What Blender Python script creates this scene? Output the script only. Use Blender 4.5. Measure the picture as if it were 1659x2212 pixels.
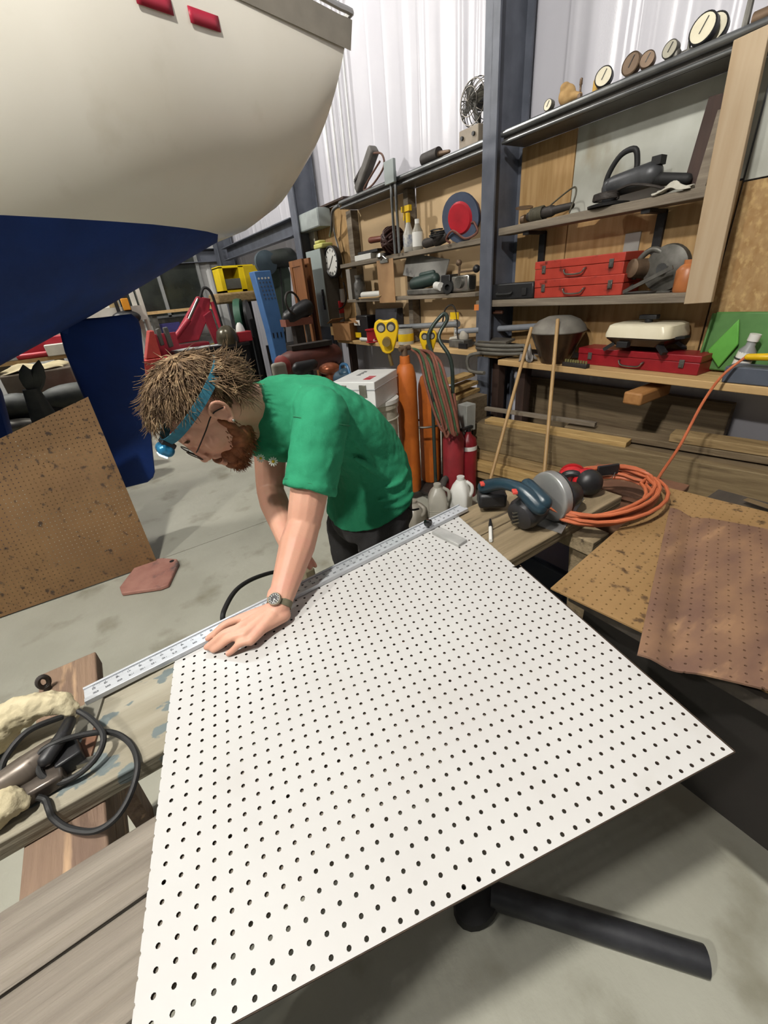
import bpy, bmesh, math, random
from mathutils import Vector, Matrix, Euler
import numpy as np
random.seed(7)
for _o in list(bpy.data.objects): bpy.data.objects.remove(_o)
SC = bpy.context.scene
COL = SC.collection
# ------------------------------------------------------------------ camera
CZ = 1.60
FPX, CXP, CYP = 889.377, 829.5, 1106.0
CM = Matrix(((0.82264, -0.33281, 0.46097), (-0.56223, -0.35552, 0.74666), (-0.08462, -0.87341, -0.47958)))
CAM = Vector((0, 0, CZ))
cd = bpy.data.cameras.new('camera'); cam = bpy.data.objects.new('camera', cd); COL.objects.link(cam)
cd.sensor_fit = 'HORIZONTAL'; cd.sensor_width = 36.0; cd.lens = FPX * 36.0 / 1659.0
cd.clip_start = 0.02; cd.clip_end = 100
_r = Matrix(((CM[0][0], -CM[0][1], -CM[0][2]), (CM[1][0], -CM[1][1], -CM[1][2]), (CM[2][0], -CM[2][1], -CM[2][2])))
cam.matrix_world = Matrix.Translation(CAM) @ _r.to_4x4()
SC.camera = cam
def at(u, v, x=None, y=None, z=None):
    d = CM @ Vector(((u - CXP) / FPX, (v - CYP) / FPX, 1.0))
    if x is not None: s = x / d.x
    elif y is not None: s = y / d.y
    else: s = (z - CZ) / d.z
    return CAM + d * s
# ------------------------------------------------------------------ world, lamps, exposure
w = bpy.data.worlds.new('world'); SC.world = w; w.use_nodes = True
w.node_tree.nodes['Background'].inputs[0].default_value = (1.0, 0.98, 0.95, 1)
w.node_tree.nodes['Background'].inputs[1].default_value = 0.17
vs = SC.view_settings
vs.view_transform = 'Standard'; vs.look = 'None'; vs.gamma = 1.0; vs.use_curve_mapping = False
vs.exposure = -0.22
# ------------------------------------------------------------------ materials
MATS = {}
def lin(h):
    if not isinstance(h, str): return tuple(h)
    h = h.lstrip('#'); o = []
    for i in (0, 2, 4):
        c = int(h[i:i+2], 16) / 255.0
        o.append(c / 12.92 if c <= 0.04045 else ((c + 0.055) / 1.055) ** 2.4)
    return tuple(o)
def mat(name, c1, c2=None, rough=0.6, metal=0.0, scale=8.0, stretch=(1, 1, 1), detail=5.0, lo=0.35, hi=0.65,
        bump=0.0, bscale=80.0, bstretch=None, spec=0.4, c3=None, s3=20.0, lo3=0.6, hi3=0.66, stretch3=None, alpha=None, emit=None, estr=0.0, trans=0.0, coat=0.0, rot=(0, 0, 0), wave=None):
    if name in MATS: return MATS[name]
    m = bpy.data.materials.new(name); m.use_nodes = True; nt = m.node_tree; N = nt.nodes; L = nt.links
    b = N['Principled BSDF']
    b.inputs['Roughness'].default_value = rough; b.inputs['Metallic'].default_value = metal
    b.inputs['Specular IOR Level'].default_value = spec
    if coat: b.inputs['Coat Weight'].default_value = coat
    if trans: b.inputs['Transmission Weight'].default_value = trans
    a = lin(c1)
    if emit is not None:
        b.inputs['Emission Color'].default_value = lin(emit) + (1,); b.inputs['Emission Strength'].default_value = estr
    tc = N.new('ShaderNodeTexCoord')
    def noise(sc, st, det):
        mp = N.new('ShaderNodeMapping'); mp.inputs['Scale'].default_value = st; mp.inputs['Rotation'].default_value = rot
        L.new(tc.outputs['Object'], mp.inputs['Vector'])
        n = N.new('ShaderNodeTexNoise'); n.inputs['Scale'].default_value = sc; n.inputs['Detail'].default_value = det
        L.new(mp.outputs[0], n.inputs['Vector']); return n
    if c2 is None:
        c2 = tuple(min(1, x * 0.82) for x in a)
    bcol = lin(c2)
    if wave:
        mp = N.new('ShaderNodeMapping'); mp.inputs['Scale'].default_value = stretch; mp.inputs['Rotation'].default_value = rot
        L.new(tc.outputs['Object'], mp.inputs['Vector'])
        n = N.new('ShaderNodeTexWave'); n.bands_direction = wave; n.inputs['Scale'].default_value = scale
        n.inputs['Distortion'].default_value = detail; n.inputs['Detail'].default_value = 3; n.inputs['Detail Scale'].default_value = 1.2
        L.new(mp.outputs[0], n.inputs['Vector'])
    else:
        n = noise(scale, stretch, detail)
    r = N.new('ShaderNodeValToRGB'); e = r.color_ramp.elements
    e[0].position = lo; e[0].color = a + (1,); e[1].position = hi; e[1].color = bcol + (1,)
    L.new(n.outputs['Fac'], r.inputs['Fac']); col = r.outputs['Color']
    if c3 is not None:
        n3 = noise(s3, stretch3 or stretch, 6.0)
        r3 = N.new('ShaderNodeValToRGB'); e3 = r3.color_ramp.elements
        e3[0].position = lo3; e3[0].color = (0, 0, 0, 1); e3[1].position = hi3; e3[1].color = (1, 1, 1, 1)
        L.new(n3.outputs['Fac'], r3.inputs['Fac'])
        mx = N.new('ShaderNodeMix'); mx.data_type = 'RGBA'
        L.new(r3.outputs['Color'], mx.inputs[0]); L.new(col, mx.inputs[6]); mx.inputs[7].default_value = lin(c3) + (1,)
        col = mx.outputs[2]
    L.new(col, b.inputs['Base Color'])
    if bump:
        nb = noise(bscale, bstretch or stretch, 4.0)
        bp = N.new('ShaderNodeBump'); bp.inputs['Strength'].default_value = bump; bp.inputs['Distance'].default_value = 0.01
        L.new(nb.outputs['Fac'], bp.inputs['Height']); L.new(bp.outputs['Normal'], b.inputs['Normal'])
    if alpha is not None: b.inputs['Alpha'].default_value = alpha
    MATS[name] = m; return m
# ------------------------------------------------------------------ mesh builder
class MB:
    def __init__(s, m=None): s.v = []; s.f = []; s.m = m or Matrix.Identity(4)
    def add(s, vs, fs):
        o = len(s.v); s.v += [s.m @ Vector(p) for p in vs]; s.f += [tuple(i + o for i in f) for f in fs]; return s
    def box(s, c, d, r=None, top=None):
        x, y, z = d[0] / 2, d[1] / 2, d[2] / 2; t = top or (1, 1)
        p = [Vector((sx * x * (t[0] if sz > 0 else 1), sy * y * (t[1] if sz > 0 else 1), sz * z)) for sz in (-1, 1) for sy in (-1, 1) for sx in (-1, 1)]
        if r: R = Euler(r).to_matrix(); p = [R @ q for q in p]
        c = Vector(c)
        return s.add([q + c for q in p], [(0, 2, 3, 1), (4, 5, 7, 6), (0, 1, 5, 4), (2, 6, 7, 3), (0, 4, 6, 2), (1, 3, 7, 5)])
    def bar(s, p0, p1, w, h, up=(0, 0, 1)):
        p0, p1 = Vector(p0), Vector(p1); d = (p1 - p0).normalized(); up = Vector(up)
        a = d.cross(up)
        if a.length < 1e-4: a = d.cross(Vector((1, 0, 0)))
        a.normalize(); b = a.cross(d).normalized(); vs = []
        for p in (p0, p1):
            for sa, sb in ((-1, -1), (1, -1), (1, 1), (-1, 1)): vs.append(p + a * sa * w / 2 + b * sb * h / 2)
        return s.add(vs, [(0, 1, 2, 3), (7, 6, 5, 4), (0, 4, 5, 1), (1, 5, 6, 2), (2, 6, 7, 3), (3, 7, 4, 0)])
    def tube(s, pts, r, n=8, closed=False, flat=None):
        pts = [Vector(p) for p in pts]; k = len(pts); rs = r if isinstance(r, (list, tuple)) else [r] * k
        prev = None; vs = []
        for i, p in enumerate(pts):
            if closed: t = pts[(i + 1) % k] - pts[i - 1]
            else: t = pts[min(i + 1, k - 1)] - pts[max(i - 1, 0)]
            if t.length < 1e-9: t = Vector((0, 0, 1))
            t.normalize()
            if prev is None:
                a = t.orthogonal().normalized()
                if flat: 
                    a = Vector(flat) - t * t.dot(Vector(flat)); a.normalize()
            else:
                a = prev - t * prev.dot(t)
                a = a.normalized() if a.length > 1e-6 else t.orthogonal().normalized()
            prev = a; b = t.cross(a)
            for j in range(n):
                g = 2 * math.pi * j / n; vs.append(p + (a * math.cos(g) + b * math.sin(g)) * rs[i])
        fs = []
        for i in range(k if closed else k - 1):
            i2 = (i + 1) % k
            for j in range(n):
                fs.append((i * n + j, i * n + (j + 1) % n, i2 * n + (j + 1) % n, i2 * n + j))
        if not closed:
            fs.append(tuple(range(n - 1, -1, -1))); fs.append(tuple((k - 1) * n + j for j in range(n)))
        return s.add(vs, fs)
    def cyl(s, p0, p1, r, r2=None, n=16): return s.tube([p0, p1], [r, r if r2 is None else r2], n)
    def cap(s, p0, p1, r0, r1, n=14):          # tapered capsule
        p0, p1 = Vector(p0), Vector(p1); d = (p1 - p0); L = d.length; d = d.normalized() if L > 1e-6 else Vector((0, 0, 1))
        P = []; R = []
        for g in (-88, -60, -30): P.append(p0 + d * r0 * math.sin(math.radians(g))); R.append(r0 * math.cos(math.radians(g)))
        P.append(p0); R.append(r0); P.append(p1); R.append(r1)
        for g in (30, 60, 88): P.append(p1 + d * r1 * math.sin(math.radians(g))); R.append(r1 * math.cos(math.radians(g)))
        return s.tube(P, R, n)
    def chain(s, pts, rs, n=14):
        for i in range(len(pts) - 1): s.cap(pts[i], pts[i + 1], rs[i], rs[i + 1], n)
        return s
    def lathe(s, prof, c=(0, 0, 0), n=24, axis=(0, 0, 1), sx=1.0, sy=1.0):
        ax = Vector(axis).normalized(); q = Vector((0, 0, 1)).rotation_difference(ax).to_matrix(); c = Vector(c); vs = []; fs = []
        for (r, z) in prof:
            for j in range(n):
                g = 2 * math.pi * j / n; vs.append(c + q @ Vector((r * math.cos(g) * sx, r * math.sin(g) * sy, z)))
        k = len(prof)
        for i in range(k - 1):
            for j in range(n): fs.append((i * n + j, i * n + (j + 1) % n, (i + 1) * n + (j + 1) % n, (i + 1) * n + j))
        fs.append(tuple(range(n - 1, -1, -1))); fs.append(tuple((k - 1) * n + j for j in range(n)))
        return s.add(vs, fs)
    def ell(s, c, r, rot=None, n=16, k=10):
        if not hasattr(r, '__len__'): r = (r, r, r)
        R = rot.to_3x3() if isinstance(rot, Matrix) else (Euler(rot).to_matrix() if rot else Matrix.Identity(3)); c = Vector(c); vs = []; fs = []
        vs.append(c + R @ Vector((0, 0, -r[2])))
        for i in range(1, k):
            a = -math.pi / 2 + math.pi * i / k
            for j in range(n):
                g = 2 * math.pi * j / n
                vs.append(c + R @ Vector((r[0] * math.cos(a) * math.cos(g), r[1] * math.cos(a) * math.sin(g), r[2] * math.sin(a))))
        vs.append(c + R @ Vector((0, 0, r[2])))
        for j in range(n): fs.append((0, 1 + (j + 1) % n, 1 + j))
        for i in range(k - 2):
            for j in range(n): fs.append((1 + i * n + j, 1 + i * n + (j + 1) % n, 1 + (i + 1) * n + (j + 1) % n, 1 + (i + 1) * n + j))
        t = len(vs) - 1; o = 1 + (k - 2) * n
        for j in range(n): fs.append((t, o + j, o + (j + 1) % n))
        return s.add(vs, fs)
    def torus(s, c, R, r, axis=(0, 0, 1), n=28, k=8, sx=1.0, sy=1.0, a0=0, a1=360):
        q = Vector((0, 0, 1)).rotation_difference(Vector(axis).normalized()).to_matrix(); c = Vector(c)
        full = abs(a1 - a0) >= 360; m = n if full else n + 1
        pts = [c + q @ Vector((R * sx * math.cos(math.radians(a0 + (a1 - a0) * i / n)), R * sy * math.sin(math.radians(a0 + (a1 - a0) * i / n)), 0)) for i in range(m)]
        return s.tube(pts, r, k, closed=full)
    def prism(s, poly, y0, y1, plane='xz'):
        k = len(poly)
        def P(a, b, h): return {'xz': (a, h, b), 'xy': (a, b, h), 'yz': (h, a, b)}[plane]
        vs = [P(a, b, y0) for a, b in poly] + [P(a, b, y1) for a, b in poly]
        fs = [tuple(range(k)), tuple(range(2 * k - 1, k - 1, -1))] + [(i, i + k, (i + 1) % k + k, (i + 1) % k) for i in range(k)]
        return s.add(vs, fs)
    def loft(s, rings, caps=True):
        n = len(rings[0]); vs = [p for r in rings for p in r]; fs = []
        for i in range(len(rings) - 1):
            for j in range(n): fs.append((i * n + j, i * n + (j + 1) % n, (i + 1) * n + (j + 1) % n, (i + 1) * n + j))
        if caps: fs.append(tuple(range(n - 1, -1, -1))); fs.append(tuple((len(rings) - 1) * n + j for j in range(n)))
        return s.add(vs, fs)
    def sheet(s, fn, nu, nv):
        vs = [fn(i / nu, j / nv) for i in range(nu + 1) for j in range(nv + 1)]; w_ = nv + 1
        return s.add(vs, [(i * w_ + j, (i + 1) * w_ + j, (i + 1) * w_ + j + 1, i * w_ + j + 1) for i in range(nu) for j in range(nv)])
ORG = {}
def fixn(me):
    bm = bmesh.new(); bm.from_mesh(me); bmesh.ops.recalc_face_normals(bm, faces=bm.faces); bm.to_mesh(me); bm.free()
def obj(name, mb, m, parent=None, bev=0.0, smooth=True, org=None, ang=40, solid=0.0, fix=True, seg=2):
    if parent is not None: o0 = ORG[parent.name]
    elif org is not None: o0 = Vector(org)
    else:
        a = np.array([tuple(p) for p in mb.v]); lo = a.min(0); hi = a.max(0); o0 = Vector(((lo[0] + hi[0]) / 2, (lo[1] + hi[1]) / 2, lo[2]))
    me = bpy.data.meshes.new(name); me.from_pydata([tuple(p - o0) for p in mb.v], [], mb.f); me.validate()
    if fix: fixn(me)
    if smooth:
        me.polygons.foreach_set('use_smooth', [True] * len(me.polygons)); me.set_sharp_from_angle(angle=math.radians(ang))
    if m: me.materials.append(m)
    ob = bpy.data.objects.new(name, me); COL.objects.link(ob)
    if parent is not None: ob.parent = parent; ORG[ob.name] = o0
    else: ob.location = o0; ORG[ob.name] = o0.copy()
    if solid:
        k = ob.modifiers.new('thick', 'SOLIDIFY'); k.thickness = solid; k.offset = -1
    if bev:
        k = ob.modifiers.new('bevel', 'BEVEL'); k.width = bev; k.segments = seg; k.limit_method = 'ANGLE'; k.angle_limit = math.radians(35)
    return ob
def tag(o, label, cat, group=None, kind=None):
    o['label'] = label; o['category'] = cat
    if group: o['group'] = group
    if kind: o['kind'] = kind
    return o
def thing(name, label, cat, loc, group=None):
    o = bpy.data.objects.new(name, None); COL.objects.link(o); o.location = Vector(loc); o.empty_display_size = 0.05
    ORG[o.name] = Vector(loc).copy(); return tag(o, label, cat, group)
def single(name, mb, m, label, cat, group=None, **k): return tag(obj(name, mb, m, **k), label, cat, group)
def struct(name, mb, m, parent=None, **k):
    o = obj(name, mb, m, parent, **k)
    if parent is None: o['kind'] = 'structure'
    return o
def dup(root, loc, label, rotz=0.0, group=None):
    r = root.copy(); COL.objects.link(r); r.location = Vector(loc); r.rotation_euler.z = rotz; r['label'] = label
    if group: r['group'] = group
    for ch in list(root.children):
        c = ch.copy(); COL.objects.link(c); c.parent = r
        for g in ch.children:
            d = g.copy(); COL.objects.link(d); d.parent = c
    return r
def WF(p, rz=0.0):          # frame of a thing at the right wall: x to the right, y into the wall, z up
    return Matrix.Translation(Vector(p)) @ Matrix.Rotation(rz - math.pi / 2, 4, 'Z')
def FR(p, rz=0.0, rx=0.0, ry=0.0): return Matrix.Translation(Vector(p)) @ Euler((rx, ry, rz)).to_matrix().to_4x4()
def smoothpts(pts, sub=6, closed=False):
    P = [Vector(p) for p in pts]; n = len(P); out = []
    rng = range(n) if closed else range(n - 1)
    for i in rng:
        p0 = P[i - 1] if (closed or i > 0) else P[0]; p1 = P[i]; p2 = P[(i + 1) % n]; p3 = P[(i + 2) % n] if (closed or i + 2 < n) else P[-1]
        for k in range(sub):
            t = k / sub
            out.append(0.5 * ((2 * p1) + (p2 - p0) * t + (2 * p0 - 5 * p1 + 4 * p2 - p3) * t * t + (3 * p1 - p0 - 3 * p2 + p3) * t ** 3))
    if not closed: out.append(P[-1])
    return out
# ------------------------------------------------------------------ lamps of the workshop (hung out of frame) and one added fill lamp
def lamp(loc, power, label, col=(1.0, 0.965, 0.91), rad=0.11):
    t = thing('pendant_light', label, 'light', loc, 'pendant lights under the roof')
    x, y, z = loc
    b = MB(); b.lathe([(0.02, 0.34), (0.08, 0.33), (0.10, 0.22), (0.30, 0.13), (0.31, 0.12), (0.29, 0.125), (0.09, 0.20), (0.02, 0.22)], loc, n=24); obj('shade', b, mat('lamp_white', '#d8d8d4', rough=0.5), t)
    b = MB(); b.cyl((x, y, z + 0.34), (x, y, 7.0), 0.006, n=6); obj('hanger', b, mat('wire_dark', '#444444'), t)
    l = bpy.data.lights.new('lamp_bulb', 'POINT'); l.energy = power; l.color = col; l.shadow_soft_size = rad
    o = bpy.data.objects.new('lamp_bulb', l); COL.objects.link(o); o.parent = t; o.location = (0, 0, 0)
    return t
lamp((-1.0, 0.35, 4.5), 760, 'white pendant light hung high above the near end of the shop')
lamp((-3.4, 0.5, 4.7), 560, 'white pendant light hung high left of the camera')  # added lamp, out of view, brightens the upright surfaces
lamp((1.2, 5.0, 5.4), 280, 'white pendant light hung high near the electrical panels')
lamp((-1.4, 7.0, 4.8), 800, 'white pendant light hung high beyond the boat')
# ------------------------------------------------------------------ floor
conc = mat('concrete', '#989789', '#a8a799', rough=0.55, scale=2.2, detail=9, lo=0.3, hi=0.7, c3='#6f6b58', s3=3.3, lo3=0.56, hi3=0.78, bump=0.25, bscale=25, spec=0.35)
b = MB(); J = 3.03
for (y0, y1) in ((-4.0, J - 0.004), (J + 0.004, 11.0)): b.add([(-9, y0, 0), (9, y0, 0), (9, y1, 0), (-9, y1, 0)], [(0, 1, 2, 3)])
b.add([(-9, J - 0.004, 0), (9, J - 0.004, 0), (9, J - 0.004, -0.03), (-9, J - 0.004, -0.03)], [(0, 1, 2, 3)])
b.add([(-9, J + 0.004, 0), (9, J + 0.004, 0), (9, J + 0.004, -0.03), (-9, J + 0.004, -0.03)], [(0, 1, 2, 3)])
b.add([(-9, J - 0.004, -0.03), (9, J - 0.004, -0.03), (9, J + 0.004, -0.03), (-9, J + 0.004, -0.03)], [(0, 1, 2, 3)])
o = struct('floor', b, conc, fix=False, smooth=False, org=(0, 0, 0))
# ------------------------------------------------------------------ walls
XW, YBK = 3.18, 10.3
liner = mat('vinyl_liner', '#bcbbc1', '#b4b3ba', rough=0.30, scale=1.5, spec=0.5, bump=0.05, bscale=120)
rr = random.Random(5)
ridg = [(rr.uniform(-2, 10.3), rr.choice((0.01, 0.016, 0.03, 0.05)), rr.uniform(0.002, 0.008), rr.uniform(0, 6)) for _ in range(120)]
def lin_x(y, z):
    d = 0.0
    for (yy, wd, am, ph) in ridg:
        q = (y - yy - 0.012 * math.sin(z * 0.9 + ph)) / wd
        if abs(q) < 3: d += am * math.exp(-q * q)
    return XW - d
ny = 1500
ys = [-2.2 + 12.5 * i / ny for i in range(ny + 1)]; zs = [0, 1.2, 2.0, 2.4, 2.8, 3.3, 3.9, 4.8, 6.5]
b = MB(); vs = [(lin_x(y, z), y, z) for y in ys for z in zs]; k = len(zs)
b.add(vs, [(i * k + j, i * k + j + 1, (i + 1) * k + j + 1, (i + 1) * k + j) for i in range(ny) for j in range(k - 1)])
struct('wall_right', b, liner, ang=180, org=(XW, 0, 0), fix=False)
metalw = mat('metal_siding', '#b9b9b6', '#a5a5a3', rough=0.45, scale=1.0)
b = MB(); n = 240; vs = []
for i in range(n + 1):
    x = -8 + (XW + 8) * i / n; r_ = (i % 6)
    yy = YBK - (0.03 if r_ in (0, 1) else 0.0)
    vs += [(x, yy, 0), (x, yy, 6.5)]
b.add(vs, [(2 * i, 2 * i + 2, 2 * i + 3, 2 * i + 1) for i in range(n)])
struct('wall_back', b, metalw, smooth=False, fix=False, org=(-2, YBK, 0))
# window of the back wall
p = at(292, 690, y=YBK - 0.06); q = at(422, 585, y=YBK - 0.06)
wz0, wz1, wx0, wx1 = p.z - 0.02, q.z + 0.35, p.x - 0.2, q.x + 0.05
b = MB(); b.box(((wx0 + wx1) / 2, YBK - 0.055, (wz0 + wz1) / 2), (wx1 - wx0, 0.02, wz1 - wz0))
win = struct('window_1', b, mat('dark_glass', '#1d211f', '#2b2f2a', rough=0.15, scale=3, spec=0.6))
b = MB(); fm = mat('frame_grey', '#7b7d7c', rough=0.5)
for xx in (wx0, wx0 + (wx1 - wx0) * 0.52, wx1): b.box((xx, YBK - 0.09, (wz0 + wz1) / 2), (0.06, 0.06, wz1 - wz0))
for zz in (wz0, wz1): b.box(((wx0 + wx1) / 2, YBK - 0.09, zz), (wx1 - wx0 + 0.06, 0.06, 0.06))
obj('window_frame', b, fm, win)
# steel girts high on the back and right wall, far end
steel = mat('steel_primer', '#575b65', '#484c55', rough=0.5, scale=6, spec=0.4)
def cbeam(name, p0, p1, h, d, label):
    b = MB(); p0 = Vector(p0); p1 = Vector(p1)
    b.bar(p0, p1, 0.012, h); 
    dirv = (p1 - p0).normalized(); sd = dirv.cross(Vector((0, 0, 1)))
    for s_ in (-1, 1):
        b.bar(p0 + Vector((0, 0, s_ * h / 2)) + sd * d / 2, p1 + Vector((0, 0, s_ * h / 2)) + sd * d / 2, d, 0.012)
    return single(name, b, steel, label, 'girt')
cbeam('steel_girt', (XW - 0.20, 9.85, 2.42), (XW - 0.20, 6.35, 2.42), 0.2, 0.12, 'dark grey steel girt on the far part of the right wall')
cbeam('steel_girt', (-7.5, YBK - 0.045, 2.45), (XW - 0.1, YBK - 0.045, 2.45), 0.22, 0.14, 'dark grey steel girt across the back wall above the window')
# columns
def column(y0, y1, xf, label, z1=6.5):
    t = thing('steel_column', label, 'column', (xf, (y0 + y1) / 2, 0), 'steel columns along the right wall')
    b = MB(); b.box((xf + 0.008, (y0 + y1) / 2, z1 / 2), (0.016, y1 - y0, z1)); obj('front_flange', b, steel, t)
    b = MB(); b.box(((xf + XW - 0.06) / 2, (y0 + y1) / 2, z1 / 2), (XW - xf - 0.06, 0.012, z1)); obj('web', b, steel, t)
    b = MB(); b.box((XW - 0.06, (y0 + y1) / 2, z1 / 2), (0.016, y1 - y0, z1)); obj('rear_flange', b, steel, t)
    return t
column(2.60, 2.725, 2.80, 'dark grey steel column between the shelf bays, nearest the camera')
column(5.98, 6.16, 2.80, 'dark grey steel column behind the electrical boxes')
column(9.9, 10.15, 2.8, 'dark grey steel column at the far corner of the shop')
# ------------------------------------------------------------------ boat
YC = 3.66
def interp(tab, x):
    if x <= tab[0][0]: return tab[0][1]
    for (a, va), (c, vc) in zip(tab, tab[1:]):
        if x <= c: 
            t_ = (x - a) / (c - a); return va + (vc - va) * t_
    return tab[-1][1]
ZW = 1.985
TK = [(-4.5, 1.75), (-3.5, 1.2), (-2.5, 1.05), (-1.5, 1.12), (-0.5, 1.36), (0.12, 1.60), (0.72, 1.85), (1.05, ZW), (1.30, 2.06), (1.46, 2.16), (1.53, 2.30)]
TS = [(-4.5, 3.45), (-2, 3.12), (0, 2.98), (1.0, 2.93), (1.8, 2.90)]
TB = [(-4.5, 0.1), (-3.2, 0.95), (-2, 1.32), (-1, 1.42), (-0.2, 1.36), (0.5, 1.20), (1.0, 1.02), (1.4, 0.86), (1.8, 0.70)]
def hb(x, z):
    zk, zt, bs = interp(TK, x), interp(TS, x), interp(TB, x)
    t_ = max(0.0, min(1.0, (z - zk) / (zt - zk))); n_ = 2.45
    return bs * (1 - (1 - t_) ** n_) ** (1 / n_)
def xsh(x, z):     # rake of the stern
    if x < 1.0: return x
    return x + (x - 1.0) / 0.53 * 0.30 * max(0, (z - 2.1)) / 0.8
gel = mat('gelcoat', '#eae6da', '#e3ded0', rough=0.32, scale=1.2, spec=0.5, c3='#d8d2c2', s3=5, lo3=0.62, hi3=0.9, coat=0.2)
blue = mat('antifouling_blue', '#042f75', '#042a68', rough=0.75, scale=5, bump=0.05)
boat = thing('sailboat', 'white sailboat with blue underside standing on the shop floor', 'boat', (-1.0, YC, 0))
stx = [-4.5, -4, -3.5, -3, -2.5, -2, -1.5, -1.1, -0.8, -0.5, -0.3, -0.1, 0.1, 0.3, 0.5, 0.7, 0.85, 0.95, 1.05]
def hullrows(xs, za, zb, nr, end=None):
    b = MB(); rows = []
    for x in xs:
        a0, b0 = za(x), zb(x); side = []
        for i in range(nr + 1):
            z = a0 + (b0 - a0) * (i / nr) ** (1.6 if nr > 6 else 1.4); h = hb(x, z)
            if end: h *= end(x)
            side.append((xsh(x, z), h, z))
        rows.append(side)
    n_ = nr + 1
    for sg in (-1, 1):
        vs = [(x, YC + sg * h, z) for r in rows for (x, h, z) in r]
        b.add(vs, [(i * n_ + j, (i + 1) * n_ + j, (i + 1) * n_ + j + 1, i * n_ + j + 1) for i in range(len(rows) - 1) for j in range(nr)])
    return b, rows
b, _ = hullrows(stx, lambda x: interp(TK, x), lambda x: max(ZW, interp(TK, x)), 10)
obj('bottom', b, blue, boat, ang=80)
stx2 = [s_ for s_ in stx] + [1.12, 1.2, 1.28, 1.35, 1.41, 1.45, 1.485, 1.505, 1.52, 1.53]
b, rows = hullrows(stx2, lambda x: max(ZW, interp(TK, x)), lambda x: interp(TS, x), 16)
obj('topsides', b, gel, boat, ang=80)
last = rows[-1]
b = MB(); vs = [(x, YC - h, z) for (x, h, z) in last] + [(x, YC + h, z) for (x, h, z) in last]; n_ = len(last)
b.add(vs, [(j, j + 1, n_ + j + 1, n_ + j) for j in range(n_ - 1)]); obj('transom', b, gel, boat)
b = MB(); vs = []
for r in rows: x, h, z = r[-1]; vs += [(x, YC - h, z - 0.01), (x, YC + h, z - 0.01)]
b.add(vs, [(2 * i, 2 * i + 2, 2 * i + 3, 2 * i + 1) for i in range(len(rows) - 1)]); obj('deck', b, gel, boat)
# grey band below the rail and the tube of the rail
def edge(dz, out): return [Vector((xsh(x, interp(TS, x)) + (0.0 if x < 1.5 else out), YC - interp(TB, x) - out, interp(TS, x) + dz)) for x in stx2]
b = MB(); e1 = edge(-0.16, 0.004); e2 = edge(0.02, 0.02); k = len(e1)
e1 = [Vector((p.x, YC - hb(x, interp(TS, x) - 0.10) - 0.006, interp(TS, x) - 0.10)) for p, x in zip(e1, stx2)]
b.add(e1 + e2, [(i, i + 1, k + i + 1, k + i) for i in range(k - 1)]); obj('rub_strake', b, mat('strake_grey', '#8a8478', rough=0.5), boat)
b = MB(); b.tube(edge(0.05, 0.02), 0.016, 8); b.tube([edge(0.05, 0.02)[-1], (edge(0, 0)[-1].x + 0.02, YC + 0.68, 2.95)], 0.016, 8)
obj('toe_rail', b, mat('alu', '#b9b9b7', rough=0.3, metal=0.8), boat)
def hullpt(u, v):
    d = (at(u, v, y=1.0) - CAM)
    lo, hi = 2.0, 3.6
    for _ in range(40):
        m_ = (lo + hi) / 2; P = CAM + d * m_
        if P.z > 1.6 and (P.y - (YC - hb(min(P.x, 1.53), P.z))) > 0: hi = m_
        else: lo = m_
    return CAM + d * hi
for (u0, v0, u1, v1) in ((292, -8, 372, 20), (409, 35, 474, 57)):
    b = MB(); pts = [hullpt(u0 + (u1 - u0) * i / 6, v0 + (v1 - v0) * i / 6) for i in range(7)]
    vs = []
    for p in pts: vs += [p + Vector((0, -0.008, 0.030)), p + Vector((0, -0.008, -0.022))]
    b.add(vs, [(2 * i, 2 * i + 1, 2 * i + 3, 2 * i + 2) for i in range(6)])
    obj('stripe', b, mat('stripe_red', '#a3243a', rough=0.4), boat, solid=0.004)
# rudder and keel
def foil(poly, y, th, mtl, name, parent):
    b = MB(); c = Vector((0, 0, 0)); P = [at(u, v, y=y) for u, v in poly]
    for p in P: c += p / len(P)
    rings = []
    for yy, s_ in ((-th, 0.90), (-th * 0.8, 0.96), (-th * 0.45, 1.0), (th * 0.45, 1.0), (th * 0.8, 0.96), (th, 0.90)):
        rings.append([Vector((c.x + (p.x - c.x) * s_, y + yy, c.z + (p.z - c.z) * (s_ * 0.3 + 0.7))) for p in P])
    b.loft(rings); return obj(name, b, mtl, parent, ang=50)
foil([(128, 712), (142, 697), (160, 690), (215, 686), (283, 678), (298, 690), (304, 710), (318, 860), (334, 1018), (330, 1030), (318, 1040), (262, 1054), (250, 1048), (240, 1020), (185, 870), (140, 760)], YC, 0.045, blue, 'rudder', boat)
b = MB(); b.cyl(at(140, 720, y=YC), at(148, 640, y=YC), 0.05, n=12); obj('rudder_stock', b, blue, boat)
foil([(-260, 700), (-10, 820), (4, 850), (22, 920), (40, 990), (48, 1060), (-180, 1130)], YC, 0.09, blue, 'keel', boat)
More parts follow.
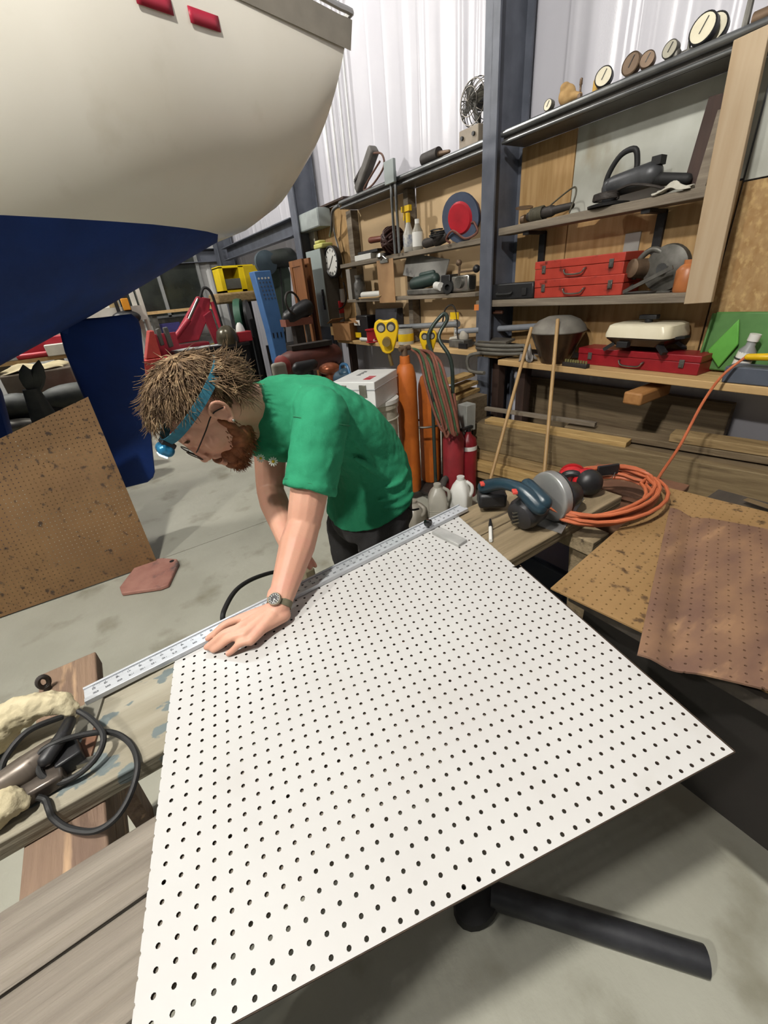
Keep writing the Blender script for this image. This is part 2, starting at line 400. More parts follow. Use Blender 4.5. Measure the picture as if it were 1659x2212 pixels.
# folding propeller under the hull
prop = MB(); pm = mat('prop_dark', '#2c302e', '#3a3d38', rough=0.6, scale=14)
def blade(u0, v0, u1, v1, wd):
    A = at(u0, v0, y=YC - 0.1); B = at(u1, v1, y=YC - 0.1); d = B - A; sd = Vector((d.z, 0, -d.x)).normalized()
    pr = [(0, 0.35), (0.3, 0.85), (0.55, 1.0), (0.8, 0.7), (1.0, 0.08)]
    rings = [[A + d * t_ + sd * wd * w_ * c_ + Vector((0, 0.02 * w_ * s_, 0)) for c_, s_ in ((-1, 0), (-0.6, 1), (0, 1.2), (0.6, 1), (1, 0), (0.6, -1), (0, -1.2), (-0.6, -1))] for t_, w_ in pr]
    prop.loft(rings)
blade(72, 850, 50, 788, 0.045); blade(80, 850, 84, 778, 0.04)
prop.cyl(at(66, 840, y=YC - 0.1), at(95, 900, y=YC - 0.1), 0.045, 0.075, 14); prop.cyl(at(95, 900, y=YC - 0.1), at(108, 935, y=YC - 0.1), 0.075, 0.075, 14)
obj('propeller', prop, pm, boat)
# stands that carry the hull (keel block out of view)
b = MB(); b.box((-1.6, YC, 0.10), (1.6, 0.3, 0.2)); obj('keel_block', b, mat('block_wood', '#6b5a44', rough=0.8), boat)
b = MB(); b.box((-1.6, YC, 0.62), (1.5, 0.16, 0.92)); obj('keel_stub', b, blue, boat, bev=0.05)
# steel plate foot of a boat stand on the floor
redp = mat('primer_red', '#a37769', '#92665a', rough=0.8, scale=12, c3='#4f4743', s3=9, lo3=0.6, hi3=0.75, bump=0.2)
pl = [at(u, v, z=0.03) for u, v in ((258, 1268), (262, 1281), (345, 1269), (363, 1262), (385, 1216), (382, 1207), (350, 1205), (300, 1212))]
b = MB(); b.loft([[Vector((p.x, p.y, 0.004)) for p in pl], pl]); hp = at(371, 1212, z=0.031); stand = single('stand_foot', b, redp, 'faded red steel foot plate of a boat stand on concrete', 'foot plate', bev=0.006)
obj('bolt_hole', MB().cyl((hp.x, hp.y, 0.0295), (hp.x, hp.y, 0.0308), 0.016, n=16), mat('hole_dark', '#1a1614', rough=0.9), stand)
# ------------------------------------------------------------------ shelving on the right wall
XS, XP = 2.85, 3.08
def wbox(mb, u0, v0, u1, v1, x, d):
    p = at(u0, v0, x=x); q = at(u1, v1, x=x)
    return mb.box((x + d / 2, (p.y + q.y) / 2, (p.z + q.z) / 2), (d, abs(p.y - q.y), abs(q.z - p.z)))
def ybox(y0, y1, z0, z1, x0, x1): return MB().box(((x0 + x1) / 2, (y0 + y1) / 2, (z0 + z1) / 2), (abs(x1 - x0), abs(y1 - y0), abs(z1 - z0)))
def slot(u0, u1, vb, vt, x, z=None, rz=0.0):
    uc = (u0 + u1) / 2; p = at(uc, vb, x=x); a = at(u0, vb, x=x); c = at(u1, vb, x=x); h = at(uc, vt, x=x).z - p.z
    if z is not None: p.z = z
    return WF(p, rz), abs(a.y - c.y), h, p
ply = mat('plywood', '#cbb089', '#bfa37b', rough=0.7, scale=3.0, stretch=(1, 0.25, 1.2), detail=6, lo=0.3, hi=0.7, c3='#a98a62', s3=4, lo3=0.62, hi3=0.8)
plyy = mat('plywood_yellow', '#a98a5e', '#957549', rough=0.65, scale=9, stretch=(1, 3.0, 0.35), detail=4, c3='#6e4520', s3=3.2, lo3=0.66, hi3=0.78, stretch3=(1, 2, 1))
whp = mat('stained_white_panel', '#b7b9b0', '#9d9d92', rough=0.7, scale=3.0, detail=8, c3='#857c66', s3=4, lo3=0.58, hi3=0.8, stretch3=(1, 1, 0.6))
osb = mat('osb', '#a5875c', '#957449', rough=0.75, scale=16, stretch=(1, 1.3, 1), detail=3, c3='#b89b69', s3=30, lo3=0.5, hi3=0.7)
gwood = mat('grey_wood', '#7c7263', '#5f564a', rough=0.8, scale=9, stretch=(1, 0.15, 3), detail=6, bump=0.3, bscale=30, bstretch=(1, 0.2, 4), c3='#9b9283', s3=7, lo3=0.6, hi3=0.8)
pine = mat('pine', '#b8996a', '#a8885a', rough=0.65, scale=7, stretch=(3, 0.2, 3), detail=6, c3='#8e642f', s3=3, lo3=0.68, hi3=0.8, bump=0.1, bscale=25, bstretch=(4, 0.2, 4))
pinev = mat('pine_upright', '#a8957a', '#9c8669', rough=0.65, scale=7, stretch=(3, 3, 0.2), detail=6)
blk = mat('black_plastic', '#171718', '#202022', rough=0.45, scale=10)
blkr = mat('black_rubber', '#141414', '#1c1c1c', rough=0.65, scale=12)
gal = mat('galvanised', '#8e9090', '#7b7d7e', rough=0.32, metal=0.85, scale=9)
grp = mat('grey_enamel', '#8f9796', '#858d8c', rough=0.45, scale=3)
wht = mat('white_plastic', '#d9d8d2', '#d0cfc8', rough=0.45, scale=6)
redm = mat('red_enamel', '#a83a2c', '#963024', rough=0.45, scale=9, c3='#5b2018', s3=14, lo3=0.6, hi3=0.72, bump=0.05)
redd = mat('red_enamel_deep', '#8a1a22', '#7b151d', rough=0.4, scale=9)
chrome = mat('chrome', '#a9a8a2', '#8b8a84', rough=0.25, metal=0.95, scale=12)
dustm = mat('dusty_metal', '#6a6862', '#4c4a45', rough=0.5, metal=0.5, scale=14)
yel = mat('yellow_plastic', '#d9b417', '#cda60f', rough=0.4, scale=6)
orng = mat('orange_cord', '#b5633f', '#a35535', rough=0.5, scale=8)
cream = mat('cream_enamel', '#ded6bd', '#d3caae', rough=0.35, scale=5)
cordb = mat('cord_dark', '#26221f', '#322c28', rough=0.6, scale=20)
brownm = mat('brown_metal', '#5b4a3a', '#6e5a47', rough=0.5, metal=0.4, scale=14)
# back panels of the bays
wb_ = []
def panel(name, u0, v0, u1, v1, m, label, cat='wall panel', x=XP, d=0.015):
    return single(name, wbox(MB(), u0, v0, u1, v1, x, d), m, label, cat)
single('plywood_panel', ybox(2.80, 3.85, 1.06, 2.386, XP, XP + 0.015), ply, 'tan plywood back of the left bay beside the column', 'wall panel')
single('plywood_panel', ybox(3.95, 5.0, 1.06, 2.386, XP, XP + 0.015), ply, 'tan plywood back of the left bay beside the clock', 'wall panel')
yb = at(1236, 400, x=XP).y; yr = 1.16
single('plywood_panel', ybox(yb + 0.004, 2.60, 1.03, 2.386, XP, XP + 0.015), plyy, 'yellow knotty plywood panel right of the column', 'wall panel')
single('painted_panel', ybox(yr, yb - 0.004, 1.93, 2.386, XP, XP + 0.012), whp, 'stained white panel behind the big handled polisher', 'wall panel')
single('plywood_panel', ybox(yr, yb - 0.004, 1.03, 1.92, XP, XP + 0.015), plyy, 'knotty plywood panel behind the red toolboxes', 'wall panel')
single('osb_panel', ybox(-0.6, yr - 0.01, 1.0, at(1600, 395, x=XP).z, XP, XP + 0.015), osb, 'brown chipboard panel right of the slanted post', 'wall panel')
single('painted_panel', ybox(-0.6, yr - 0.01, at(1600, 393, x=XP).z + 0.004, 2.386, XP, XP + 0.012), whp, 'stained white panel at the right frame edge above the chipboard', 'wall panel')
b = MB(); wbox(b, 1345, 545, 1385, 500, XP - 0.01, 0.008); single('blank_plate', b, mat('plate_grey', '#8f8e88', rough=0.5), 'small grey blank plate screwed behind the red toolboxes', 'plate')
# girts with a polished pipe along their lip
def girt(y0, y1, label):
    t = thing('shelf_girt', label, 'girt', (XS, (y0 + y1) / 2, 2.36), 'girts above the shelves')
    b = MB(); b.box((XS + 0.13, (y0 + y1) / 2, 2.395), (0.22, y1 - y0, 0.012)); b.box((XS + 0.02, (y0 + y1) / 2, 2.42), (0.008, y1 - y0, 0.05)); obj('channel', b, mat('girt_grey', '#5d5a57', '#4c4946', rough=0.45, scale=5), t)
    b = MB(); b.cyl((XS, y0, 2.445), (XS, y1, 2.445), 0.019, n=12); obj('pipe', b, gal, t)
    b = MB(); b.cyl((XS + 0.005, y0, 2.398), (XS + 0.005, y1, 2.398), 0.011, n=10); obj('conduit', b, gal, t)
    return t
girt(-0.6, 2.59, 'dark girt with polished pipe above the right shelf bay')
girt(2.74, 4.92, 'dark girt with polished pipe above the left shelf bay')
# shelf planks
def shelf(y0, y1, zt, th, x0, label, m=gwood, x1=2.983): return single('shelf_plank', ybox(y0, y1, zt - th, zt, x0, x1), m, label, 'shelf', 'wall shelves', bev=0.004)
ZA, ZB, ZC, ZM = 1.868, 1.905, 1.425, 1.49
shelf(2.73, 5.08, ZA, 0.04, XS, 'grey wooden plank shelf holding the spray bottle and hose reel')
shelf(1.18, 2.59, ZB, 0.048, XS, 'grey wooden plank shelf holding the polisher')
shelf(1.15, 2.79, ZC, 0.05, XS - 0.02, 'dark wooden plank shelf under the two red toolboxes')
shelf(2.82, 4.0, ZM, 0.035, XS, 'rough wooden plank shelf under the green grinder')
shelf(4.06, 5.0, ZM, 0.035, XS, 'grey wooden plank shelf under the paper roll')
# black angle brackets below the shelf on the right
for (u, lab) in ((1178, 'left black angle bracket under the polisher shelf'), (1430, 'right black angle bracket under the polisher shelf')):
    y = at(u, 480, x=XP).y; b = MB(); b.box((XP - 0.012, y, 1.74), (0.02, 0.05, 0.22)); b.box((XP - 0.11, y, ZB - 0.06), (0.2, 0.05, 0.02)); single('angle_bracket', b, blk, lab, 'bracket', 'angle brackets')
# uprights
single('upright_board', ybox(3.86, 3.93, 1.04, 2.386, 2.985, XP - 0.002), gwood, 'brown upright board behind the spray bottle', 'upright')
single('upright_board', ybox(4.93, 5.04, 1.04, 2.386, 2.985, XP - 0.002), gwood, 'brown upright board at the end of the left shelf bay', 'upright')
b = MB(); b.bar(at(1627, 70, x=2.812), at(1508, 655, x=2.812), 0.13, 0.03, up=(-1, 0, 0)); single('slanted_post', b, pinev, 'pale flat wooden post crossing the shelves at the right', 'post', bev=0.003)
dw = mat('dark_wood', '#3b2a22', '#2a1d18', rough=0.7, scale=6, stretch=(3, 3, 0.3))
b = MB(); b.bar(at(1552, 205, x=2.98), at(1492, 405, x=2.95), 0.075, 0.02, up=(-1, 0, 0)); single('leaning_plank', b, dw, 'dark stained plank leaning behind the slanted post', 'plank')
b = MB(); b.bar(at(1565, 235, x=2.93), at(1512, 408, x=2.9), 0.05, 0.018, up=(-1, 0, 0)); single('leaning_plank', b, gwood, 'grey broken plank leaning beside the dark stained plank', 'plank')
# ------------------------------------------------------------------ bench along the wall
def bench(y0, y1, x0, zt, label, legs):
    t = thing('wall_bench', label, 'bench', (x0 + 0.2, (y0 + y1) / 2, 0), 'wooden benches along the wall')
    n = 2
    for i in range(n):
        xa = x0 + (XP - x0) * i / n; xb = x0 + (XP - x0) * (i + 1) / n - 0.004
        obj('plank', ybox(y0, y1, zt - 0.042, zt, xa, xb), pine, t, bev=0.004)
    for y in legs: obj('leg', ybox(y - 0.04, y + 0.04, 0, zt - 0.042, x0 + 0.12, x0 + 0.2), dw if y > 2 else pine, t)
    return t
ZN = 0.99
bench(-0.6, 2.45, 2.75, ZN, 'long pine workbench top under the cream griddle', (-0.4, 2.3))
bench(2.5, 5.3, 2.80, ZN + 0.04, 'pine workbench top under the cardboard box', (2.62, 5.2))
# cantilever beam end below the bench
b = MB(); b.box((2.80, at(1365, 860, x=2.62).y, at(1365, 862, x=2.62).z), (0.36, 0.11, 0.075)); single('timber_beam', b, mat('pine_orange', '#a07343', '#8c6034', rough=0.6, scale=8, stretch=(0.3, 3, 3)), 'orange beam end jutting out under the workbench', 'beam', bev=0.012)
# ------------------------------------------------------------------ perforated boards
IN = 0.0254
def perf(org, iv, jv, i0, i1, j0, j1, th, r, planes, ns=8, warp=None):
    """board with real holes: cell centres at integer i,j; planes = list of (point(i,j), normal(i,j)) keeping the side against the normal"""
    bm = bmesh.new(); k8 = [(math.cos(2 * math.pi * k / ns), math.sin(2 * math.pi * k / ns)) for k in range(ns)]
    sq = []
    for c_, s_ in k8:
        m_ = max(abs(c_), abs(s_)); sq.append((c_ / m_ * 0.5, s_ / m_ * 0.5))
    if ns == 6: sq = [(0.5, 0), (0.5, 0.5), (-0.5, 0.5), (-0.5, 0), (-0.5, -0.5), (0.5, -0.5)]
    rr_ = r / IN
    for i in range(i0, i1 + 1):
        for j in range(j0, j1 + 1):
            skip = False
            for (pt, nm) in planes:
                if (i - pt[0]) * nm[0] + (j - pt[1]) * nm[1] > 0.75 * (abs(nm[0]) + abs(nm[1])): skip = True
            if skip: continue
            vo = [bm.verts.new((i + a, j + b_, 0)) for a, b_ in sq]; vi = [bm.verts.new((i + c_ * rr_, j + s_ * rr_, 0)) for c_, s_ in k8]
            wo = [bm.verts.new((i + a, j + b_, -th / IN)) for a, b_ in sq]; wi = [bm.verts.new((i + c_ * rr_, j + s_ * rr_, -th / IN)) for c_, s_ in k8]
            for k in range(ns):
                n_ = (k + 1) % ns
                bm.faces.new((vo[k], vo[n_], vi[n_], vi[k])); bm.faces.new((wo[n_], wo[k], wi[k], wi[n_])); bm.faces.new((vi[k], vi[n_], wi[n_], wi[k]))
    bmesh.ops.remove_doubles(bm, verts=bm.verts, dist=1e-4)
    for (pt, nm) in planes:
        g = bm.verts[:] + bm.edges[:] + bm.faces[:]
        bmesh.ops.bisect_plane(bm, geom=g, plane_co=(pt[0], pt[1], 0), plane_no=(nm[0], nm[1], 0), clear_outer=True)
    be = [e for e in bm.edges if e.is_boundary]
    tops = [e for e in be if abs(e.verts[0].co.z) < 1e-5 and abs(e.verts[1].co.z) < 1e-5]
    for e in tops:                       # edge band of the sheet
        a, c_ = e.verts
        d = bm.verts.new((a.co.x, a.co.y, -th / IN)); f_ = bm.verts.new((c_.co.x, c_.co.y, -th / IN))
        bm.faces.new((a, c_, f_, d))
    bmesh.ops.recalc_face_normals(bm, faces=bm.faces)
    mb = MB(); org = Vector(org); iv = Vector(iv); jv = Vector(jv); nv = iv.cross(jv); 
    if nv.z < 0 or (abs(nv.z) < 0.3 and nv.y > 0): nv = -nv
    bm.verts.index_update(); vs = []
    for v in bm.verts:
        p = org + iv * v.co.x * IN + jv * v.co.y * IN + nv * v.co.z * IN
        if warp: p = p + nv * warp(v.co.x, v.co.y)
        vs.append(p)
    mb.v = vs; mb.f = [tuple(q.index for q in f_.verts) for f_ in bm.faces]; bm.free(); return mb
ZT = 0.81
BO = Vector((-0.0606, 0.9388, ZT)); BI = Vector((0.96878, -0.2479, 0)); BJ = Vector((-0.2479, -0.96878, 0))
BI.normalize(); BJ = Vector((BI.y, -BI.x, 0))
pegw = mat('white_hardboard', '#bebdba', '#b9b7b4', rough=0.42, scale=3, spec=0.4, c3='#b2afa9', s3=6, lo3=0.6, hi3=0.9)
def ij(u, v, z=ZT):
    p = at(u, v, z=z) - BO; return (p.dot(BI) / IN, p.dot(BJ) / IN)
ra, rb_ = ij(379, 1430), ij(993, 1116); dx, dy = rb_[0] - ra[0], rb_[1] - ra[1]; ln = math.hypot(dx, dy); nrm = (dy / ln, -dx / ln)
if nrm[1] > 0: nrm = (-nrm[0], -nrm[1])
ra2 = (ra[0] + nrm[0] * 0.9, ra[1] + nrm[1] * 0.9)      # the sheet runs on a little below the straightedge
planes = [(ra2, nrm), ((-0.93, 0), (-1, 0)), ((0, 26.42), (0, 1)), ((38.62, 0), (1, 0))]
m1 = perf(BO, BI, BJ, -1, 38, -16, 26, 0.005, 0.0036, planes)
# the far right edge steps in where the rip cut wandered
pegb = single('pegboard_sheet', m1, pegw, 'white pegboard sheet being measured on the work table', 'pegboard', ang=30, fix=False)
bm = bmesh.new(); bm.from_mesh(pegb.data); mv = Vector(ORG[pegb.name])
def loc_(i, j): return BO + BI * i * IN + BJ * j * IN - mv
p0 = loc_(37.93, -20); 
sel = [f for f in bm.faces if (f.calc_center_median() - loc_(0, 1.35)).dot(BJ) < 0]
g = list({v for f in sel for v in f.verts}) + list({e for f in sel for e in f.edges}) + sel
bmesh.ops.bisect_plane(bm, geom=g, plane_co=loc_(37.93, 0), plane_no=BI, clear_outer=True)
bm.normal_update()
for f_ in bm.faces: f_.material_index = 0 if (abs(f_.normal.z) > 0.9 and f_.calc_center_median().z > 0.0045) else 1
bm.to_mesh(pegb.data); bm.free(); pegb.data.materials.append(mat('hardboard_core', '#3a2c20', rough=0.8))
b = MB(); 
def hb_edge(i0, j0, i1, j1):
    a = BO + BI * i0 * IN + BJ * j0 * IN; c = BO + BI * i1 * IN + BJ * j1 * IN; b.bar(a - Vector((0, 0, 0.0032)), c - Vector((0, 0, 0.0032)), 0.0012, 0.004)
hb_edge(-0.9, 26.45, 38.62, 26.45); hb_edge(38.65, 1.5, 38.65, 26.4)
obj('sawn_edge', b, mat('hardboard_core', '#4a3a2b', rough=0.8), pegb)
# ------------------------------------------------------------------ straightedge with ticks and numbers
RZ = ZT + 0.001
def rp(u, v, z): return at(u, v, z=z)
r0 = rp(182, 1506, RZ + 0.01); r1 = rp(1003, 1096, RZ + 0.01); rd = (r1 - r0).normalized(); rs = Vector((rd.y, -rd.x, 0))   # rs points to the camera side
if rs.y > 0: rs = -rs
rul = thing('straightedge', 'aluminium straightedge ruler clamped along the pegboard', 'ruler', (r0 + r1) / 2)
alu = mat('aluminium', '#c9ccd0', '#bfc2c6', rough=0.35, metal=0.35, scale=20, stretch=(1, 8, 1), spec=0.5)
L = (r1 - r0).length
Rm = Matrix((( rd.x, rs.x, 0, r0.x), (rd.y, rs.y, 0, r0.y), (0, 0, 1, RZ), (0, 0, 0, 1)))
b = MB(Rm); b.box((L / 2, -0.008, 0.005), (L, 0.034, 0.009)); obj('blade', b, alu, rul, bev=0.0012)
b = MB(Rm); b.box((L / 2 , 0.0145, 0.007), (L, 0.012, 0.013)); obj('front_lip', b, alu, rul, bev=0.001)
b = MB(Rm); b.box((L / 2, -0.028, 0.007), (L, 0.006, 0.013)); obj('rear_lip', b, alu, rul, bev=0.001)
SEG = {'0': 'abcdef', '1': 'bc', '2': 'abged', '3': 'abgcd', '4': 'fgbc', '5': 'afgcd', '6': 'afgedc', '7': 'abc', '8': 'abcdefg', '9': 'abcdfg'}
SG = {'a': ((0, 2), (1, 2)), 'b': ((1, 2), (1, 1)), 'c': ((1, 1), (1, 0)), 'd': ((0, 0), (1, 0)), 'e': ((0, 1), (0, 0)), 'f': ((0, 2), (0, 1)), 'g': ((0, 1), (1, 1))}
b = MB(Rm); zt = 0.0100
def digits(mb, txt, x, y, h, flip=1, wst=0.0006):
    w_ = h * 0.45
    for ci, ch in enumerate(txt):
        for s_ in SEG[ch]:
            (a, c_), (d_, e_) = SG[s_]
            ox = (ci - len(txt) / 2) * w_ * 1.5
            A = (x - flip * (ox + a * w_), y + flip * (c_ - 1) * h / 2, zt); B = (x - flip * (ox + d_ * w_), y + flip * (e_ - 1) * h / 2, zt)
            mb.bar(A, B, wst, 0.0004)
x = 0.02; i = 0; num = 50
while x < L - 0.02:
    digits(b, str(num), x, -0.014, 0.0055); digits(b, str(num * 25), x + 0.004, 0.002, 0.0050)
    for k in range(8):
        hh = 0.007 if k == 0 else (0.005 if k == 4 else 0.003)
        b.bar((x + k * IN / 8, -0.0248, zt), (x + k * IN / 8, -0.0248 + hh, zt), 0.0005, 0.0004); b.bar((x + k * IN / 8, 0.0082, zt), (x + k * IN / 8, 0.0082 - hh * 0.7, zt), 0.0005, 0.0004)
    x += IN; num -= 1
mk = obj('scale_markings', b, mat('mark_ink', '#33363b', rough=0.7), rul, smooth=False, fix=False); mk['kind'] = 'stuff'
# stop block and knob at the far end
b = MB(); A = at(942, 1146, z=ZT + 0.006); B = at(1000, 1174, z=ZT + 0.006); b.bar(A, B, 0.044, 0.012); obj('stop_bar', b, mat('cast_grey', '#b4b4b0', rough=0.4, metal=0.3, scale=20), rul, bev=0.002)
k0 = at(925, 1140, z=ZT + 0.012); b = MB(); b.cyl(k0, k0 + Vector((0, 0, 0.012)), 0.005, n=10); b.lathe([(0.008, 0.012), (0.0145, 0.014), (0.016, 0.02), (0.0145, 0.028), (0.008, 0.031), (0.001, 0.0315)], k0, n=18); obj('clamp_knob', b, mat('knob_black', '#101010', rough=0.12, spec=0.7), rul)
# ------------------------------------------------------------------ work table of planks on saw horses
ZP = ZT - 0.0055
wood_l = mat('painted_plank', '#999382', '#827b69', rough=0.75, scale=5, stretch=(0.5, 3, 3), detail=8, c3='#5f6867', s3=14, lo3=0.545, hi3=0.57, stretch3=(0.8, 1.3, 1), bump=0.3, bscale=20, bstretch=(0.3, 4, 4))
wood_r = mat('weathered_plank', '#8d7d62', '#75664d', rough=0.8, scale=6, stretch=(0.35, 5, 5), detail=7, c3='#4a3f30', s3=8, lo3=0.6, hi3=0.7, stretch3=(0.35, 5, 5), bump=0.5, bscale=14, bstretch=(0.4, 6, 6))
deckw = mat('deck_plank', '#857d71', '#6f675c', rough=0.8, scale=5, stretch=(0.3, 7, 7), detail=7, c3='#6d6455', s3=8, lo3=0.6, hi3=0.75, stretch3=(0.25, 9, 9), bump=0.6, bscale=11, bstretch=(0.25, 12, 12))
redw = mat('red_brown_plank', '#7c6653', '#665244', rough=0.75, scale=6, stretch=(4, 0.4, 4), detail=7, c3='#a98c6e', s3=7, lo3=0.6, hi3=0.7, stretch3=(4, 0.5, 4), bump=0.5, bscale=14, bstretch=(5, 0.5, 5))
tbl = thing('work_table', 'plank work table on saw horses under the white pegboard', 'table', (0.4, 0.8, 0))
def plank(x0, x1, y0, y1, z1, th, m, name='plank', bev=0.004):
    return obj(name, MB().box(((x0 + x1) / 2, (y0 + y1) / 2, z1 - th / 2), (x1 - x0, y1 - y0, th)), m, tbl, bev=bev)
plank(-0.95, 0.31, 0.712, 0.955, ZP, 0.045, wood_l)
plank(0.315, 1.53, 0.70, 0.86, ZP, 0.045, wood_r); plank(0.315, 1.56, 0.865, 1.04, ZP, 0.045, wood_r)
plank(-0.95, 0.75, 0.478, 0.590, ZP, 0.04, deckw); plank(-0.95, 0.62, 0.345, 0.473, ZP, 0.04, deckw)
plank(-0.40, -0.268, 0.36, 1.20, ZP - 0.0455, 0.05, redw, 'cross_plank')
plank(1.22, 1.32, 0.62, 1.12, ZP - 0.0455, 0.06, wood_r, 'cross_plank')
for (x, y, dx_, dy_) in ((-0.335, 0.50, -0.05, -0.14), (-0.335, 1.08, -0.05, 0.10), (1.27, 0.68, 0.02, -0.06), (1.27, 1.06, 0.02, 0.1)):
    b = MB(); b.bar((x, y, ZP - 0.1), (x + dx_, y + dy_, 0.0), 0.085, 0.045, up=(1, 0, 0)); obj('leg', b, redw if x < 0 else wood_r, tbl)
b = MB(); b.bar((-0.33, 0.47, 0.5), (-0.33, 1.12, 0.5), 0.025, 0.09); obj('stretcher', b, redw, tbl)
# ------------------------------------------------------------------ brown boards on the right
brn = mat('brown_hardboard', '#8a6d47', '#7f633d', rough=0.6, scale=4, detail=6, c3='#4a3620', s3=26, lo3=0.60, hi3=0.68)
brn2 = mat('stained_hardboard', '#7d5f47', '#60473a', rough=0.5, scale=4, stretch=(1.2, 3, 1), detail=8, lo=0.35, hi=0.62, c3='#9c7a5a', s3=5, lo3=0.58, hi3=0.75, stretch3=(1, 3.5, 1), bump=0.15, bscale=10)
O2 = at(1187, 1270, z=0.80); I2 = (at(1432, 1056, z=0.80) - O2).normalized(); I2.z = 0; J2 = Vector((I2.y, -I2.x, 0))
m2 = perf(O2 + I2 * 0.015 + J2 * 0.015, I2, J2, 0, 33, 0, 31, 0.005, 0.0030, [((-0.6, 0), (-1, 0)), ((0, -0.6), (0, -1)), ((33.4, 0), (1, 0)), ((0, 31.4), (0, 1))], ns=6)
single('pegboard_sheet', m2, brn, 'tan brown pegboard sheet with dark spots lying right of the table', 'pegboard', fix=False, ang=30)
O3 = at(1372, 1432, z=0.815); T3 = at(1443, 1113, z=0.815); I3 = (T3 - O3).normalized(); I3.z = 0; J3 = Vector((I3.y, -I3.x, 0))
n3 = int((T3 - O3).length / IN)
def warp3(i, j): return 0.012 + 0.018 * math.exp(-((i - 0) / 2.5) ** 2) * 0.3 + 0.014 * math.exp(-(j / 1.6) ** 2) - 0.010 * math.exp(-((j - 2.2) / 1.2) ** 2) + 0.004 * math.sin(i * 0.25 + j * 0.13)
m3 = perf(O3 + I3 * 0.012 + J3 * 0.012, I3, J3, 0, n3, 0, 30, 0.005, 0.0030, [((-0.5, 0), (-1, 0.18)), ((0, -0.5), (0, -1)), ((n3 + 0.2, 0), (1, 0)), ((0, 30.4), (0, 1))], ns=6, warp=warp3)
single('pegboard_sheet', m3, brn2, 'dark stained warped pegboard sheet on top of the tan one', 'pegboard', fix=False, ang=30)
# trestle table carrying the brown boards
t = thing('trestle_table', 'dark low trestle table carrying the two brown pegboards', 'table', (1.35, 0.1, 0))
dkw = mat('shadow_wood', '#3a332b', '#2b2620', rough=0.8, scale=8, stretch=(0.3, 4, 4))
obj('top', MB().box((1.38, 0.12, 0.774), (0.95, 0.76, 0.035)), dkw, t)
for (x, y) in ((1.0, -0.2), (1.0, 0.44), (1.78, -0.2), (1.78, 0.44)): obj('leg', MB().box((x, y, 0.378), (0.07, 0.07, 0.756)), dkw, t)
obj('side_shade', MB().box((0.955, 0.12, 0.545), (0.02, 0.70, 0.42)), mat('shade_black', '#17130f', rough=0.8), t); obj('front_shade', MB().box((1.40, -0.25, 0.545), (0.86, 0.02, 0.42)), mat('shade_black', '#17130f'), t)  # near-black sheets added in place of the shade under the brown boards
# steel ruler at the far end of the brown boards
b = MB(); b.bar(at(1610, 1078, z=0.812), at(1700, 1108, z=0.812), 0.03, 0.002); single('steel_rule', b, chrome, 'small steel rule at the right edge on the brown board', 'ruler')
# ------------------------------------------------------------------ brown board leaning at the boat
A = at(340, 1216, z=0.01); Bp = at(0, 1334, z=0.01); d = (A - Bp).normalized(); tilt = 0.16
up = Vector((0, tilt, 1)).normalized(); up = (up - d * up.dot(d)).normalized()
nrm4 = d.cross(up)
def onpl(u, v):
    rdir = at(u, v, y=1.0) - CAM; s_ = (A - CAM).dot(nrm4) / rdir.dot(nrm4); P = CAM + rdir * s_ - A; return (P.dot(-d) / IN, P.dot(up) / IN)
c1, c2, c3_ = onpl(190, 857), onpl(0, 947), onpl(-300, 1100)
def pl2(a, c_, inside):
    ex, ey = c_[0] - a[0], c_[1] - a[1]; l_ = math.hypot(ex, ey); n_ = (ey / l_, -ex / l_)
    if (inside[0] - a[0]) * n_[0] + (inside[1] - a[1]) * n_[1] > 0: n_ = (-n_[0], -n_[1])
    return (a, n_)
ins = (18, 12)
pls = [pl2((0, 0), c1, ins), pl2(c1, c2, ins), ((0, 0.05), (0, -1)), ((44, 0), (1, 0))]
m4 = perf(A, -d, up, 0, 44, 0, int(c1[1]) + 2, 0.005, 0.0030, pls, ns=6)
single('pegboard_sheet', m4, mat('dark_hardboard', '#735736', '#674d2f', rough=0.65, scale=4, detail=6, c3='#37281a', s3=26, lo3=0.60, hi3=0.68), 'large brown pegboard sheet standing on edge against the boat keel', 'pegboard', fix=False, ang=30)
# black pipe on the floor
b = MB(); b.cyl(at(1060, 1932, z=0.035), at(1524, 2076, z=0.035), 0.033, n=20); single('floor_pipe', b, mat('pipe_black', '#232427', '#2d2e31', rough=0.45, scale=18), 'black round pipe lying on the concrete under the pegboard', 'pipe')
b = MB(); b.lathe([(0.0, 0), (0.05, 0), (0.055, 0.02), (0.05, 0.04), (0.02, 0.045)], at(1030, 1955, z=0.0), n=18, sx=1.4); single('rubber_puck', b, blkr, 'black rubber puck beside the pipe on the floor', 'puck')
# ------------------------------------------------------------------ the man leaning over the board
PR = thing('person', 'man in green t-shirt with headlamp bending over the pegboard', 'person', (0.82, 1.38, 0))
skin = mat('skin', '#c99a83', '#c09079', rough=0.5, scale=9, detail=6, spec=0.35, c3='#c48978', s3=14, lo3=0.5, hi3=0.8, bump=0.06, bscale=150)
try:
    _b = skin.node_tree.nodes['Principled BSDF']; _b.inputs['Subsurface Weight'].default_value = 0.12; _b.inputs['Subsurface Radius'].default_value = (0.02, 0.008, 0.005); _b.inputs['Subsurface Scale'].default_value = 0.5
except Exception: pass
tee = mat('green_cotton', '#2a8560', '#267c58', rough=0.85, scale=5, spec=0.2, bump=0.12, bscale=260)
trs = mat('charcoal_trousers', '#3b3a3b', '#333233', rough=0.85, scale=8, spec=0.2, bump=0.15, bscale=220)
HS = 1.14
HF, HU = Vector((-0.643, -0.05, -0.766)).normalized(), Vector((-0.766, 0, 0.643))
HU = (HU - HF * HF.dot(HU)).normalized(); HL = HU.cross(HF)
HO = Vector((0.240, 1.275, 1.325))
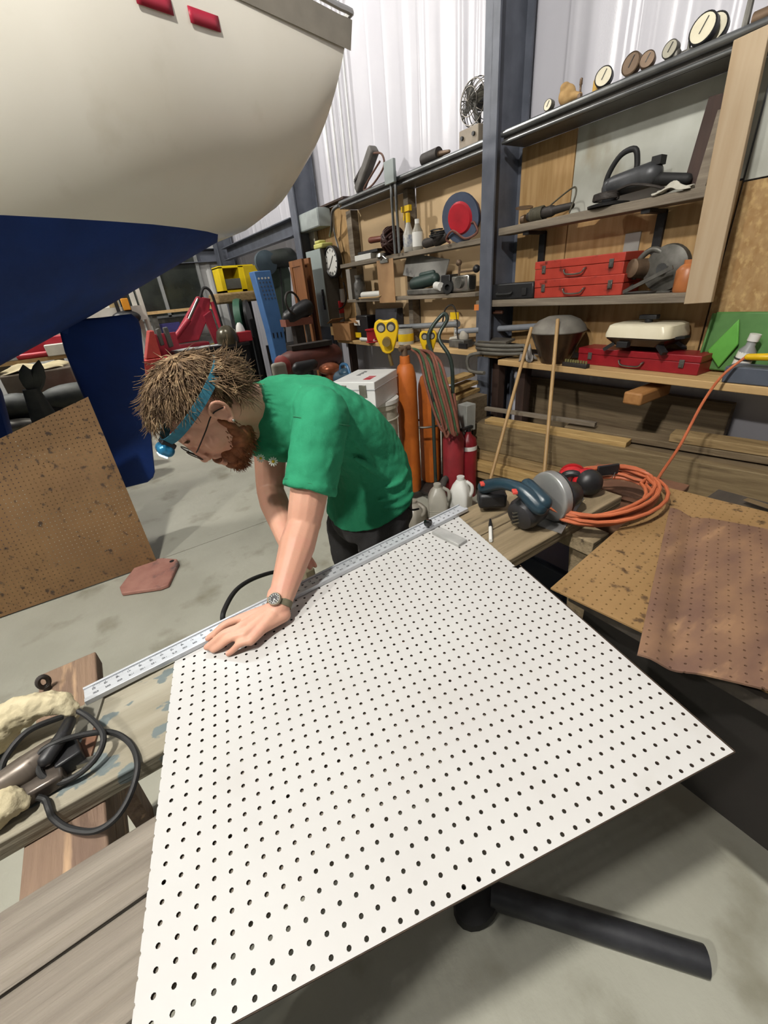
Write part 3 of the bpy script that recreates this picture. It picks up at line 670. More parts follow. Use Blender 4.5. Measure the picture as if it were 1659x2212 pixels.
HM = Matrix(((HF.x * HS, HL.x * HS, HU.x * HS, HO.x), (HF.y * HS, HL.y * HS, HU.y * HS, HO.y), (HF.z * HS, HL.z * HS, HU.z * HS, HO.z), (0, 0, 0, 1)))
def remesh(ob, vox, it=6, fac=0.5):
    k = ob.modifiers.new('remesh', 'REMESH'); k.mode = 'VOXEL'; k.voxel_size = vox; k.use_smooth_shade = True
    k = ob.modifiers.new('smooth', 'SMOOTH'); k.factor = fac; k.iterations = it
    return ob
# joints
SH, EL, WR = Vector((0.515, 1.135, 1.275)), Vector((0.366, 1.065, 0.985)), Vector((0.196, 0.916, 0.852))
SHR, ELR, WRR = Vector((0.49, 1.52, 1.25)), Vector((0.398, 1.46, 0.95)), Vector((0.338, 1.18, 0.868))
b = MB(HM)
b.ell((-0.012, 0, 0.048), (0.100, 0.077, 0.092), n=24, k=16)
b.ell((0.030, 0, -0.015), (0.074, 0.064, 0.088), n=24, k=16)
b.ell((0.060, 0, 0.030), (0.048, 0.058, 0.05), n=20, k=12)
b.ell((0.040, 0, -0.082), (0.056, 0.050, 0.040), n=20, k=12); b.ell((0.082, 0, -0.102), (0.024, 0.026, 0.022))
b.cap((0.096, -0.03, 0.028), (0.096, 0.03, 0.028), 0.013, 0.013)
b.chain([(0.103, 0, 0.02), (0.111, 0, -0.008), (0.120, 0, -0.030)], [0.009, 0.010, 0.012]); b.ell((0.113, 0.011, -0.034), 0.009); b.ell((0.113, -0.011, -0.034), 0.009)
b.ell((0.100, 0, -0.055), (0.014, 0.030, 0.016)); b.ell((0.110, 0, -0.066), (0.011, 0.025, 0.008)); b.ell((0.107, 0, -0.080), (0.012, 0.022, 0.009))
for s_ in (-1, 1):
    b.ell((0.060, s_ * 0.046, -0.02), (0.03, 0.018, 0.028)); b.ell((0.088, s_ * 0.031, 0.008), (0.013, 0.016, 0.011))
    # ear
    er = [(0.012, s_ * 0.078, 0.012), (0.008, s_ * 0.086, 0.030), (-0.008, s_ * 0.091, 0.037), (-0.022, s_ * 0.092, 0.028), (-0.026, s_ * 0.089, 0.008), (-0.018, s_ * 0.083, -0.012), (-0.006, s_ * 0.078, -0.026), (0.004, s_ * 0.075, -0.022)]
    b.chain(smoothpts(er, 3), [0.0048] * 30, n=8); b.ell((-0.006, s_ * 0.075, 0.008), (0.020, 0.006, 0.030)); b.ell((-0.002, s_ * 0.078, -0.024), (0.009, 0.006, 0.011))
b.m = Matrix.Identity(4)
nk0 = HM @ Vector((-0.025, 0, -0.02)); NB = Vector((0.415, 1.34, 1.285))
b.chain([nk0, nk0.lerp(NB, 0.5), NB], [0.072, 0.070, 0.078]); b.cap(HM @ Vector((0.03, 0, -0.08)), NB + Vector((-0.03, 0, -0.03)), 0.045, 0.055)
SP = [NB, Vector((0.56, 1.355, 1.235)), Vector((0.70, 1.365, 1.15)), Vector((0.81, 1.375, 1.0)), Vector((0.86, 1.38, 0.86))]
b.chain(SP, [0.07, 0.095, 0.095, 0.09, 0.1]); b.cap(SP[1] + Vector((0, -0.12, 0)), SP[1] + Vector((0, 0.12, 0)), 0.07, 0.07)
# near (left) arm
def arm(S, E_, W, fl):
    m1, f1 = S.lerp(E_, 0.5), E_.lerp(W, 0.28); b.chain([S, m1, E_.lerp(S, 0.12), E_, f1, E_.lerp(W, 0.6), W], [0.066, 0.062, 0.055, 0.051, 0.0535, 0.0435, 0.0315])
arm(SH, EL, WR, 1); arm(SHR, ELR, WRR, -1)
b.ell(EL + Vector((0.022, 0.012, -0.012)), 0.038); b.cap(WR, WR + (EL - WR) * 0.12 + Vector((-0.008, 0.012, 0)), 0.027, 0.030)
b.ell(WR.lerp(EL, 0.05), (0.034, 0.034, 0.022))
# near hand flat on ruler and board
def fing(pts, rs): b.chain(smoothpts(pts, 3), [rs[0] + (rs[-1] - rs[0]) * i / (3 * (len(pts) - 1)) for i in range(3 * (len(pts) - 1) + 1)], n=12)
kn = {'i': at(517, 1338, z=0.852), 'm': at(517, 1357, z=0.853), 'r': at(527, 1371, z=0.848), 'p': at(541, 1385, z=0.838)}
tip = {'i': at(450, 1379, z=0.832), 'm': at(447, 1398, z=0.826), 'r': at(461, 1404, z=0.8205), 'p': at(493, 1412, z=0.8185)}
for q, r_ in (('i', 0.0112), ('m', 0.0114), ('r', 0.0110), ('p', 0.0098)):
    k0, t0 = kn[q], tip[q]; mid = k0.lerp(t0, 0.42) + Vector((0, 0, 0.010)); m2_ = k0.lerp(t0, 0.75) + Vector((0, 0, 0.003))
    fing([k0, mid, m2_, t0], [r_ * 1.08, r_ * 0.82]); b.ell(k0, r_ * 1.22)
    base = WR + Vector((-0.025, {'i': 0.012, 'm': 0.003, 'r': -0.008, 'p': -0.02}[q], -0.004)); b.cap(base, k0, 0.0195, r_ * 1.25)
pc = (kn['i'] + kn['p']) / 2
b.cap(kn['i'].lerp(WR, 0.5) + Vector((0.0, 0, -0.005)), kn['p'].lerp(WR, 0.5) + Vector((0, 0, -0.004)), 0.019, 0.018); b.cap(kn['p'].lerp(WR, 0.35), WR + Vector((0.004, -0.020, -0.016)), 0.016, 0.020)
th0 = WR + Vector((-0.02, 0.02, -0.012)); fing([th0, th0 + Vector((-0.032, 0.014, -0.008)), th0 + Vector((-0.062, 0.024, -0.012)), th0 + Vector((-0.088, 0.018, -0.012))], [0.017, 0.010])
# far hand resting on the rear of the straightedge
for k_, dx_ in enumerate((-0.026, -0.009, 0.008, 0.022)):
    base = WRR + Vector((dx_ * 0.6, -0.05, -0.005)); fing([base, base + Vector((dx_ * 0.4, -0.045, 0.004)), base + Vector((dx_ * 0.6, -0.078, -0.012)), base + Vector((dx_ * 0.7, -0.09, -0.022))], [0.0098, 0.0078]); b.cap(WRR, base, 0.022, 0.0125)
fing([WRR + Vector((-0.012, -0.02, -0.01)), WRR + Vector((-0.035, -0.05, -0.014)), WRR + Vector((-0.035, -0.085, -0.022))], [0.013, 0.009])
# legs and feet
for y in (1.235, 1.525):
    b.chain([(0.80, 1.38 + (y - 1.38) * 0.8, 0.86), (0.71, y, 0.47), (0.88, y, 0.10), (0.76, y, 0.05)], [0.07, 0.05, 0.04, 0.035])
body = obj('body', b, skin, PR, fix=False); remesh(body, 0.0034, 7)
# t-shirt
def ring(c, dirv, ht, hw, n=28, front=0.0, ex=2.3):
    c = Vector(c); dirv = Vector(dirv).normalized(); yv_ = Vector((0, 1, 0)); bk = dirv.cross(yv_) * -1
    if bk.z < 0 and bk.x < 0: bk = -bk
    out = []
    for j in range(n):
        g = 2 * math.pi * j / n; cs, sn = math.cos(g), math.sin(g)
        a = math.copysign(abs(cs) ** (2 / ex), cs); s2 = math.copysign(abs(sn) ** (2 / ex), sn)
        out.append(c + bk * (a * ht if a > 0 else a * (ht + front)) + yv_ * s2 * hw)
    return out
b = MB()
b.loft([ring((0.375, 1.335, 1.310), (-0.83, 0, 0.5), 0.070, 0.080, front=0.01, ex=2), ring((0.42, 1.335, 1.295), (-0.83, 0, 0.55), 0.098, 0.125, front=0.03), ring((0.475, 1.34, 1.270), (-0.8, 0, 0.5), 0.116, 0.18, front=0.035), ring((0.55, 1.35, 1.240), (-0.83, 0, 0.55), 0.132, 0.205, front=0.02),
        ring((0.63, 1.355, 1.195), (-0.75, 0, 0.66), 0.132, 0.205), ring((0.70, 1.36, 1.14), (-0.66, 0, 0.75), 0.130, 0.20), ring((0.76, 1.365, 1.06), (-0.55, 0, 0.83), 0.128, 0.195, front=0.02), ring((0.800, 1.37, 0.98), (-0.4, 0, 0.92), 0.128, 0.195, front=0.04), ring((0.81, 1.37, 0.90), (-0.28, 0, 0.96), 0.132, 0.20, front=0.065), ring((0.795, 1.37, 0.82), (-0.32, 0, 0.94), 0.142, 0.21, front=0.065), ring((0.793, 1.37, 0.812), (-0.32, 0, 0.94), 0.138, 0.206, front=0.06)])
def sleeve(S, E_, t1, r0, r1, tilt_=Vector((0, 0, 0))):
    hem = S.lerp(E_, t1); d_ = (E_ - S).normalized(); rings = []
    for t_, r_ in ((-0.28, 0.55), (-0.12, 0.9), (0.0, 1.0), (0.35, 1.0), (0.6, 1.0), (0.9, 1.0), (0.91, 1.05), (1.0, 1.05)):
        c_ = S.lerp(hem, t_); nd = (d_ + tilt_ * max(0, t_)).normalized(); a_ = nd.orthogonal().normalized()
        if abs(a_.y) > 0: a_ = (Vector((0, 1, 0)) - nd * nd.y).normalized()
        c2_ = nd.cross(a_); rr2 = (r0 + (r1 - r0) * max(0, t_)) * r_
        rings.append([c_ + (a_ * math.cos(2 * math.pi * j / 26) + c2_ * math.sin(2 * math.pi * j / 26)) * rr2 for j in range(26)])
    b.loft(rings); return hem
hemL = sleeve(SH + Vector((0.005, 0.005, 0)), EL, 0.70, 0.086, 0.079, Vector((-0.22, -0.1, -0.25))); hemR = sleeve(SHR, ELR, 0.50, 0.085, 0.072)
b.cap(SP[1] + Vector((-0.03, -0.13, 0.03)), SH + Vector((0.0, 0.015, 0.012)), 0.085, 0.078); b.cap(SP[1] + Vector((-0.03, 0.12, 0.03)), SHR, 0.075, 0.07)
b.ell((0.40, 1.37, 1.165), (0.10, 0.15, 0.055), rot=(0, 0.5, 0))                           # slack cloth hanging at the chest
# creases gathering above the hem and below the arm
def fold(pts, r): b.tube(smoothpts(pts, 4), [r * math.sin(math.pi * (0.12 + 0.76 * i / (4 * (len(pts) - 1)))) for i in range(4 * (len(pts) - 1) + 1)], 8)
fold([(0.70, 1.178, 0.90), (0.80, 1.178, 0.885), (0.87, 1.185, 0.92)], 0.015)
fold([(0.72, 1.176, 0.865), (0.80, 1.172, 0.85), (0.87, 1.18, 0.875)], 0.014)
fold([(0.74, 1.172, 0.94), (0.80, 1.175, 0.945), (0.86, 1.185, 0.98)], 0.012)
fold([(0.62, 1.165, 1.10), (0.70, 1.172, 1.03), (0.76, 1.176, 0.97)], 0.015)
fold([(0.60, 1.15, 1.19), (0.66, 1.165, 1.12), (0.70, 1.172, 1.06)], 0.013)
fold([(0.44, 1.062, 1.20), (0.50, 1.052, 1.235), (0.57, 1.085, 1.27)], 0.010); fold([(0.415, 1.045, 1.13), (0.46, 1.032, 1.155), (0.50, 1.045, 1.19)], 0.010)
shirt = obj('t_shirt', b, tee, PR, fix=False); remesh(shirt, 0.0055, 6)
tx = bpy.data.textures.new('cloth_wrinkle', 'CLOUDS'); tx.noise_scale = 0.075; tx.noise_depth = 2
k = shirt.modifiers.new('wrinkle', 'DISPLACE'); k.texture = tx; k.strength = 0.016; k.mid_level = 0.5
# collar rib, hem stitching
dk = mat('green_rib', '#226c4a', rough=0.85, bump=0.1, bscale=300)
b = MB(); b.tube([p for p in ring((0.374, 1.335, 1.308), (-0.83, 0, 0.5), 0.063, 0.078, front=0.02, ex=2)], 0.008, 8, closed=True); obj('collar', b, dk, PR)
sd_ = (EL - SH).normalized()
b = MB(); b.torus(hemL - sd_ * 0.022, 0.0812, 0.0012, axis=sd_ + Vector((-0.2, -0.09, -0.23)), n=36, k=6); obj('sleeve_stitching', b, dk, PR)
# shoulder seam
b = MB(); b.torus(SH + sd_ * 0.02 + Vector((0.006, 0.004, 0)), 0.0852, 0.0018, axis=sd_ + Vector((0.1, 0.1, 0)), n=40, k=6); obj('armhole_seam', b, dk, PR)
# daisies printed on the chest
for (u, v, sz) in ((590, 997, 0.016), (563, 990, 0.014)):
    b = MB(); bc = MB(); P = at(u, v, y=1.235)
    f_ = FR(P, 0, math.radians(70), 0)
    for k in range(11):
        g = 2 * math.pi * k / 11; b.m = f_; b.ell((math.cos(g) * sz * 0.65, math.sin(g) * sz * 0.65, 0), (sz * 0.38, sz * 0.16, 0.0012), rot=(0, 0, g), n=8, k=5)
    bc.m = f_; bc.ell((0, 0, 0.001), (sz * 0.3, sz * 0.3, 0.0025), n=12, k=6)
    pe = obj('daisy_print', b, mat('print_white', '#dedcd2', rough=0.8), PR); obj('daisy_centre', bc, mat('print_yellow', '#d2b02a', rough=0.8), pe)
# trousers
b = MB()
b.loft([ring((0.80, 1.37, 0.96), (-0.35, 0, 0.94), 0.105, 0.16), ring((0.815, 1.372, 0.90), (-0.2, 0, 0.98), 0.12, 0.175, front=0.02), ring((0.805, 1.375, 0.82), (-0.1, 0, 1), 0.145, 0.19, front=0.03), ring((0.79, 1.378, 0.74), (0, 0, 1), 0.15, 0.192, front=0.03), ring((0.78, 1.378, 0.68), (0, 0, 1), 0.13, 0.185, front=0.03)])
for y in (1.235, 1.525):
    s_ = -1 if y < 1.38 else 1
    b.chain([(0.79, 1.38 + s_ * 0.1, 0.79), (0.74, y, 0.64), (0.71, y, 0.47), (0.78, y, 0.3), (0.88, y, 0.09)], [0.105, 0.105, 0.082, 0.070, 0.062])
fold([(0.74, 1.195, 0.76), (0.80, 1.185, 0.72), (0.88, 1.19, 0.70)], 0.012); fold([(0.74, 1.20, 0.69), (0.80, 1.19, 0.67), (0.87, 1.20, 0.66)], 0.012)
pants = obj('trousers', b, trs, PR, fix=False); remesh(pants, 0.008, 5)
k = pants.modifiers.new('wrinkle', 'DISPLACE'); k.texture = tx; k.strength = 0.016; k.mid_level = 0.5
b = MB(); pk = [(0.835, 1.181, 0.835), (0.862, 1.184, 0.800), (0.905, 1.192, 0.785)]; b.tube(smoothpts(pk, 4), 0.004, 6); obj('pocket_seam', b, mat('seam_dark', '#232324', rough=0.9), PR)
for y in (1.235, 1.525):
    b = MB(); b.chain([(0.93, y, 0.055), (0.82, y, 0.05), (0.74, y, 0.045)], [0.052, 0.05, 0.045]); b.box((0.835, y, 0.012), (0.28, 0.1, 0.024)); s_ = obj('boot', b, mat('boot_dark', '#2a2622', rough=0.7), PR); remesh(s_, 0.006, 3)
# ------------------------------------------------------------------ hair, beard
hairm = mat('brown_hair', '#7d654a', '#4c3a29', rough=0.6, scale=38, detail=5, lo=0.35, hi=0.62, c3='#a8916e', s3=55, lo3=0.56, hi3=0.70, spec=0.25)
beardm = mat('red_beard', '#85502f', '#5f3218', rough=0.6, scale=45, detail=4, spec=0.3)
hr = random.Random(11)
CC, CR = Vector((-0.012, 0, 0.048)), Vector((0.100, 0.077, 0.092))
C2, R2_ = Vector((0.000, 0, 0.052)), Vector((0.114, 0.086, 0.100))
def hairy(n):
    if n.x > 0.05:
        lim = 0.16 + 0.60 * min(1, n.x / 0.75)
        if n.x > 0.86: lim = 0.75
        return n.z > lim - 0.10 * (1 - abs(n.y))
    return n.z > -0.62 + (0.75 if n.x > -0.28 else 0.0) * (1.0 if abs(n.y) > 0.55 else 0.0)
b = MB(HM); vs = []; n_, k_ = 40, 26; fs = []
for i in range(k_ + 1):
    a = -math.pi / 2 + math.pi * i / k_
    for j in range(n_):
        g = 2 * math.pi * j / n_; v = Vector((math.cos(a) * math.cos(g), math.cos(a) * math.sin(g), math.sin(a))); e = 1.0 + 0.04 * math.sin(7 * g + 5 * a)
        vs.append((v, C2 + Vector((R2_.x * v.x * e, R2_.y * v.y * e, R2_.z * v.z * e))))
for i in range(k_):
    for j in range(n_):
        q = (i * n_ + j, i * n_ + (j + 1) % n_, (i + 1) * n_ + (j + 1) % n_, (i + 1) * n_ + j)
        if all(hairy(vs[t_][0]) for t_ in q): fs.append(q)
b.add([p for _, p in vs], fs)
HG = (HM.to_3x3().inverted() @ Vector((0, 0, -1))).normalized()
whorl = Vector((-0.62, 0.1, 0.78)).normalized()
def clump(mb, root, nrm, dirv, length, rad, curl, seg=5, grav=0.25, lift=False):
    p = root.copy(); d_ = (dirv + nrm * (0.62 if lift else 0.22)).normalized(); pts = [p - nrm * 0.003]; rs = [rad]
    ax = Vector((hr.uniform(-1, 1), hr.uniform(-1, 1), hr.uniform(-1, 1))).normalized()
    for s_ in range(seg):
        t_ = (s_ + 1) / seg
        d_ = (d_ + HG * grav * 0.30 - nrm * (0.10 if lift else 0.02) + ax.cross(d_) * curl).normalized()
        p = p + d_ * length / seg; pts.append(p); rs.append(rad * (1 - 0.82 * t_))
    mb.tube(pts, rs, 4)
cnt = 0
while cnt < 3800:
    v = Vector((hr.gauss(0, 1), hr.gauss(0, 1), hr.gauss(0, 1))).normalized()
    if not hairy(v): continue
    P = C2 + Vector((R2_.x * v.x, R2_.y * v.y, R2_.z * v.z)); nn = Vector((v.x / CR.x, v.y / CR.y, v.z / CR.z)).normalized()
    tg = v - whorl; tg = (tg - nn * tg.dot(nn)); tg = tg.normalized() if tg.length > 1e-3 else nn.orthogonal()
    back = v.x < -0.45 and v.z < 0.15
    ln_ = hr.uniform(0.05, 0.085) if back else (hr.uniform(0.03, 0.055) if v.z > 0.25 else hr.uniform(0.014, 0.026))
    if back: tg = (tg + Vector((-0.5, 0, -0.5)) + nn * 0.4).normalized()
    clump(b, P, nn, tg, ln_, hr.uniform(0.0012, 0.0024), hr.uniform(-0.30, 0.30), seg=6, grav=0.1 if back else 0.35, lift=back or hr.random() < 0.12); cnt += 1
hair = obj('hair', b, hairm, PR, fix=False, ang=180)
b = MB(HM)
for (c_, r_) in (((0.042, 0, -0.086), (0.060, 0.054, 0.040)), ((0.084, 0, -0.106), (0.030, 0.032, 0.028)), ((0.106, 0, -0.058), (0.014, 0.032, 0.010)), ((0.094, 0, -0.095), (0.026, 0.032, 0.022)), ((0.014, 0.058, -0.028), (0.010, 0.010, 0.032)), ((0.014, -0.058, -0.028), (0.010, 0.010, 0.032)), ((0.082, 0.026, -0.078), (0.022, 0.016, 0.026)), ((0.082, -0.026, -0.078), (0.022, 0.016, 0.026)), ((0.030, 0.030, -0.072), (0.034, 0.034, 0.036)), ((0.030, -0.030, -0.072), (0.034, 0.034, 0.036)), ((0.022, 0.050, -0.05), (0.016, 0.016, 0.035)), ((0.022, -0.050, -0.05), (0.016, 0.016, 0.035))): b.ell(c_, r_, n=20, k=12)
cnt = 0
FE = [((0.040, 0, -0.082), (0.056, 0.050, 0.040)), ((0.082, 0, -0.102), (0.024, 0.026, 0.022)), ((0.030, 0, -0.015), (0.074, 0.064, 0.088))]
while cnt < 1800:
    c_, r_ = FE[hr.choice((0, 0, 1, 1, 2, 2, 2))]; v = Vector((hr.gauss(0, 1), hr.gauss(0, 1), hr.gauss(0, 1))).normalized(); c_ = Vector(c_)
    P = c_ + Vector((r_[0] * v.x, r_[1] * v.y, r_[2] * v.z)); nn = Vector((v.x / r_[0], v.y / r_[1], v.z / r_[2])).normalized()
    side = abs(P.y) > 0.030
    ok = (P.z < -0.078 and P.x > 0.005) or (side and P.z < 0.0 - (P.x - 0.0) * 0.85 and P.x < 0.085 and P.x > -0.004) or (P.x > 0.094 and -0.062 < P.z < -0.044 and abs(P.y) < 0.034)
    if not ok or (P.x < 0.03 and P.z < -0.11): continue
    clump(b, P, nn, Vector((0.35, 0, -0.9)), hr.uniform(0.016, 0.030) if P.z < -0.07 else hr.uniform(0.008, 0.014), hr.uniform(0.0010, 0.0019), hr.uniform(-0.3, 0.3), seg=3, grav=0.0); cnt += 1
obj('beard', b, beardm, PR, fix=False, ang=180)
for s_ in (-1, 1):
    b = MB(HM)
    for k in range(26):
        y = s_ * (0.014 + 0.034 * k / 25); P = Vector((0.106 - abs(y) * 0.35 + 0.003, y, 0.032 + 0.006 * math.sin(k / 25 * 3.0))); clump(b, P, Vector((1, 0, 0)), Vector((0, s_, 0.1)), 0.011, 0.0013, 0.1, seg=2, grav=0)
    obj('eyebrow', b, hairm, PR, fix=False)
# ear stud
b = MB(HM); b.ell((-0.001, 0.0865, -0.027), 0.0036, n=12, k=8); obj('ear_stud', b, chrome, PR)
# finger nails
nm = mat('nail', '#d8a898', rough=0.3)
for q in 'imrp':
    t0 = tip[q]; d_ = (tip[q] - kn[q]).normalized(); d_.z = -0.2; d_.normalize(); sd2 = Vector((d_.y, -d_.x, 0)).normalized()
    b = MB(Matrix(((d_.x, sd2.x, 0, t0.x), (d_.y, sd2.y, 0, t0.y), (d_.z, 0, 1, t0.z + 0.0062), (0, 0, 0, 1)))); b.ell((0.001, 0, 0), (0.0058, 0.0048, 0.0016), n=12, k=6); obj('fingernail', b, nm, PR)
# ------------------------------------------------------------------ head torch
def HP(x, y, z): return HM @ Vector((x, y, z))
HMi = HM.inverted()
tor = thing('head_torch', 'teal headlamp strapped around the bending man\'s brow', 'headlamp', HP(0.11, 0, 0.06))
def strap_pt(g, off=0.0):
    # loop around the skull in a plane through brow and upper back of the head
    c_ = Vector((-0.002, 0, 0.058)); X_ = Vector((0.993, 0, 0.10)).normalized(); R1, R2 = 0.119, 0.094
    return c_ + X_ * (R1 * math.cos(g)) + Vector((0, R2 * math.sin(g), 0)), X_
b = MB(HM); n_ = 64; vs = []
for i in range(n_):
    p_, X_ = strap_pt(2 * math.pi * i / n_); upv = Vector((-0.10, 0, 0.993))
    for dz, dr in ((-0.011, 0), (0.011, 0), (0.011, 0.0022), (-0.011, 0.0022)):
        o_ = (p_ - Vector((-0.002, 0, 0.058))).normalized(); vs.append(p_ + upv * dz + o_ * dr)
b.add(vs, [(i * 4 + j, ((i + 1) % n_) * 4 + j, ((i + 1) % n_) * 4 + (j + 1) % 4, i * 4 + (j + 1) % 4) for i in range(n_) for j in range(4)])
obj('strap', b, mat('teal_webbing', '#2d6c80', '#276073', rough=0.8, scale=60), tor)
lp = Vector((0.136, 0, 0.064)); b = MB(HM); b.cap(lp + Vector((0, -0.014, 0.004)), lp + Vector((0, 0.014, 0.004)), 0.0155, 0.0155, 16); b.cap(lp + Vector((0, -0.014, -0.006)), lp + Vector((0, 0.014, -0.006)), 0.0155, 0.0155, 16)
o = obj('lamp_body', b, mat('lamp_blue', '#2f7fa8', '#276f96', rough=0.25, metal=0.3), tor); remesh(o, 0.0025, 4)
b = MB(HM); b.box(lp + Vector((-0.016, 0, 0)), (0.012, 0.045, 0.034)); obj('mount', b, blk, tor, bev=0.003)
b = MB(HM); b.box(lp + Vector((0.016, 0, -0.001)), (0.004, 0.034, 0.020)); obj('lens', b, mat('lamp_lens', '#bfe4ff', emit='#a8dcff', estr=6.0), tor, bev=0.0015)
l = bpy.data.lights.new('beam', 'SPOT'); l.energy = 4.5; l.spot_size = math.radians(62); l.spot_blend = 0.8; l.color = (0.80, 0.92, 1.0); l.shadow_soft_size = 0.012
o = bpy.data.objects.new('beam', l); COL.objects.link(o); o.parent = tor
src = HM @ (lp + Vector((0.024, 0, -0.002))); tgt = at(470, 1440, z=ZT); o.location = src - ORG[tor.name]; o.rotation_euler = (tgt - src).to_track_quat('-Z', 'Y').to_euler()
# ------------------------------------------------------------------ spectacles
gl = thing('eyeglasses', 'thin dark framed eyeglasses on the bending man\'s nose', 'glasses', HP(0.115, 0, 0.005))
fr = mat('frame_dark', '#1c1714', rough=0.35)
for s_ in (-1, 1):
    pts = [Vector((0.121 - 0.10 * (abs(0.034 + 0.025 * math.cos(g)) ** 1.6) * 1.5, s_ * (0.034 + 0.025 * math.copysign(abs(math.cos(g)) ** 0.7, math.cos(g))), 0.004 + 0.018 * math.copysign(abs(math.sin(g)) ** 0.7, math.sin(g)))) for g in [2 * math.pi * i / 28 for i in range(28)]]
    b = MB(HM); b.tube(pts, 0.0014, 6, closed=True); obj('rim', b, fr, gl)
    b = MB(HM); b.add(pts, [tuple(range(28))]); obj('lens', b, mat('spectacle_lens', '#ffffff', rough=0.03, trans=1.0, alpha=0.25), gl)
    b = MB(HM); b.tube(smoothpts([(0.108, s_ * 0.060, 0.012), (0.098, s_ * 0.070, 0.014), (0.05, s_ * 0.078, 0.018), (0.008, s_ * 0.083, 0.022), (-0.018, s_ * 0.084, 0.006)], 4), 0.0016, 6); obj('temple', b, fr, gl)
b = MB(HM); b.tube([(0.119, -0.010, 0.010), (0.123, 0, 0.013), (0.119, 0.010, 0.010)], 0.0014, 6); obj('bridge', b, fr, gl)
# ------------------------------------------------------------------ wrist watch
fd = (EL - WR).normalized(); wc = WR + fd * 0.012
dn_ = Vector((-0.42, -0.40, 1.0)); dn_ = (dn_ - fd * dn_.dot(fd)).normalized(); ws = fd.cross(dn_)
WM = Matrix(((fd.x, ws.x, dn_.x, wc.x), (fd.y, ws.y, dn_.y, wc.y), (fd.z, ws.z, dn_.z, wc.z), (0, 0, 0, 1)))
wat = thing('wrist_watch', 'field watch with black dial on the man\'s wrist', 'watch', wc)
b = MB(WM); vs = []; n_ = 40
for i in range(n_):
    g = 2 * math.pi * i / n_; 
    for dx_, e in ((-0.009, 0), (0.009, 0), (0.009, 0.0022), (-0.009, 0.0022)): vs.append((dx_, (0.0325 + e) * math.sin(g), (0.0300 + e) * math.cos(g)))
b.add(vs, [(i * 4 + j, ((i + 1) % n_) * 4 + j, ((i + 1) % n_) * 4 + (j + 1) % 4, i * 4 + (j + 1) % 4) for i in range(n_) for j in range(4)])
obj('strap', b, mat('olive_strap', '#6f6a55', '#625e4b', rough=0.8, scale=80), wat)
b = MB(WM); b.lathe([(0.0, 0.030), (0.0175, 0.030), (0.0185, 0.033), (0.0185, 0.037), (0.0165, 0.0395), (0.0150, 0.0395), (0.0148, 0.0385), (0, 0.0385)], n=32); b.cyl((0, -0.0185, 0.035), (0, -0.0215, 0.035), 0.003, n=10)
obj('case', b, mat('watch_steel', '#9b9788', rough=0.3, metal=0.9), wat)
b = MB(WM); b.cyl((0, 0, 0.0385), (0, 0, 0.0388), 0.0148, n=32); obj('dial', b, mat('dial_black', '#0d0d0e', rough=0.4), wat)
b = MB(WM)
for k in range(12): g = 2 * math.pi * k / 12; b.bar((0.0095 * math.cos(g), 0.0095 * math.sin(g), 0.0391), (0.0132 * math.cos(g), 0.0132 * math.sin(g), 0.0391), 0.0016, 0.0004)
obj('hour_marks', b, wht, wat)
for (a, L_) in ((2.2, 0.008), (3.0, 0.0115)): b = MB(WM); b.bar((0, 0, 0.0394), (L_ * math.cos(a), L_ * math.sin(a), 0.0394), 0.0013, 0.0004); obj('hand', b, wht, wat)
# ------------------------------------------------------------------ things on the right shelf bay
def cordpts(p, n, R, h, jit, seed):
    rd_ = random.Random(seed); out = []
    for i in range(n * 10 + 1):
        g = 2 * math.pi * i / 10; out.append(Vector(p) + Vector((R * math.cos(g) * (1 + rd_.uniform(-jit, jit)), R * math.sin(g) * (1 + rd_.uniform(-jit, jit)), h * i / (n * 10))))
    return out
def toolbox(f, w_, d_, h_, m, label, group=None, hm=chrome, lid=0.42):
    t = thing('metal_toolbox', label, 'toolbox', f.translation, group)
    b = MB(f); b.box((0, d_ / 2, h_ * (1 - lid) / 2), (w_, d_, h_ * (1 - lid))); obj('body', b, m, t, bev=0.004)
    b = MB(f); b.box((0, d_ / 2, h_ * (1 - lid / 2) + 0.001), (w_ + 0.006, d_ + 0.006, h_ * lid)); ld = obj('lid', b, m, t, bev=0.004)
    for s_ in (-1, 1):
        b = MB(f); b.box((s_ * w_ * 0.38, -0.006, h_ * 0.55), (0.028, 0.008, h_ * 0.42)); b.box((s_ * w_ * 0.38, -0.011, h_ * 0.48), (0.016, 0.006, h_ * 0.22)); obj('latch', b, dustm, t, bev=0.002)
    hw = min(0.06, w_ * 0.16); z0 = h_ * 0.46
    b = MB(f); b.tube(smoothpts([(-hw * 1.3, -0.004, z0), (-hw * 1.25, -0.02, z0 - 0.005), (-hw * 0.8, -0.024, z0 - h_ * 0.25), (hw * 0.8, -0.024, z0 - h_ * 0.25), (hw * 1.25, -0.02, z0 - 0.005), (hw * 1.3, -0.004, z0)], 4), 0.0055, 8); obj('handle', b, hm, t)
    return t
ZCt, ZBt, ZAt, ZMt = ZC, ZB, ZA, ZM
f, w_, h_, _ = slot(1147, 1332, 636, 597, XS + 0.0, z=ZCt); toolbox(f, w_, 0.2, 0.115, redm, 'lower scuffed red metal toolbox on the dark shelf', 'stacked red toolboxes')
f2 = f.copy(); f2.translation.z = ZCt + 0.116; f2.translation.y += 0.01; toolbox(f2, w_ * 0.99, 0.2, 0.115, redm, 'upper scuffed red metal toolbox, on top of the other', 'stacked red toolboxes')
f, w_, h_, _ = slot(1034, 1146, 645, 607, XS - 0.02, z=ZCt); t = thing('tool_case', 'flat black plastic tool case left of the red toolboxes', 'case', f.translation)
b = MB(f); b.box((0, 0.11, 0.055), (w_, 0.22, 0.11)); obj('body', b, blk, t, bev=0.01)
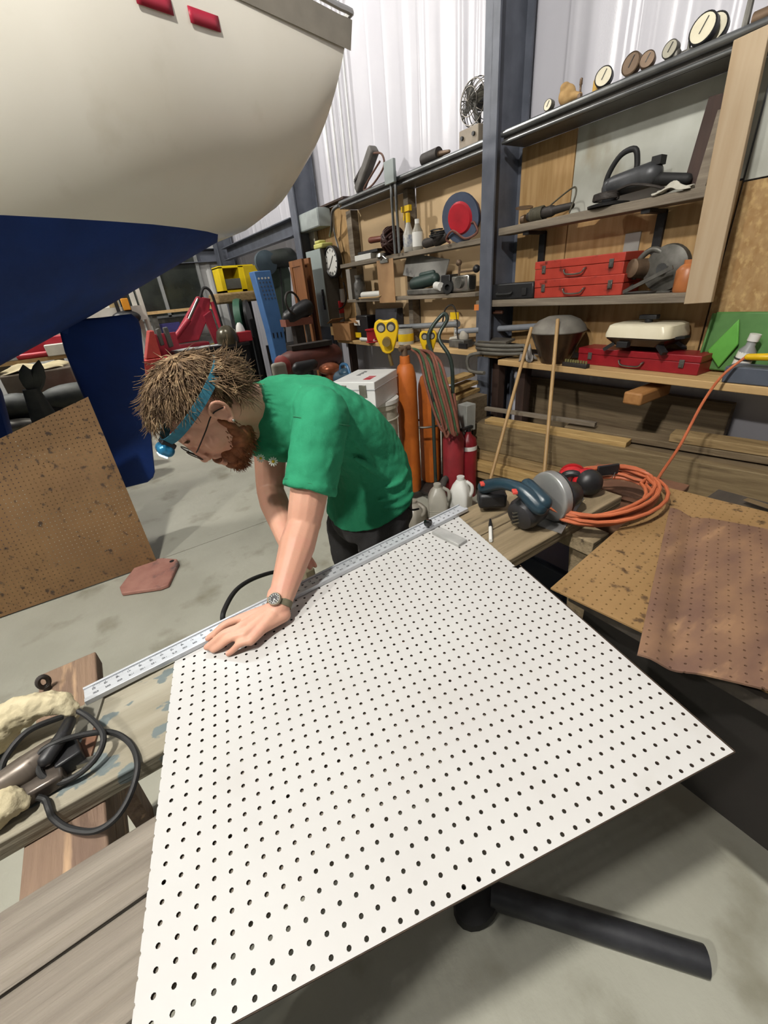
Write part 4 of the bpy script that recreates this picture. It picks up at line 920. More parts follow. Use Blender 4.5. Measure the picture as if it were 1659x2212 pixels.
b = MB(f); b.tube(smoothpts([(-0.07, -0.002, 0.05), (-0.06, -0.022, 0.04), (0.06, -0.022, 0.04), (0.07, -0.002, 0.05)], 4), 0.008, 8); obj('handle', b, blkr, t)
for s_ in (-1, 1): b = MB(f); b.box((s_ * w_ * 0.36, -0.006, 0.05), (0.04, 0.012, 0.05)); obj('latch', b, blkr, t, bev=0.003)
# old metal circular saw
f, w_, h_, _ = slot(1342, 1446, 636, 552, XS + 0.04, z=ZCt); t = thing('circular_saw', 'old bare metal circular saw beside the red toolboxes', 'saw', f.translation)
b = MB(f); b.lathe([(0.0, 0), (0.12, 0), (0.125, 0.02), (0.12, 0.05), (0.05, 0.07), (0.0, 0.07)], (w_ * 0.2, 0.10, 0.125), n=28, axis=(0, -1, 0)); obj('blade_guard', b, dustm, t)
b = MB(f); b.cyl((w_ * 0.2, 0.03, 0.125), (w_ * 0.2, 0.01, 0.125), 0.03, n=14); obj('arbor', b, chrome, t)
b = MB(f); b.lathe([(0, 0), (0.05, 0), (0.055, 0.02), (0.05, 0.12), (0.03, 0.13), (0, 0.13)], (-0.06, 0.10, 0.13), n=18, axis=(-0.4, -1, 0.1)); obj('motor', b, brownm, t)
b = MB(f); b.tube(smoothpts([(-0.12, 0.06, 0.08), (-0.10, 0.05, 0.18), (-0.03, 0.05, 0.23), (0.03, 0.06, 0.20)], 5), 0.016, 10); obj('handle', b, dustm, t)
b = MB(f); b.bar((-w_ * 0.45, -0.02, 0.014), (w_ * 0.48, -0.03, 0.13), 0.01, 0.02); b.box((0, 0.08, 0.006), (w_ * 0.9, 0.13, 0.008)); obj('base_plate', b, dustm, t)
b = MB(f); b.tube(smoothpts([(-0.11, 0.05, 0.05), (-0.13, -0.01, 0.012), (-0.06, -0.03, 0.01), (0.02, -0.02, 0.01), (0.05, 0.02, 0.01)], 5), 0.006, 8); obj('cord', b, cordb, t)
# orange jar half behind the post
f, w_, h_, _ = slot(1448, 1500, 625, 560, XS + 0.08, z=ZCt); b = MB(f); b.lathe([(0, 0), (0.055, 0), (0.06, 0.01), (0.06, 0.11), (0.045, 0.13), (0.03, 0.14), (0.03, 0.16), (0, 0.16)], (0.01, 0, 0), n=22); single('storage_jar', b, mat('orange_brown', '#a8673a', '#8f5630', rough=0.4, scale=10), 'orange brown jar half hidden behind the slanted post', 'jar')
# shelf B : grinder with cord
f, w_, h_, _ = slot(1092, 1262, 470, 425, XS + 0.07, z=ZBt); t = thing('angle_grinder', 'black angle grinder wrapped in its cord beside the column', 'grinder', f.translation)
b = MB(f); b.cap((-0.13, 0, 0.04), (0.05, 0, 0.045), 0.03, 0.034, 14); b.cap((0.05, 0, 0.045), (0.2, 0.0, 0.05), 0.026, 0.020, 12); obj('body', b, cordb, t)
b = MB(f); b.cyl((-0.17, 0, 0.03), (-0.2, -0.01, 0.03), 0.03, 0.022, 14); b.lathe([(0, 0), (0.062, 0), (0.062, 0.006), (0, 0.008)], (-0.2, 0.02, 0.10), n=22, axis=(0.2, -0.2, 1)); obj('grinding_disc', b, brownm, t)
b = MB(f); b.tube([Vector((-0.11 + 0.10 * i / 90, 0.042 * math.cos(i * 0.7), 0.042 + 0.042 * math.sin(i * 0.7))) for i in range(90)] + smoothpts([(0.02, 0.02, 0.08), (0.13, 0.02, 0.13), (0.21, 0.0, 0.145), (0.235, -0.02, 0.10), (0.21, -0.03, 0.01)], 5), 0.0055, 6); obj('cord', b, mat('cord_olive', '#4a4638', rough=0.6), t)
# big polisher
f, w_, h_, _ = slot(1268, 1480, 432, 338, XS + 0.08, z=ZBt); t = thing('disc_polisher', 'large grey disc polisher with looped top handle on the shelf', 'polisher', f.translation)
b = MB(f); b.cap((-0.15, 0.0, 0.10), (0.06, 0, 0.115), 0.055, 0.06, 18); b.cap((-0.17, 0, 0.06), (-0.17, 0, 0.10), 0.045, 0.05, 16); obj('motor_housing', b, mat('grey_cast', '#4b4c4e', '#3a3b3d', rough=0.45, metal=0.3, scale=12), t)
b = MB(f); b.cap((0.08, 0, 0.09), (0.26, -0.01, 0.055), 0.032, 0.026, 14); b.box((0.09, 0, 0.17), (0.05, 0.06, 0.04)); obj('grip', b, blkr, t)
b = MB(f); b.tube(smoothpts([(-0.21, 0, 0.06), (-0.19, -0.01, 0.16), (-0.13, -0.01, 0.24), (-0.05, -0.01, 0.25), (-0.03, 0, 0.19), (-0.03, 0, 0.15)], 5), 0.015, 10); obj('handle', b, blkr, t)
b = MB(f); b.lathe([(0, 0), (0.115, 0), (0.118, 0.012), (0.03, 0.03), (0, 0.03)], (-0.17, 0.0, 0.004), n=28); obj('pad', b, blk, t)
b = MB(f); b.tube([Vector((-0.16 + 0.07 * math.cos(i * 0.62), -0.05 + 0.06 * math.sin(i * 0.62), 0.035 + 0.0006 * i)) for i in range(50)] + smoothpts([(-0.1, -0.05, 0.07), (0.0, -0.07, 0.08), (0.12, -0.05, 0.05), (0.2, -0.05, 0.015)], 4), 0.007, 6); obj('cord', b, cordb, t)
# crumpled rag
def rag(f, sx, sy, sz, seed, nn=14):
    rd_ = random.Random(seed); ph = [rd_.uniform(0, 6) for _ in range(6)]
    b = MB(f)
    def fn(a, c):
        x, y = (a - 0.5) * 2, (c - 0.5) * 2; r_ = max(0, 1 - (x * x + y * y) * 0.55)
        z = sz * r_ * (0.6 + 0.25 * math.sin(5 * x + ph[0]) + 0.2 * math.sin(7 * y + ph[1] + 3 * x)); k = 1 + 0.12 * math.sin(4 * x + 5 * y + ph[2])
        return (x * sx / 2 * k, y * sy / 2 * (1 + 0.12 * math.sin(6 * x + ph[3])), max(0.002, z))
    b.sheet(fn, nn, nn); return b
f, w_, h_, _ = slot(1415, 1482, 432, 405, XS + 0.015, z=ZBt); single('crumpled_cloth', rag(f, 0.18, 0.06, 0.05, 3), mat('cloth_white', '#b9b5a8', '#a39f92', rough=0.9, scale=20), 'crumpled whitish cloth at the right end of the polisher shelf', 'cloth', solid=0.004)
# ------------------------------------------------------------------ on the right girt: dial gauges and bits
ZG = 2.464
gface = mat('dial_cream', '#cfc8b0', '#c2bba2', rough=0.5, scale=14)
def gauge(u, v, r, label, bodym, facem=gface, rz=0.0, x=XS + 0.02, tilt=0.15):
    p = at(u, v, x=x); z = ZG + r; f = WF((p.x, p.y, z), rz) @ Matrix.Rotation(-tilt, 4, 'X')
    t = thing('dial_gauge', label, 'gauge', (p.x, p.y, ZG), 'dial gauges lined up on the girt')
    b = MB(f); b.lathe([(0, 0), (r, 0), (r, 0.03), (r * 0.92, 0.034), (r * 0.9, 0.030), (0, 0.030)], (0, 0.017, 0), n=26, axis=(0, -1, 0)); obj('housing', b, bodym, t)
    b = MB(f); b.cyl((0, -0.0132, 0), (0, -0.0148, 0), r * 0.88, n=26); obj('dial', b, facem, t)
    b = MB(f); b.bar((-r * 0.15, -0.0162, -r * 0.3), (r * 0.28, -0.0162, r * 0.62), 0.004, 0.0015, up=(0, -1, 0)); obj('needle', b, blk, t)
    b = MB(f); b.cyl((0, 0.0, -r * 0.96), (0, 0.0, -r * 1.0), 0.012, n=10); obj('stem', b, brownm, t)
    return t
gauge(1186, 228, 0.030, 'smallest dial gauge at the left end of the girt', dustm)
gauge(1305, 165, 0.046, 'dial gauge with dark rim beside the yellow holder', blk, rz=0.3)
gauge(1366, 132, 0.048, 'brown faced dial gauge in the middle of the girt', brownm, brownm)
gauge(1398, 136, 0.036, 'low brown faced gauge right of the taller brown one', brownm, brownm, rz=0.3)
gauge(1450, 104, 0.036, 'grey faced gauge just right of the brown gauges', dustm, mat('dial_grey', '#9c9888', rough=0.5))
gauge(1520, 65, 0.058, 'large cream dial gauge with needle, front of the pair', blk)
gauge(1546, 45, 0.058, 'large dial gauge leaning behind the front one of the pair', blk, x=XS + 0.075, rz=0.15)
p = at(1232, 195, x=XS + 0.03); f = WF((p.x, p.y, ZG)); b = MB(f); b.ell((-0.02, 0, 0.045), (0.055, 0.035, 0.05)); b.cap((0, 0, 0.03), (0.07, 0, 0.02), 0.03, 0.014); b.ell((-0.03, -0.01, 0.08), (0.03, 0.03, 0.025)); o = single('work_glove', b, mat('glove_tan', '#a98a5c', '#8d6e44', rough=0.9, scale=18), 'stiff tan leather glove on the girt', 'glove'); remesh(o, 0.006, 3)
p = at(1254, 190, x=XS + 0.03); f = WF((p.x, p.y, ZG)); b = MB(f); b.lathe([(0, 0), (0.014, 0), (0.016, 0.02), (0.006, 0.035), (0.006, 0.06), (0.009, 0.065), (0.008, 0.09), (0, 0.095)], n=14); single('oil_can', b, brownm, 'tiny brown oil bottle behind the tan glove', 'bottle')
p = at(1287, 180, x=XS + 0.045); f = WF((p.x, p.y, ZG)); b = MB(f); b.prism([(-0.02, 0), (0.03, 0), (0.035, 0.06), (0.01, 0.085), (-0.018, 0.06)], 0.0, 0.03); single('gauge_holder', b, mat('yellow_old', '#b8902e', '#8e6d22', rough=0.5), 'yellow gauge holder on the girt', 'holder', bev=0.004)
p = at(1490, 92, x=XS + 0.03); f = WF((p.x, p.y, ZG)); b = MB(f); b.cyl((0, 0, 0), (0, 0, 0.05), 0.008, n=10); b.cyl((-0.03, 0, 0.008), (0.03, 0, 0.008), 0.008, n=10); single('pipe_fitting', b, dustm, 'small grey pipe tee between the gauges', 'fitting')
p = at(1478, 96, x=XS + 0.03); f = WF((p.x, p.y + 0.03, ZG)); b = MB(f); b.lathe([(0, 0), (0.02, 0), (0.022, 0.02), (0.015, 0.03), (0, 0.032)], n=12); single('round_knob', b, dustm, 'tiny round knob left of the pipe tee', 'knob')
f = WF(at(1632, 30, x=XS + 0.02)); t = thing('bench_clamp', 'dark iron clamp hooked over the girt at the frame corner', 'clamp', f.translation)
b = MB(f); b.tube([(-0.03, 0, -0.10), (-0.03, 0, 0.06), (0.09, 0, 0.06), (0.09, 0, -0.02)], 0.016, 8); obj('frame', b, dustm, t); b = MB(f); b.cyl((0.0, 0, -0.02), (0.11, 0, -0.02), 0.028, n=14); obj('screw', b, brownm, t)
# ------------------------------------------------------------------ on the left girt
f = WF((XS + 0.05, at(1018, 290, x=XS + 0.05).y, 2.464)); t = thing('cage_fan', 'old cage fan on a beige box base beside the column', 'fan', f.translation)
b = MB(f); b.box((0, 0.05, 0.055), (0.2, 0.16, 0.11)); obj('base', b, mat('beige_metal', '#8d8272', '#776c5d', rough=0.5, scale=9), t, bev=0.006)
for s_ in (-1, 1): b = MB(f); b.cyl((s_ * 0.06, -0.03, 0.06), (s_ * 0.06, -0.045, 0.06), 0.013, n=12); obj('knob', b, blk, t)
b = MB(f)
for k in range(10): g = math.pi * k / 10; b.tube([(0.14 * math.cos(g) * math.cos(a), 0.05 - 0.09 * math.sin(a) * 1.0, 0.25 + 0.14 * math.sin(g) * math.cos(a)) for a in [math.pi * i / 12 for i in range(13)]], 0.0028, 5)
for rr2, yy in ((0.14, 0.05), (0.125, 0.005), (0.08, -0.03), (0.13, 0.10)): b.torus((0, yy, 0.25), rr2, 0.0035, axis=(0, 1, 0), n=32, k=5)
obj('cage', b, mat('cage_wire', '#4a4640', rough=0.35, metal=0.7), t, smooth=False)
b = MB(f); b.cyl((0, 0.02, 0.25), (0, 0.11, 0.25), 0.04, n=16); b.cyl((0, 0.08, 0.11), (0, 0.08, 0.2), 0.014, n=10); obj('motor', b, dustm, t)
for k in range(4): g = math.pi * k / 2 + 0.4; b = MB(f); b.box((0.065 * math.cos(g), 0.015, 0.25 + 0.065 * math.sin(g)), (0.1, 0.006, 0.06), r=(0.4, -g, 0)); obj('blade', b, chrome, t)
f = WF((XS + 0.05, at(935, 348, x=XS + 0.05).y, 2.464)); t = thing('metal_canister', 'dark cylinder tool lying on the girt left of the fan', 'tool', f.translation)
b = MB(f); b.cyl((-0.12, 0, 0.045), (0.08, 0, 0.045), 0.045, n=18); obj('body', b, cordb, t); b = MB(f); b.cap((0.08, 0, 0.04), (0.2, 0.0, 0.03), 0.022, 0.012); obj('nozzle', b, brownm, t)
f = WF((XS + 0.06, at(800, 405, x=XS + 0.06).y, 2.464)); t = thing('power_tool', 'dusty grey power tool propped on the girt with its cord', 'tool', f.translation)
b = MB(f); b.bar((-0.22, 0, 0.03), (0.12, 0.0, 0.30), 0.10, 0.09); obj('body', b, mat('grey_dusty', '#5e5b57', '#4a4744', rough=0.6), t, bev=0.02); b = MB(f); b.bar((-0.28, 0, 0.13), (0.02, 0, 0.27), 0.02, 0.02); b.bar((-0.28, 0, 0.13), (-0.25, 0, 0.03), 0.02, 0.02); obj('handle', b, cordb, t)
b = MB(f); b.tube(smoothpts([(0.12, -0.02, 0.26), (0.28, -0.03, 0.22), (0.3, -0.03, 0.12), (0.12, -0.05, 0.02), (-0.05, -0.05, 0.01), (0.1, -0.05, 0.09), (0.26, -0.04, 0.17)], 5), 0.009, 6); obj('cord', b, mat('cord_rust', '#5a3d31', rough=0.6), t)
# conduit drop with bracket
y_ = at(853, 430, x=XS + 0.01).y
for dy_, lab in ((0.0, 'left grey conduit running down beside the spray bottle'), (-0.07, 'right grey conduit running down beside the spray bottle')):
    single('conduit', MB().cyl((XS - 0.025, y_ + dy_, ZAt + 0.0), (XS - 0.025, y_ + dy_, 2.50), 0.014, n=10), gal, lab, 'conduit', 'conduits by the spray bottle')
single('cover_plate', MB().box((XS - 0.05, y_ - 0.03, 2.50), (0.03, 0.15, 0.17)), grp, 'light grey junction plate at the top of the conduits', 'plate', bev=0.004)
# conduit run along the wall, bends to the left panel
single('conduit', MB().tube(smoothpts([(XS + 0.0, 4.95, 2.43), (XS + 0.0, 5.1, 2.40), (XS + 0.05, 5.25, 2.28), (XS + 0.10, 5.42, 2.2)], 5), 0.018, 10), gal, 'bent grey conduit at the left end of the girt', 'conduit')
# ------------------------------------------------------------------ left bay shelf A
def bottle(f, prof, m, name, label, parts, group=None):
    t = thing(name, label, 'bottle', f.translation, group); b = MB(f); b.lathe(prof, n=20); obj('body', b, m, t)
    for nm_, bb, mm in parts: obj(nm_, bb, mm, t)
    return t
f = WF((XS + 0.04, at(884, 530, x=XS + 0.04).y, ZAt))
h_ = MB(f); h_.cyl((0, 0, 0.235), (0, 0, 0.31), 0.022, n=12); h_.box((-0.02, 0, 0.345), (0.12, 0.035, 0.045)); h_.box((-0.085, 0, 0.34), (0.02, 0.02, 0.02)); h_.bar((-0.05, 0, 0.33), (-0.065, 0, 0.26), 0.012, 0.012)
lb_ = MB(f); lb_.lathe([(0.0552, 0.04), (0.0555, 0.045), (0.0555, 0.13), (0.0552, 0.135)], n=20)
bottle(f, [(0, 0), (0.05, 0), (0.055, 0.01), (0.055, 0.14), (0.03, 0.2), (0.02, 0.235), (0, 0.24)], mat('bottle_cloudy', '#a5a198', '#98948b', rough=0.4, scale=10), 'spray_bottle', 'spray bottle with yellow trigger head on the shelf', [('trigger_head', h_, yel), ('label_band', lb_, mat('label_blue', '#6a7080', '#b9b6ae', rough=0.6, scale=30))])
f = WF((XS + 0.05, at(900, 530, x=XS + 0.05).y - 0.02, ZAt))
c_ = MB(f); c_.cyl((0, 0, 0.21), (0, 0, 0.245), 0.022, n=12); lb_ = MB(f); lb_.lathe([(0.0502, 0.03), (0.0506, 0.035), (0.0506, 0.14), (0.0502, 0.145)], n=20)
bottle(f, [(0, 0), (0.046, 0), (0.05, 0.01), (0.05, 0.15), (0.028, 0.19), (0.022, 0.21), (0, 0.212)], mat('bottle_grey', '#8f8a7d', rough=0.45), 'squeeze_bottle', 'small white labelled bottle right of the spray bottle', [('cap', c_, wht), ('label_band', lb_, wht)])
# red hose reel
f = WF((XS + 0.06, at(1005, 515, x=XS + 0.06).y, ZAt)) @ Matrix.Rotation(0.25, 4, 'Z') @ Matrix.Rotation(0.2, 4, 'X'); t = thing('cable_reel', 'red and blue cable reel with brown cord on the shelf', 'reel', f.translation)
b = MB(f); b.lathe([(0.07, -0.012), (0.17, -0.012), (0.17, 0.012), (0.07, 0.012), (0.07, -0.012)], (0, -0.04, 0.17), n=30, axis=(0, 1, 0)); obj('rim', b, mat('reel_blue', '#4a5468', '#3f485a', rough=0.5), t)
b = MB(f); b.lathe([(0, 0), (0.115, 0), (0.10, 0.02), (0, 0.025)], (0, -0.05, 0.17), n=26, axis=(0, -1, 0)); obj('hub', b, mat('reel_red', '#b32430', '#99202a', rough=0.45), t)
b = MB(f); b.tube([Vector((0.13 * math.cos(i * 0.4) * (1 + 0.04 * math.sin(i)), 0.005 + 0.035 * math.sin(i * 0.13), 0.17 + 0.13 * math.sin(i * 0.4))) for i in range(120)] + smoothpts([(0.13, -0.06, 0.13), (0.16, -0.07, 0.06), (0.05, -0.08, 0.03), (-0.05, -0.09, 0.10), (-0.13, -0.08, 0.05), (-0.1, -0.07, 0.015)], 4), 0.009, 6); obj('cord', b, mat('cord_brown', '#6b4236', '#5a372d', rough=0.6), t)
# dark tool with cord left of the reel
f = WF((XS + 0.06, at(942, 528, x=XS + 0.06).y, ZAt)); t = thing('hand_drill', 'black hand drill with a tangled cord left of the reel', 'drill', f.translation)
b = MB(f); b.cap((-0.14, 0, 0.045), (-0.03, 0, 0.045), 0.04, 0.035); b.cap((0.02, 0, 0.05), (0.12, 0, 0.07), 0.05, 0.05); obj('body', b, cordb, t); b = MB(f); b.tube(cordpts((0.08, -0.04, 0.06), 4, 0.07, 0.06, 0.2, 4), 0.006, 6); obj('cord', b, blkr, t)
# brown cord winder with handle
f = WF((XS + 0.06, at(848, 550, x=XS + 0.06).y, ZAt)); t = thing('cord_winder', 'brown cord winder with wooden grip on the shelf', 'reel', f.translation)
b = MB(f); b.ell((0.02, 0, 0.13), (0.12, 0.09, 0.12)); 
for k in range(9): b.torus((0.02, 0, 0.13), 0.118, 0.011, axis=(math.cos(k * 0.35), 0.3 * math.sin(k), math.sin(k * 0.35) * 0.5 + 0.3), n=26, k=6)
obj('cord', b, mat('cord_maroon', '#4a2a25', '#3a201c', rough=0.55), t); b = MB(f); b.cap((-0.11, -0.02, 0.16), (-0.34, -0.03, 0.17), 0.026, 0.03); obj('grip', b, mat('grip_brown', '#6b3320', rough=0.5), t)
b = MB(f); b.lathe([(0, 0), (0.09, 0), (0.08, 0.03), (0.03, 0.05), (0, 0.05)], (-0.12, -0.02, 0.0), n=18); obj('foot', b, chrome, t)
b = MB(WF((XS + 0.02, at(785, 560, x=XS + 0.02).y, ZAt))); b.box((0, 0.06, 0.03), (0.34, 0.14, 0.055)); single('flat_box', b, wht, 'flat white box at the left end of the upper shelf', 'box', bev=0.004)
b = MB(WF((XS + 0.03, at(795, 552, x=XS + 0.03).y, ZAt + 0.0595))); b.box((0, 0.06, 0.014), (0.4, 0.13, 0.025)); single('black_tray', b, blk, 'thin black tray lying on the flat white box', 'tray')
# clipboard hanging below shelf A
p = at(832, 590, x=XS - 0.02); q = at(835, 640, x=XS - 0.02); t = thing('clipboard', 'brown clipboard hanging from the shelf edge', 'clipboard', (XS - 0.02, p.y, ZAt - 0.45))
f = WF((XS - 0.015, p.y, ZAt - 0.03)); b = MB(f); b.box((0, 0.0, -0.2), (0.30, 0.006, 0.40)); obj('board', b, mat('clip_brown', '#a38059', '#97744f', rough=0.6, scale=8), t, bev=0.002)
b = MB(f); b.box((0, -0.008, -0.01), (0.14, 0.01, 0.04)); b.tube([(-0.05, -0.015, 0.0), (0, -0.02, 0.03), (0.05, -0.015, 0.0)], 0.006, 6); obj('clip', b, chrome, t)
# ------------------------------------------------------------------ left bay middle shelf
f = WF((XS + 0.02, at(810, 628, x=XS + 0.02).y, ZMt)); b = MB(f); b.cyl((-0.30, 0.02, 0.035), (0.16, 0.02, 0.035), 0.034, n=18); single('paper_roll', b, wht, 'white paper roll lying on the middle shelf', 'roll')
b = MB(f); b.tube(smoothpts([(-0.3, -0.035, 0.008), (-0.1, -0.045, 0.008), (0.1, -0.045, 0.008), (0.17, -0.035, 0.02)], 4), 0.008, 6); single('wooden_rod', b, pine, 'pale wooden rod in front of the paper roll', 'rod')
b = MB(WF((XS + 0.0, at(814, 632, x=XS).y - 0.02, ZMt))); b.box((0.13, 0.02, 0.04), (0.10, 0.05, 0.075)); single('small_box', b, wht, 'little white box at the foot of the clipboard', 'box', bev=0.003)
f = WF((XS + 0.05, at(772, 612, x=XS + 0.05).y, ZMt)); t = thing('glass_jar', 'clear jar with dark contents under the upper shelf', 'jar', f.translation); b = MB(f); b.lathe([(0, 0), (0.07, 0), (0.072, 0.02), (0.07, 0.16), (0.05, 0.19), (0.05, 0.22), (0, 0.22)], (0.05, 0, 0), n=18); obj('glass', b, mat('dark_jar', '#3c3a38', '#6b6965', rough=0.2, scale=14), t); b = MB(f); b.cyl((0.05, 0, 0.22), (0.05, 0, 0.245), 0.054, n=18); obj('lid', b, dustm, t)
f = WF((XS + 0.03, at(757, 612, x=XS + 0.03).y, ZMt)); b = MB(f); b.box((0, 0.03, 0.16), (0.09, 0.1, 0.32)); single('grey_carton', b, mat('carton_grey', '#8d8880', rough=0.7), 'tall grey carton at the left end of the middle shelf', 'box')
# white diagonal panel and green grinder
f = WF((XS + 0.07, at(915, 600, x=XS + 0.07).y, ZMt)); b = MB(f); b.box((0, 0.02, 0.23), (0.62, 0.01, 0.2), r=(-0.25, 0.18, 0)); single('white_board', b, mat('board_dull', '#77756f', '#66645f', rough=0.6, scale=9, c3='#3d3b38', s3=6, lo3=0.64, hi3=0.7), 'dull white board leaning at a slant under the shelf', 'board')
f = WF((XS + 0.04, at(925, 622, x=XS + 0.04).y, ZMt)); t = thing('power_planer', 'dark green power planer with silver base on the shelf', 'planer', f.translation)
b = MB(f); b.cap((-0.20, 0, 0.10), (0.10, 0, 0.13), 0.06, 0.05); b.cap((-0.1, 0, 0.17), (0.08, 0, 0.18), 0.022, 0.022); obj('body', b, mat('dark_green', '#22342f', '#1b2a26', rough=0.5), t); b = MB(f); b.box((0, 0, 0.03), (0.56, 0.1, 0.05)); obj('base', b, dustm, t, bev=0.01); b = MB(f); b.cyl((0.15, -0.03, 0.07), (0.24, -0.05, 0.06), 0.035, n=14); obj('cap', b, wht, t)
f = WF((XS + 0.05, at(968, 622, x=XS + 0.05).y, ZMt)); b = MB(f); b.box((0, 0.02, 0.075), (0.12, 0.11, 0.15)); single('black_box', b, blk, 'small black box between the planer and the silver sander', 'box', bev=0.008)
f = WF((XS + 0.04, at(998, 618, x=XS + 0.04).y, ZMt)); t = thing('router_tool', 'silver metal router with round knobs on the shelf end', 'router', f.translation)
b = MB(f); b.box((0, 0.02, 0.07), (0.22, 0.1, 0.13)); obj('body', b, chrome, t, bev=0.015); b = MB(f); b.cyl((0, -0.03, 0.08), (0, -0.05, 0.08), 0.045, n=18); obj('cover', b, dustm, t)
b = MB(f); b.ell((-0.04, 0, 0.23), 0.026); b.cyl((-0.04, 0, 0.13), (-0.03, 0, 0.22), 0.010, n=8); b.cyl((-0.02, 0, 0.16), (0.16, 0, 0.16), 0.008, n=8); obj('knob', b, brownm, t); b = MB(f); b.ell((0.18, -0.01, 0.17), (0.03, 0.03, 0.03)); obj('lever_ball', b, blk, t)
b = MB(f); b.lathe([(0.025, 0), (0.05, 0), (0.05, 0.03), (0.025, 0.03), (0.025, 0)], (-0.14, -0.03, 0.05), n=18, axis=(0.4, -1, 0)); obj('collar', b, blkr, t)
# ------------------------------------------------------------------ bench, right side
ZNb = ZN
f, w_, h_, pr_ = slot(1246, 1512, 794, 748, 2.76, z=ZNb, rz=0.0); pA = at(1247, 785, z=ZNb); pB = at(1505, 812, z=ZNb); dd = pB - pA; rz_ = math.atan2(dd.x, -dd.y)
f = WF((pA + pB) / 2, rz_); toolbox(f, dd.length, 0.17, 0.108, redd, 'large deep red metal case under the griddle', None, chrome, 0.36)
RB = f; 
# electric griddle
f = RB @ Matrix.Translation((0.02, 0.065, 0.116)) @ Matrix.Scale(1.17, 4); t = thing('electric_skillet', 'electric skillet with cream lid on top of the red case', 'skillet', f.translation)
b = MB(f); 
def rrect(hx, hy, r, n=5):
    out = []
    for cx_, cy_, a0 in ((hx - r, hy - r, 0), (-hx + r, hy - r, 90), (-hx + r, -hy + r, 180), (hx - r, -hy + r, 270)):
        for i in range(n + 1): g = math.radians(a0 + 90 * i / n); out.append((cx_ + r * math.cos(g), cy_ + r * math.sin(g)))
    return out
def rloft(mb, secs): mb.loft([[(x, y, z) for x, y in rrect(hx, hy, r)] for hx, hy, r, z in secs])
rloft(b, [(0.125, 0.085, 0.03, 0.025), (0.165, 0.115, 0.035, 0.06), (0.165, 0.115, 0.035, 0.068)]); obj('pan', b, mat('brown_pan', '#3a2c20', '#2e231a', rough=0.35), t)
b = MB(f); rloft(b, [(0.172, 0.122, 0.04, 0.069), (0.172, 0.122, 0.04, 0.085), (0.165, 0.115, 0.05, 0.125), (0.15, 0.10, 0.05, 0.133)]); ld = obj('lid', b, cream, t, ang=50)
b = MB(f); b.cyl((0.0, 0, 0.133), (0.0, 0, 0.15), 0.02, n=12); b.box((0, 0, 0.16), (0.09, 0.04, 0.022)); obj('lid_handle', b, blk, ld, bev=0.004)
for sx_ in (-1, 1):
    for sy_ in (-1, 1): b = MB(f); b.bar((sx_ * 0.12, sy_ * 0.08, 0.035), (sx_ * 0.165, sy_ * 0.1, 0.0), 0.03, 0.018); obj('foot', b, blk, t)
b = MB(f); b.box((-0.05, -0.112, 0.035), (0.06, 0.035, 0.03)); obj('socket', b, blk, t, bev=0.003)
b = MB(f); b.bar((0.17, -0.02, 0.066), (0.215, -0.02, 0.072), 0.05, 0.012); obj('side_handle', b, blk, t)
# bowl with a domed lid
bc_ = at(1212, 760, z=ZNb + 0.0); bc_ = Vector((2.87, at(1200, 765, x=2.87).y, ZNb)); f = WF(bc_); t = thing('heat_lamp_bowl', 'brown metal bowl with a dusty grey domed lid on the bench', 'bowl', f.translation)
b = MB(f); b.lathe([(0, 0), (0.10, 0), (0.105, 0.012), (0.11, 0.03), (0.185, 0.20), (0.192, 0.21), (0.182, 0.212), (0.10, 0.04), (0, 0.04)], n=36); obj('bowl', b, mat('brown_glossy', '#4a3a2c', '#3b2e24', rough=0.22, metal=0.5, scale=9), t)
b = MB(f); b.lathe([(0.192, 0.212), (0.194, 0.218), (0.18, 0.25), (0.14, 0.29), (0.08, 0.315), (0, 0.32)], n=36); obj('lid', b, mat('dusty_dome', '#7c786f', '#6a665e', rough=0.6, metal=0.3, scale=12), t)
# block with chain brush
p = at(1240, 792, x=2.76); f = WF((2.775, p.y, ZNb), -0.1); t = thing('scrub_brush', 'worn brush block lying in front of the brown bowl', 'brush', f.translation); b = MB(f); b.box((0, 0, 0.014), (0.2, 0.04, 0.028)); obj('block', b, cordb, t, bev=0.004)
for k in range(9): b = MB(f); b.cyl((-0.085 + 0.021 * k, 0, 0.028), (-0.085 + 0.021 * k, 0, 0.046), 0.007, n=8); obj('bristle_tuft', b, mat('bristle', '#6f6a3f', rough=0.9), t)
# hose coil, plate, cloth, pipe on the bench
p = at(1075, 775, x=2.86); f = WF((2.87, p.y, ZNb)); b = MB(f); pts = []
for k in range(3):
    for i in range(20): g = 2 * math.pi * i / 20; pts.append(Vector(((0.24 + 0.015 * k) * math.cos(g) + 0.02, 0.10 * math.sin(g) + 0.0, 0.017 + 0.030 * k + 0.030 * i / 20)))
b.tube(pts + [Vector((0.30, -0.03, 0.09)), Vector((0.34, -0.05, 0.05))], 0.0155, 10); single('grey_hose', b, mat('hose_grey', '#5d5a52', '#4e4b44', rough=0.6), 'coil of thick grey hose on the bench left of the bowl', 'hose')
p0 = at(1020, 772, x=2.735); p1 = at(1018, 812, x=2.70); p2 = at(1045, 832, x=2.66); b = MB(); b.tube(smoothpts([at(1045, 762, x=2.80), at(1012, 770, x=2.73), at(1014, 800, x=2.70), at(1046, 806, x=2.66)], 6), 0.015, 10); single('hose_end', b, mat('hose_grey', '#5d5a52'), 'grey hose end hanging over the bench edge', 'hose')
f = WF((2.86, at(1070, 760, x=2.86).y, ZNb + 0.115)); b = MB(f); b.box((0.0, 0.0, 0.012), (0.30, 0.12, 0.02), r=(0.12, 0, 0.05)); single('metal_plate', b, mat('plate_dusty', '#6a645a', '#57524a', rough=0.4, metal=0.4), 'dusty flat metal plate lying on the grey hose coil', 'plate', bev=0.003)
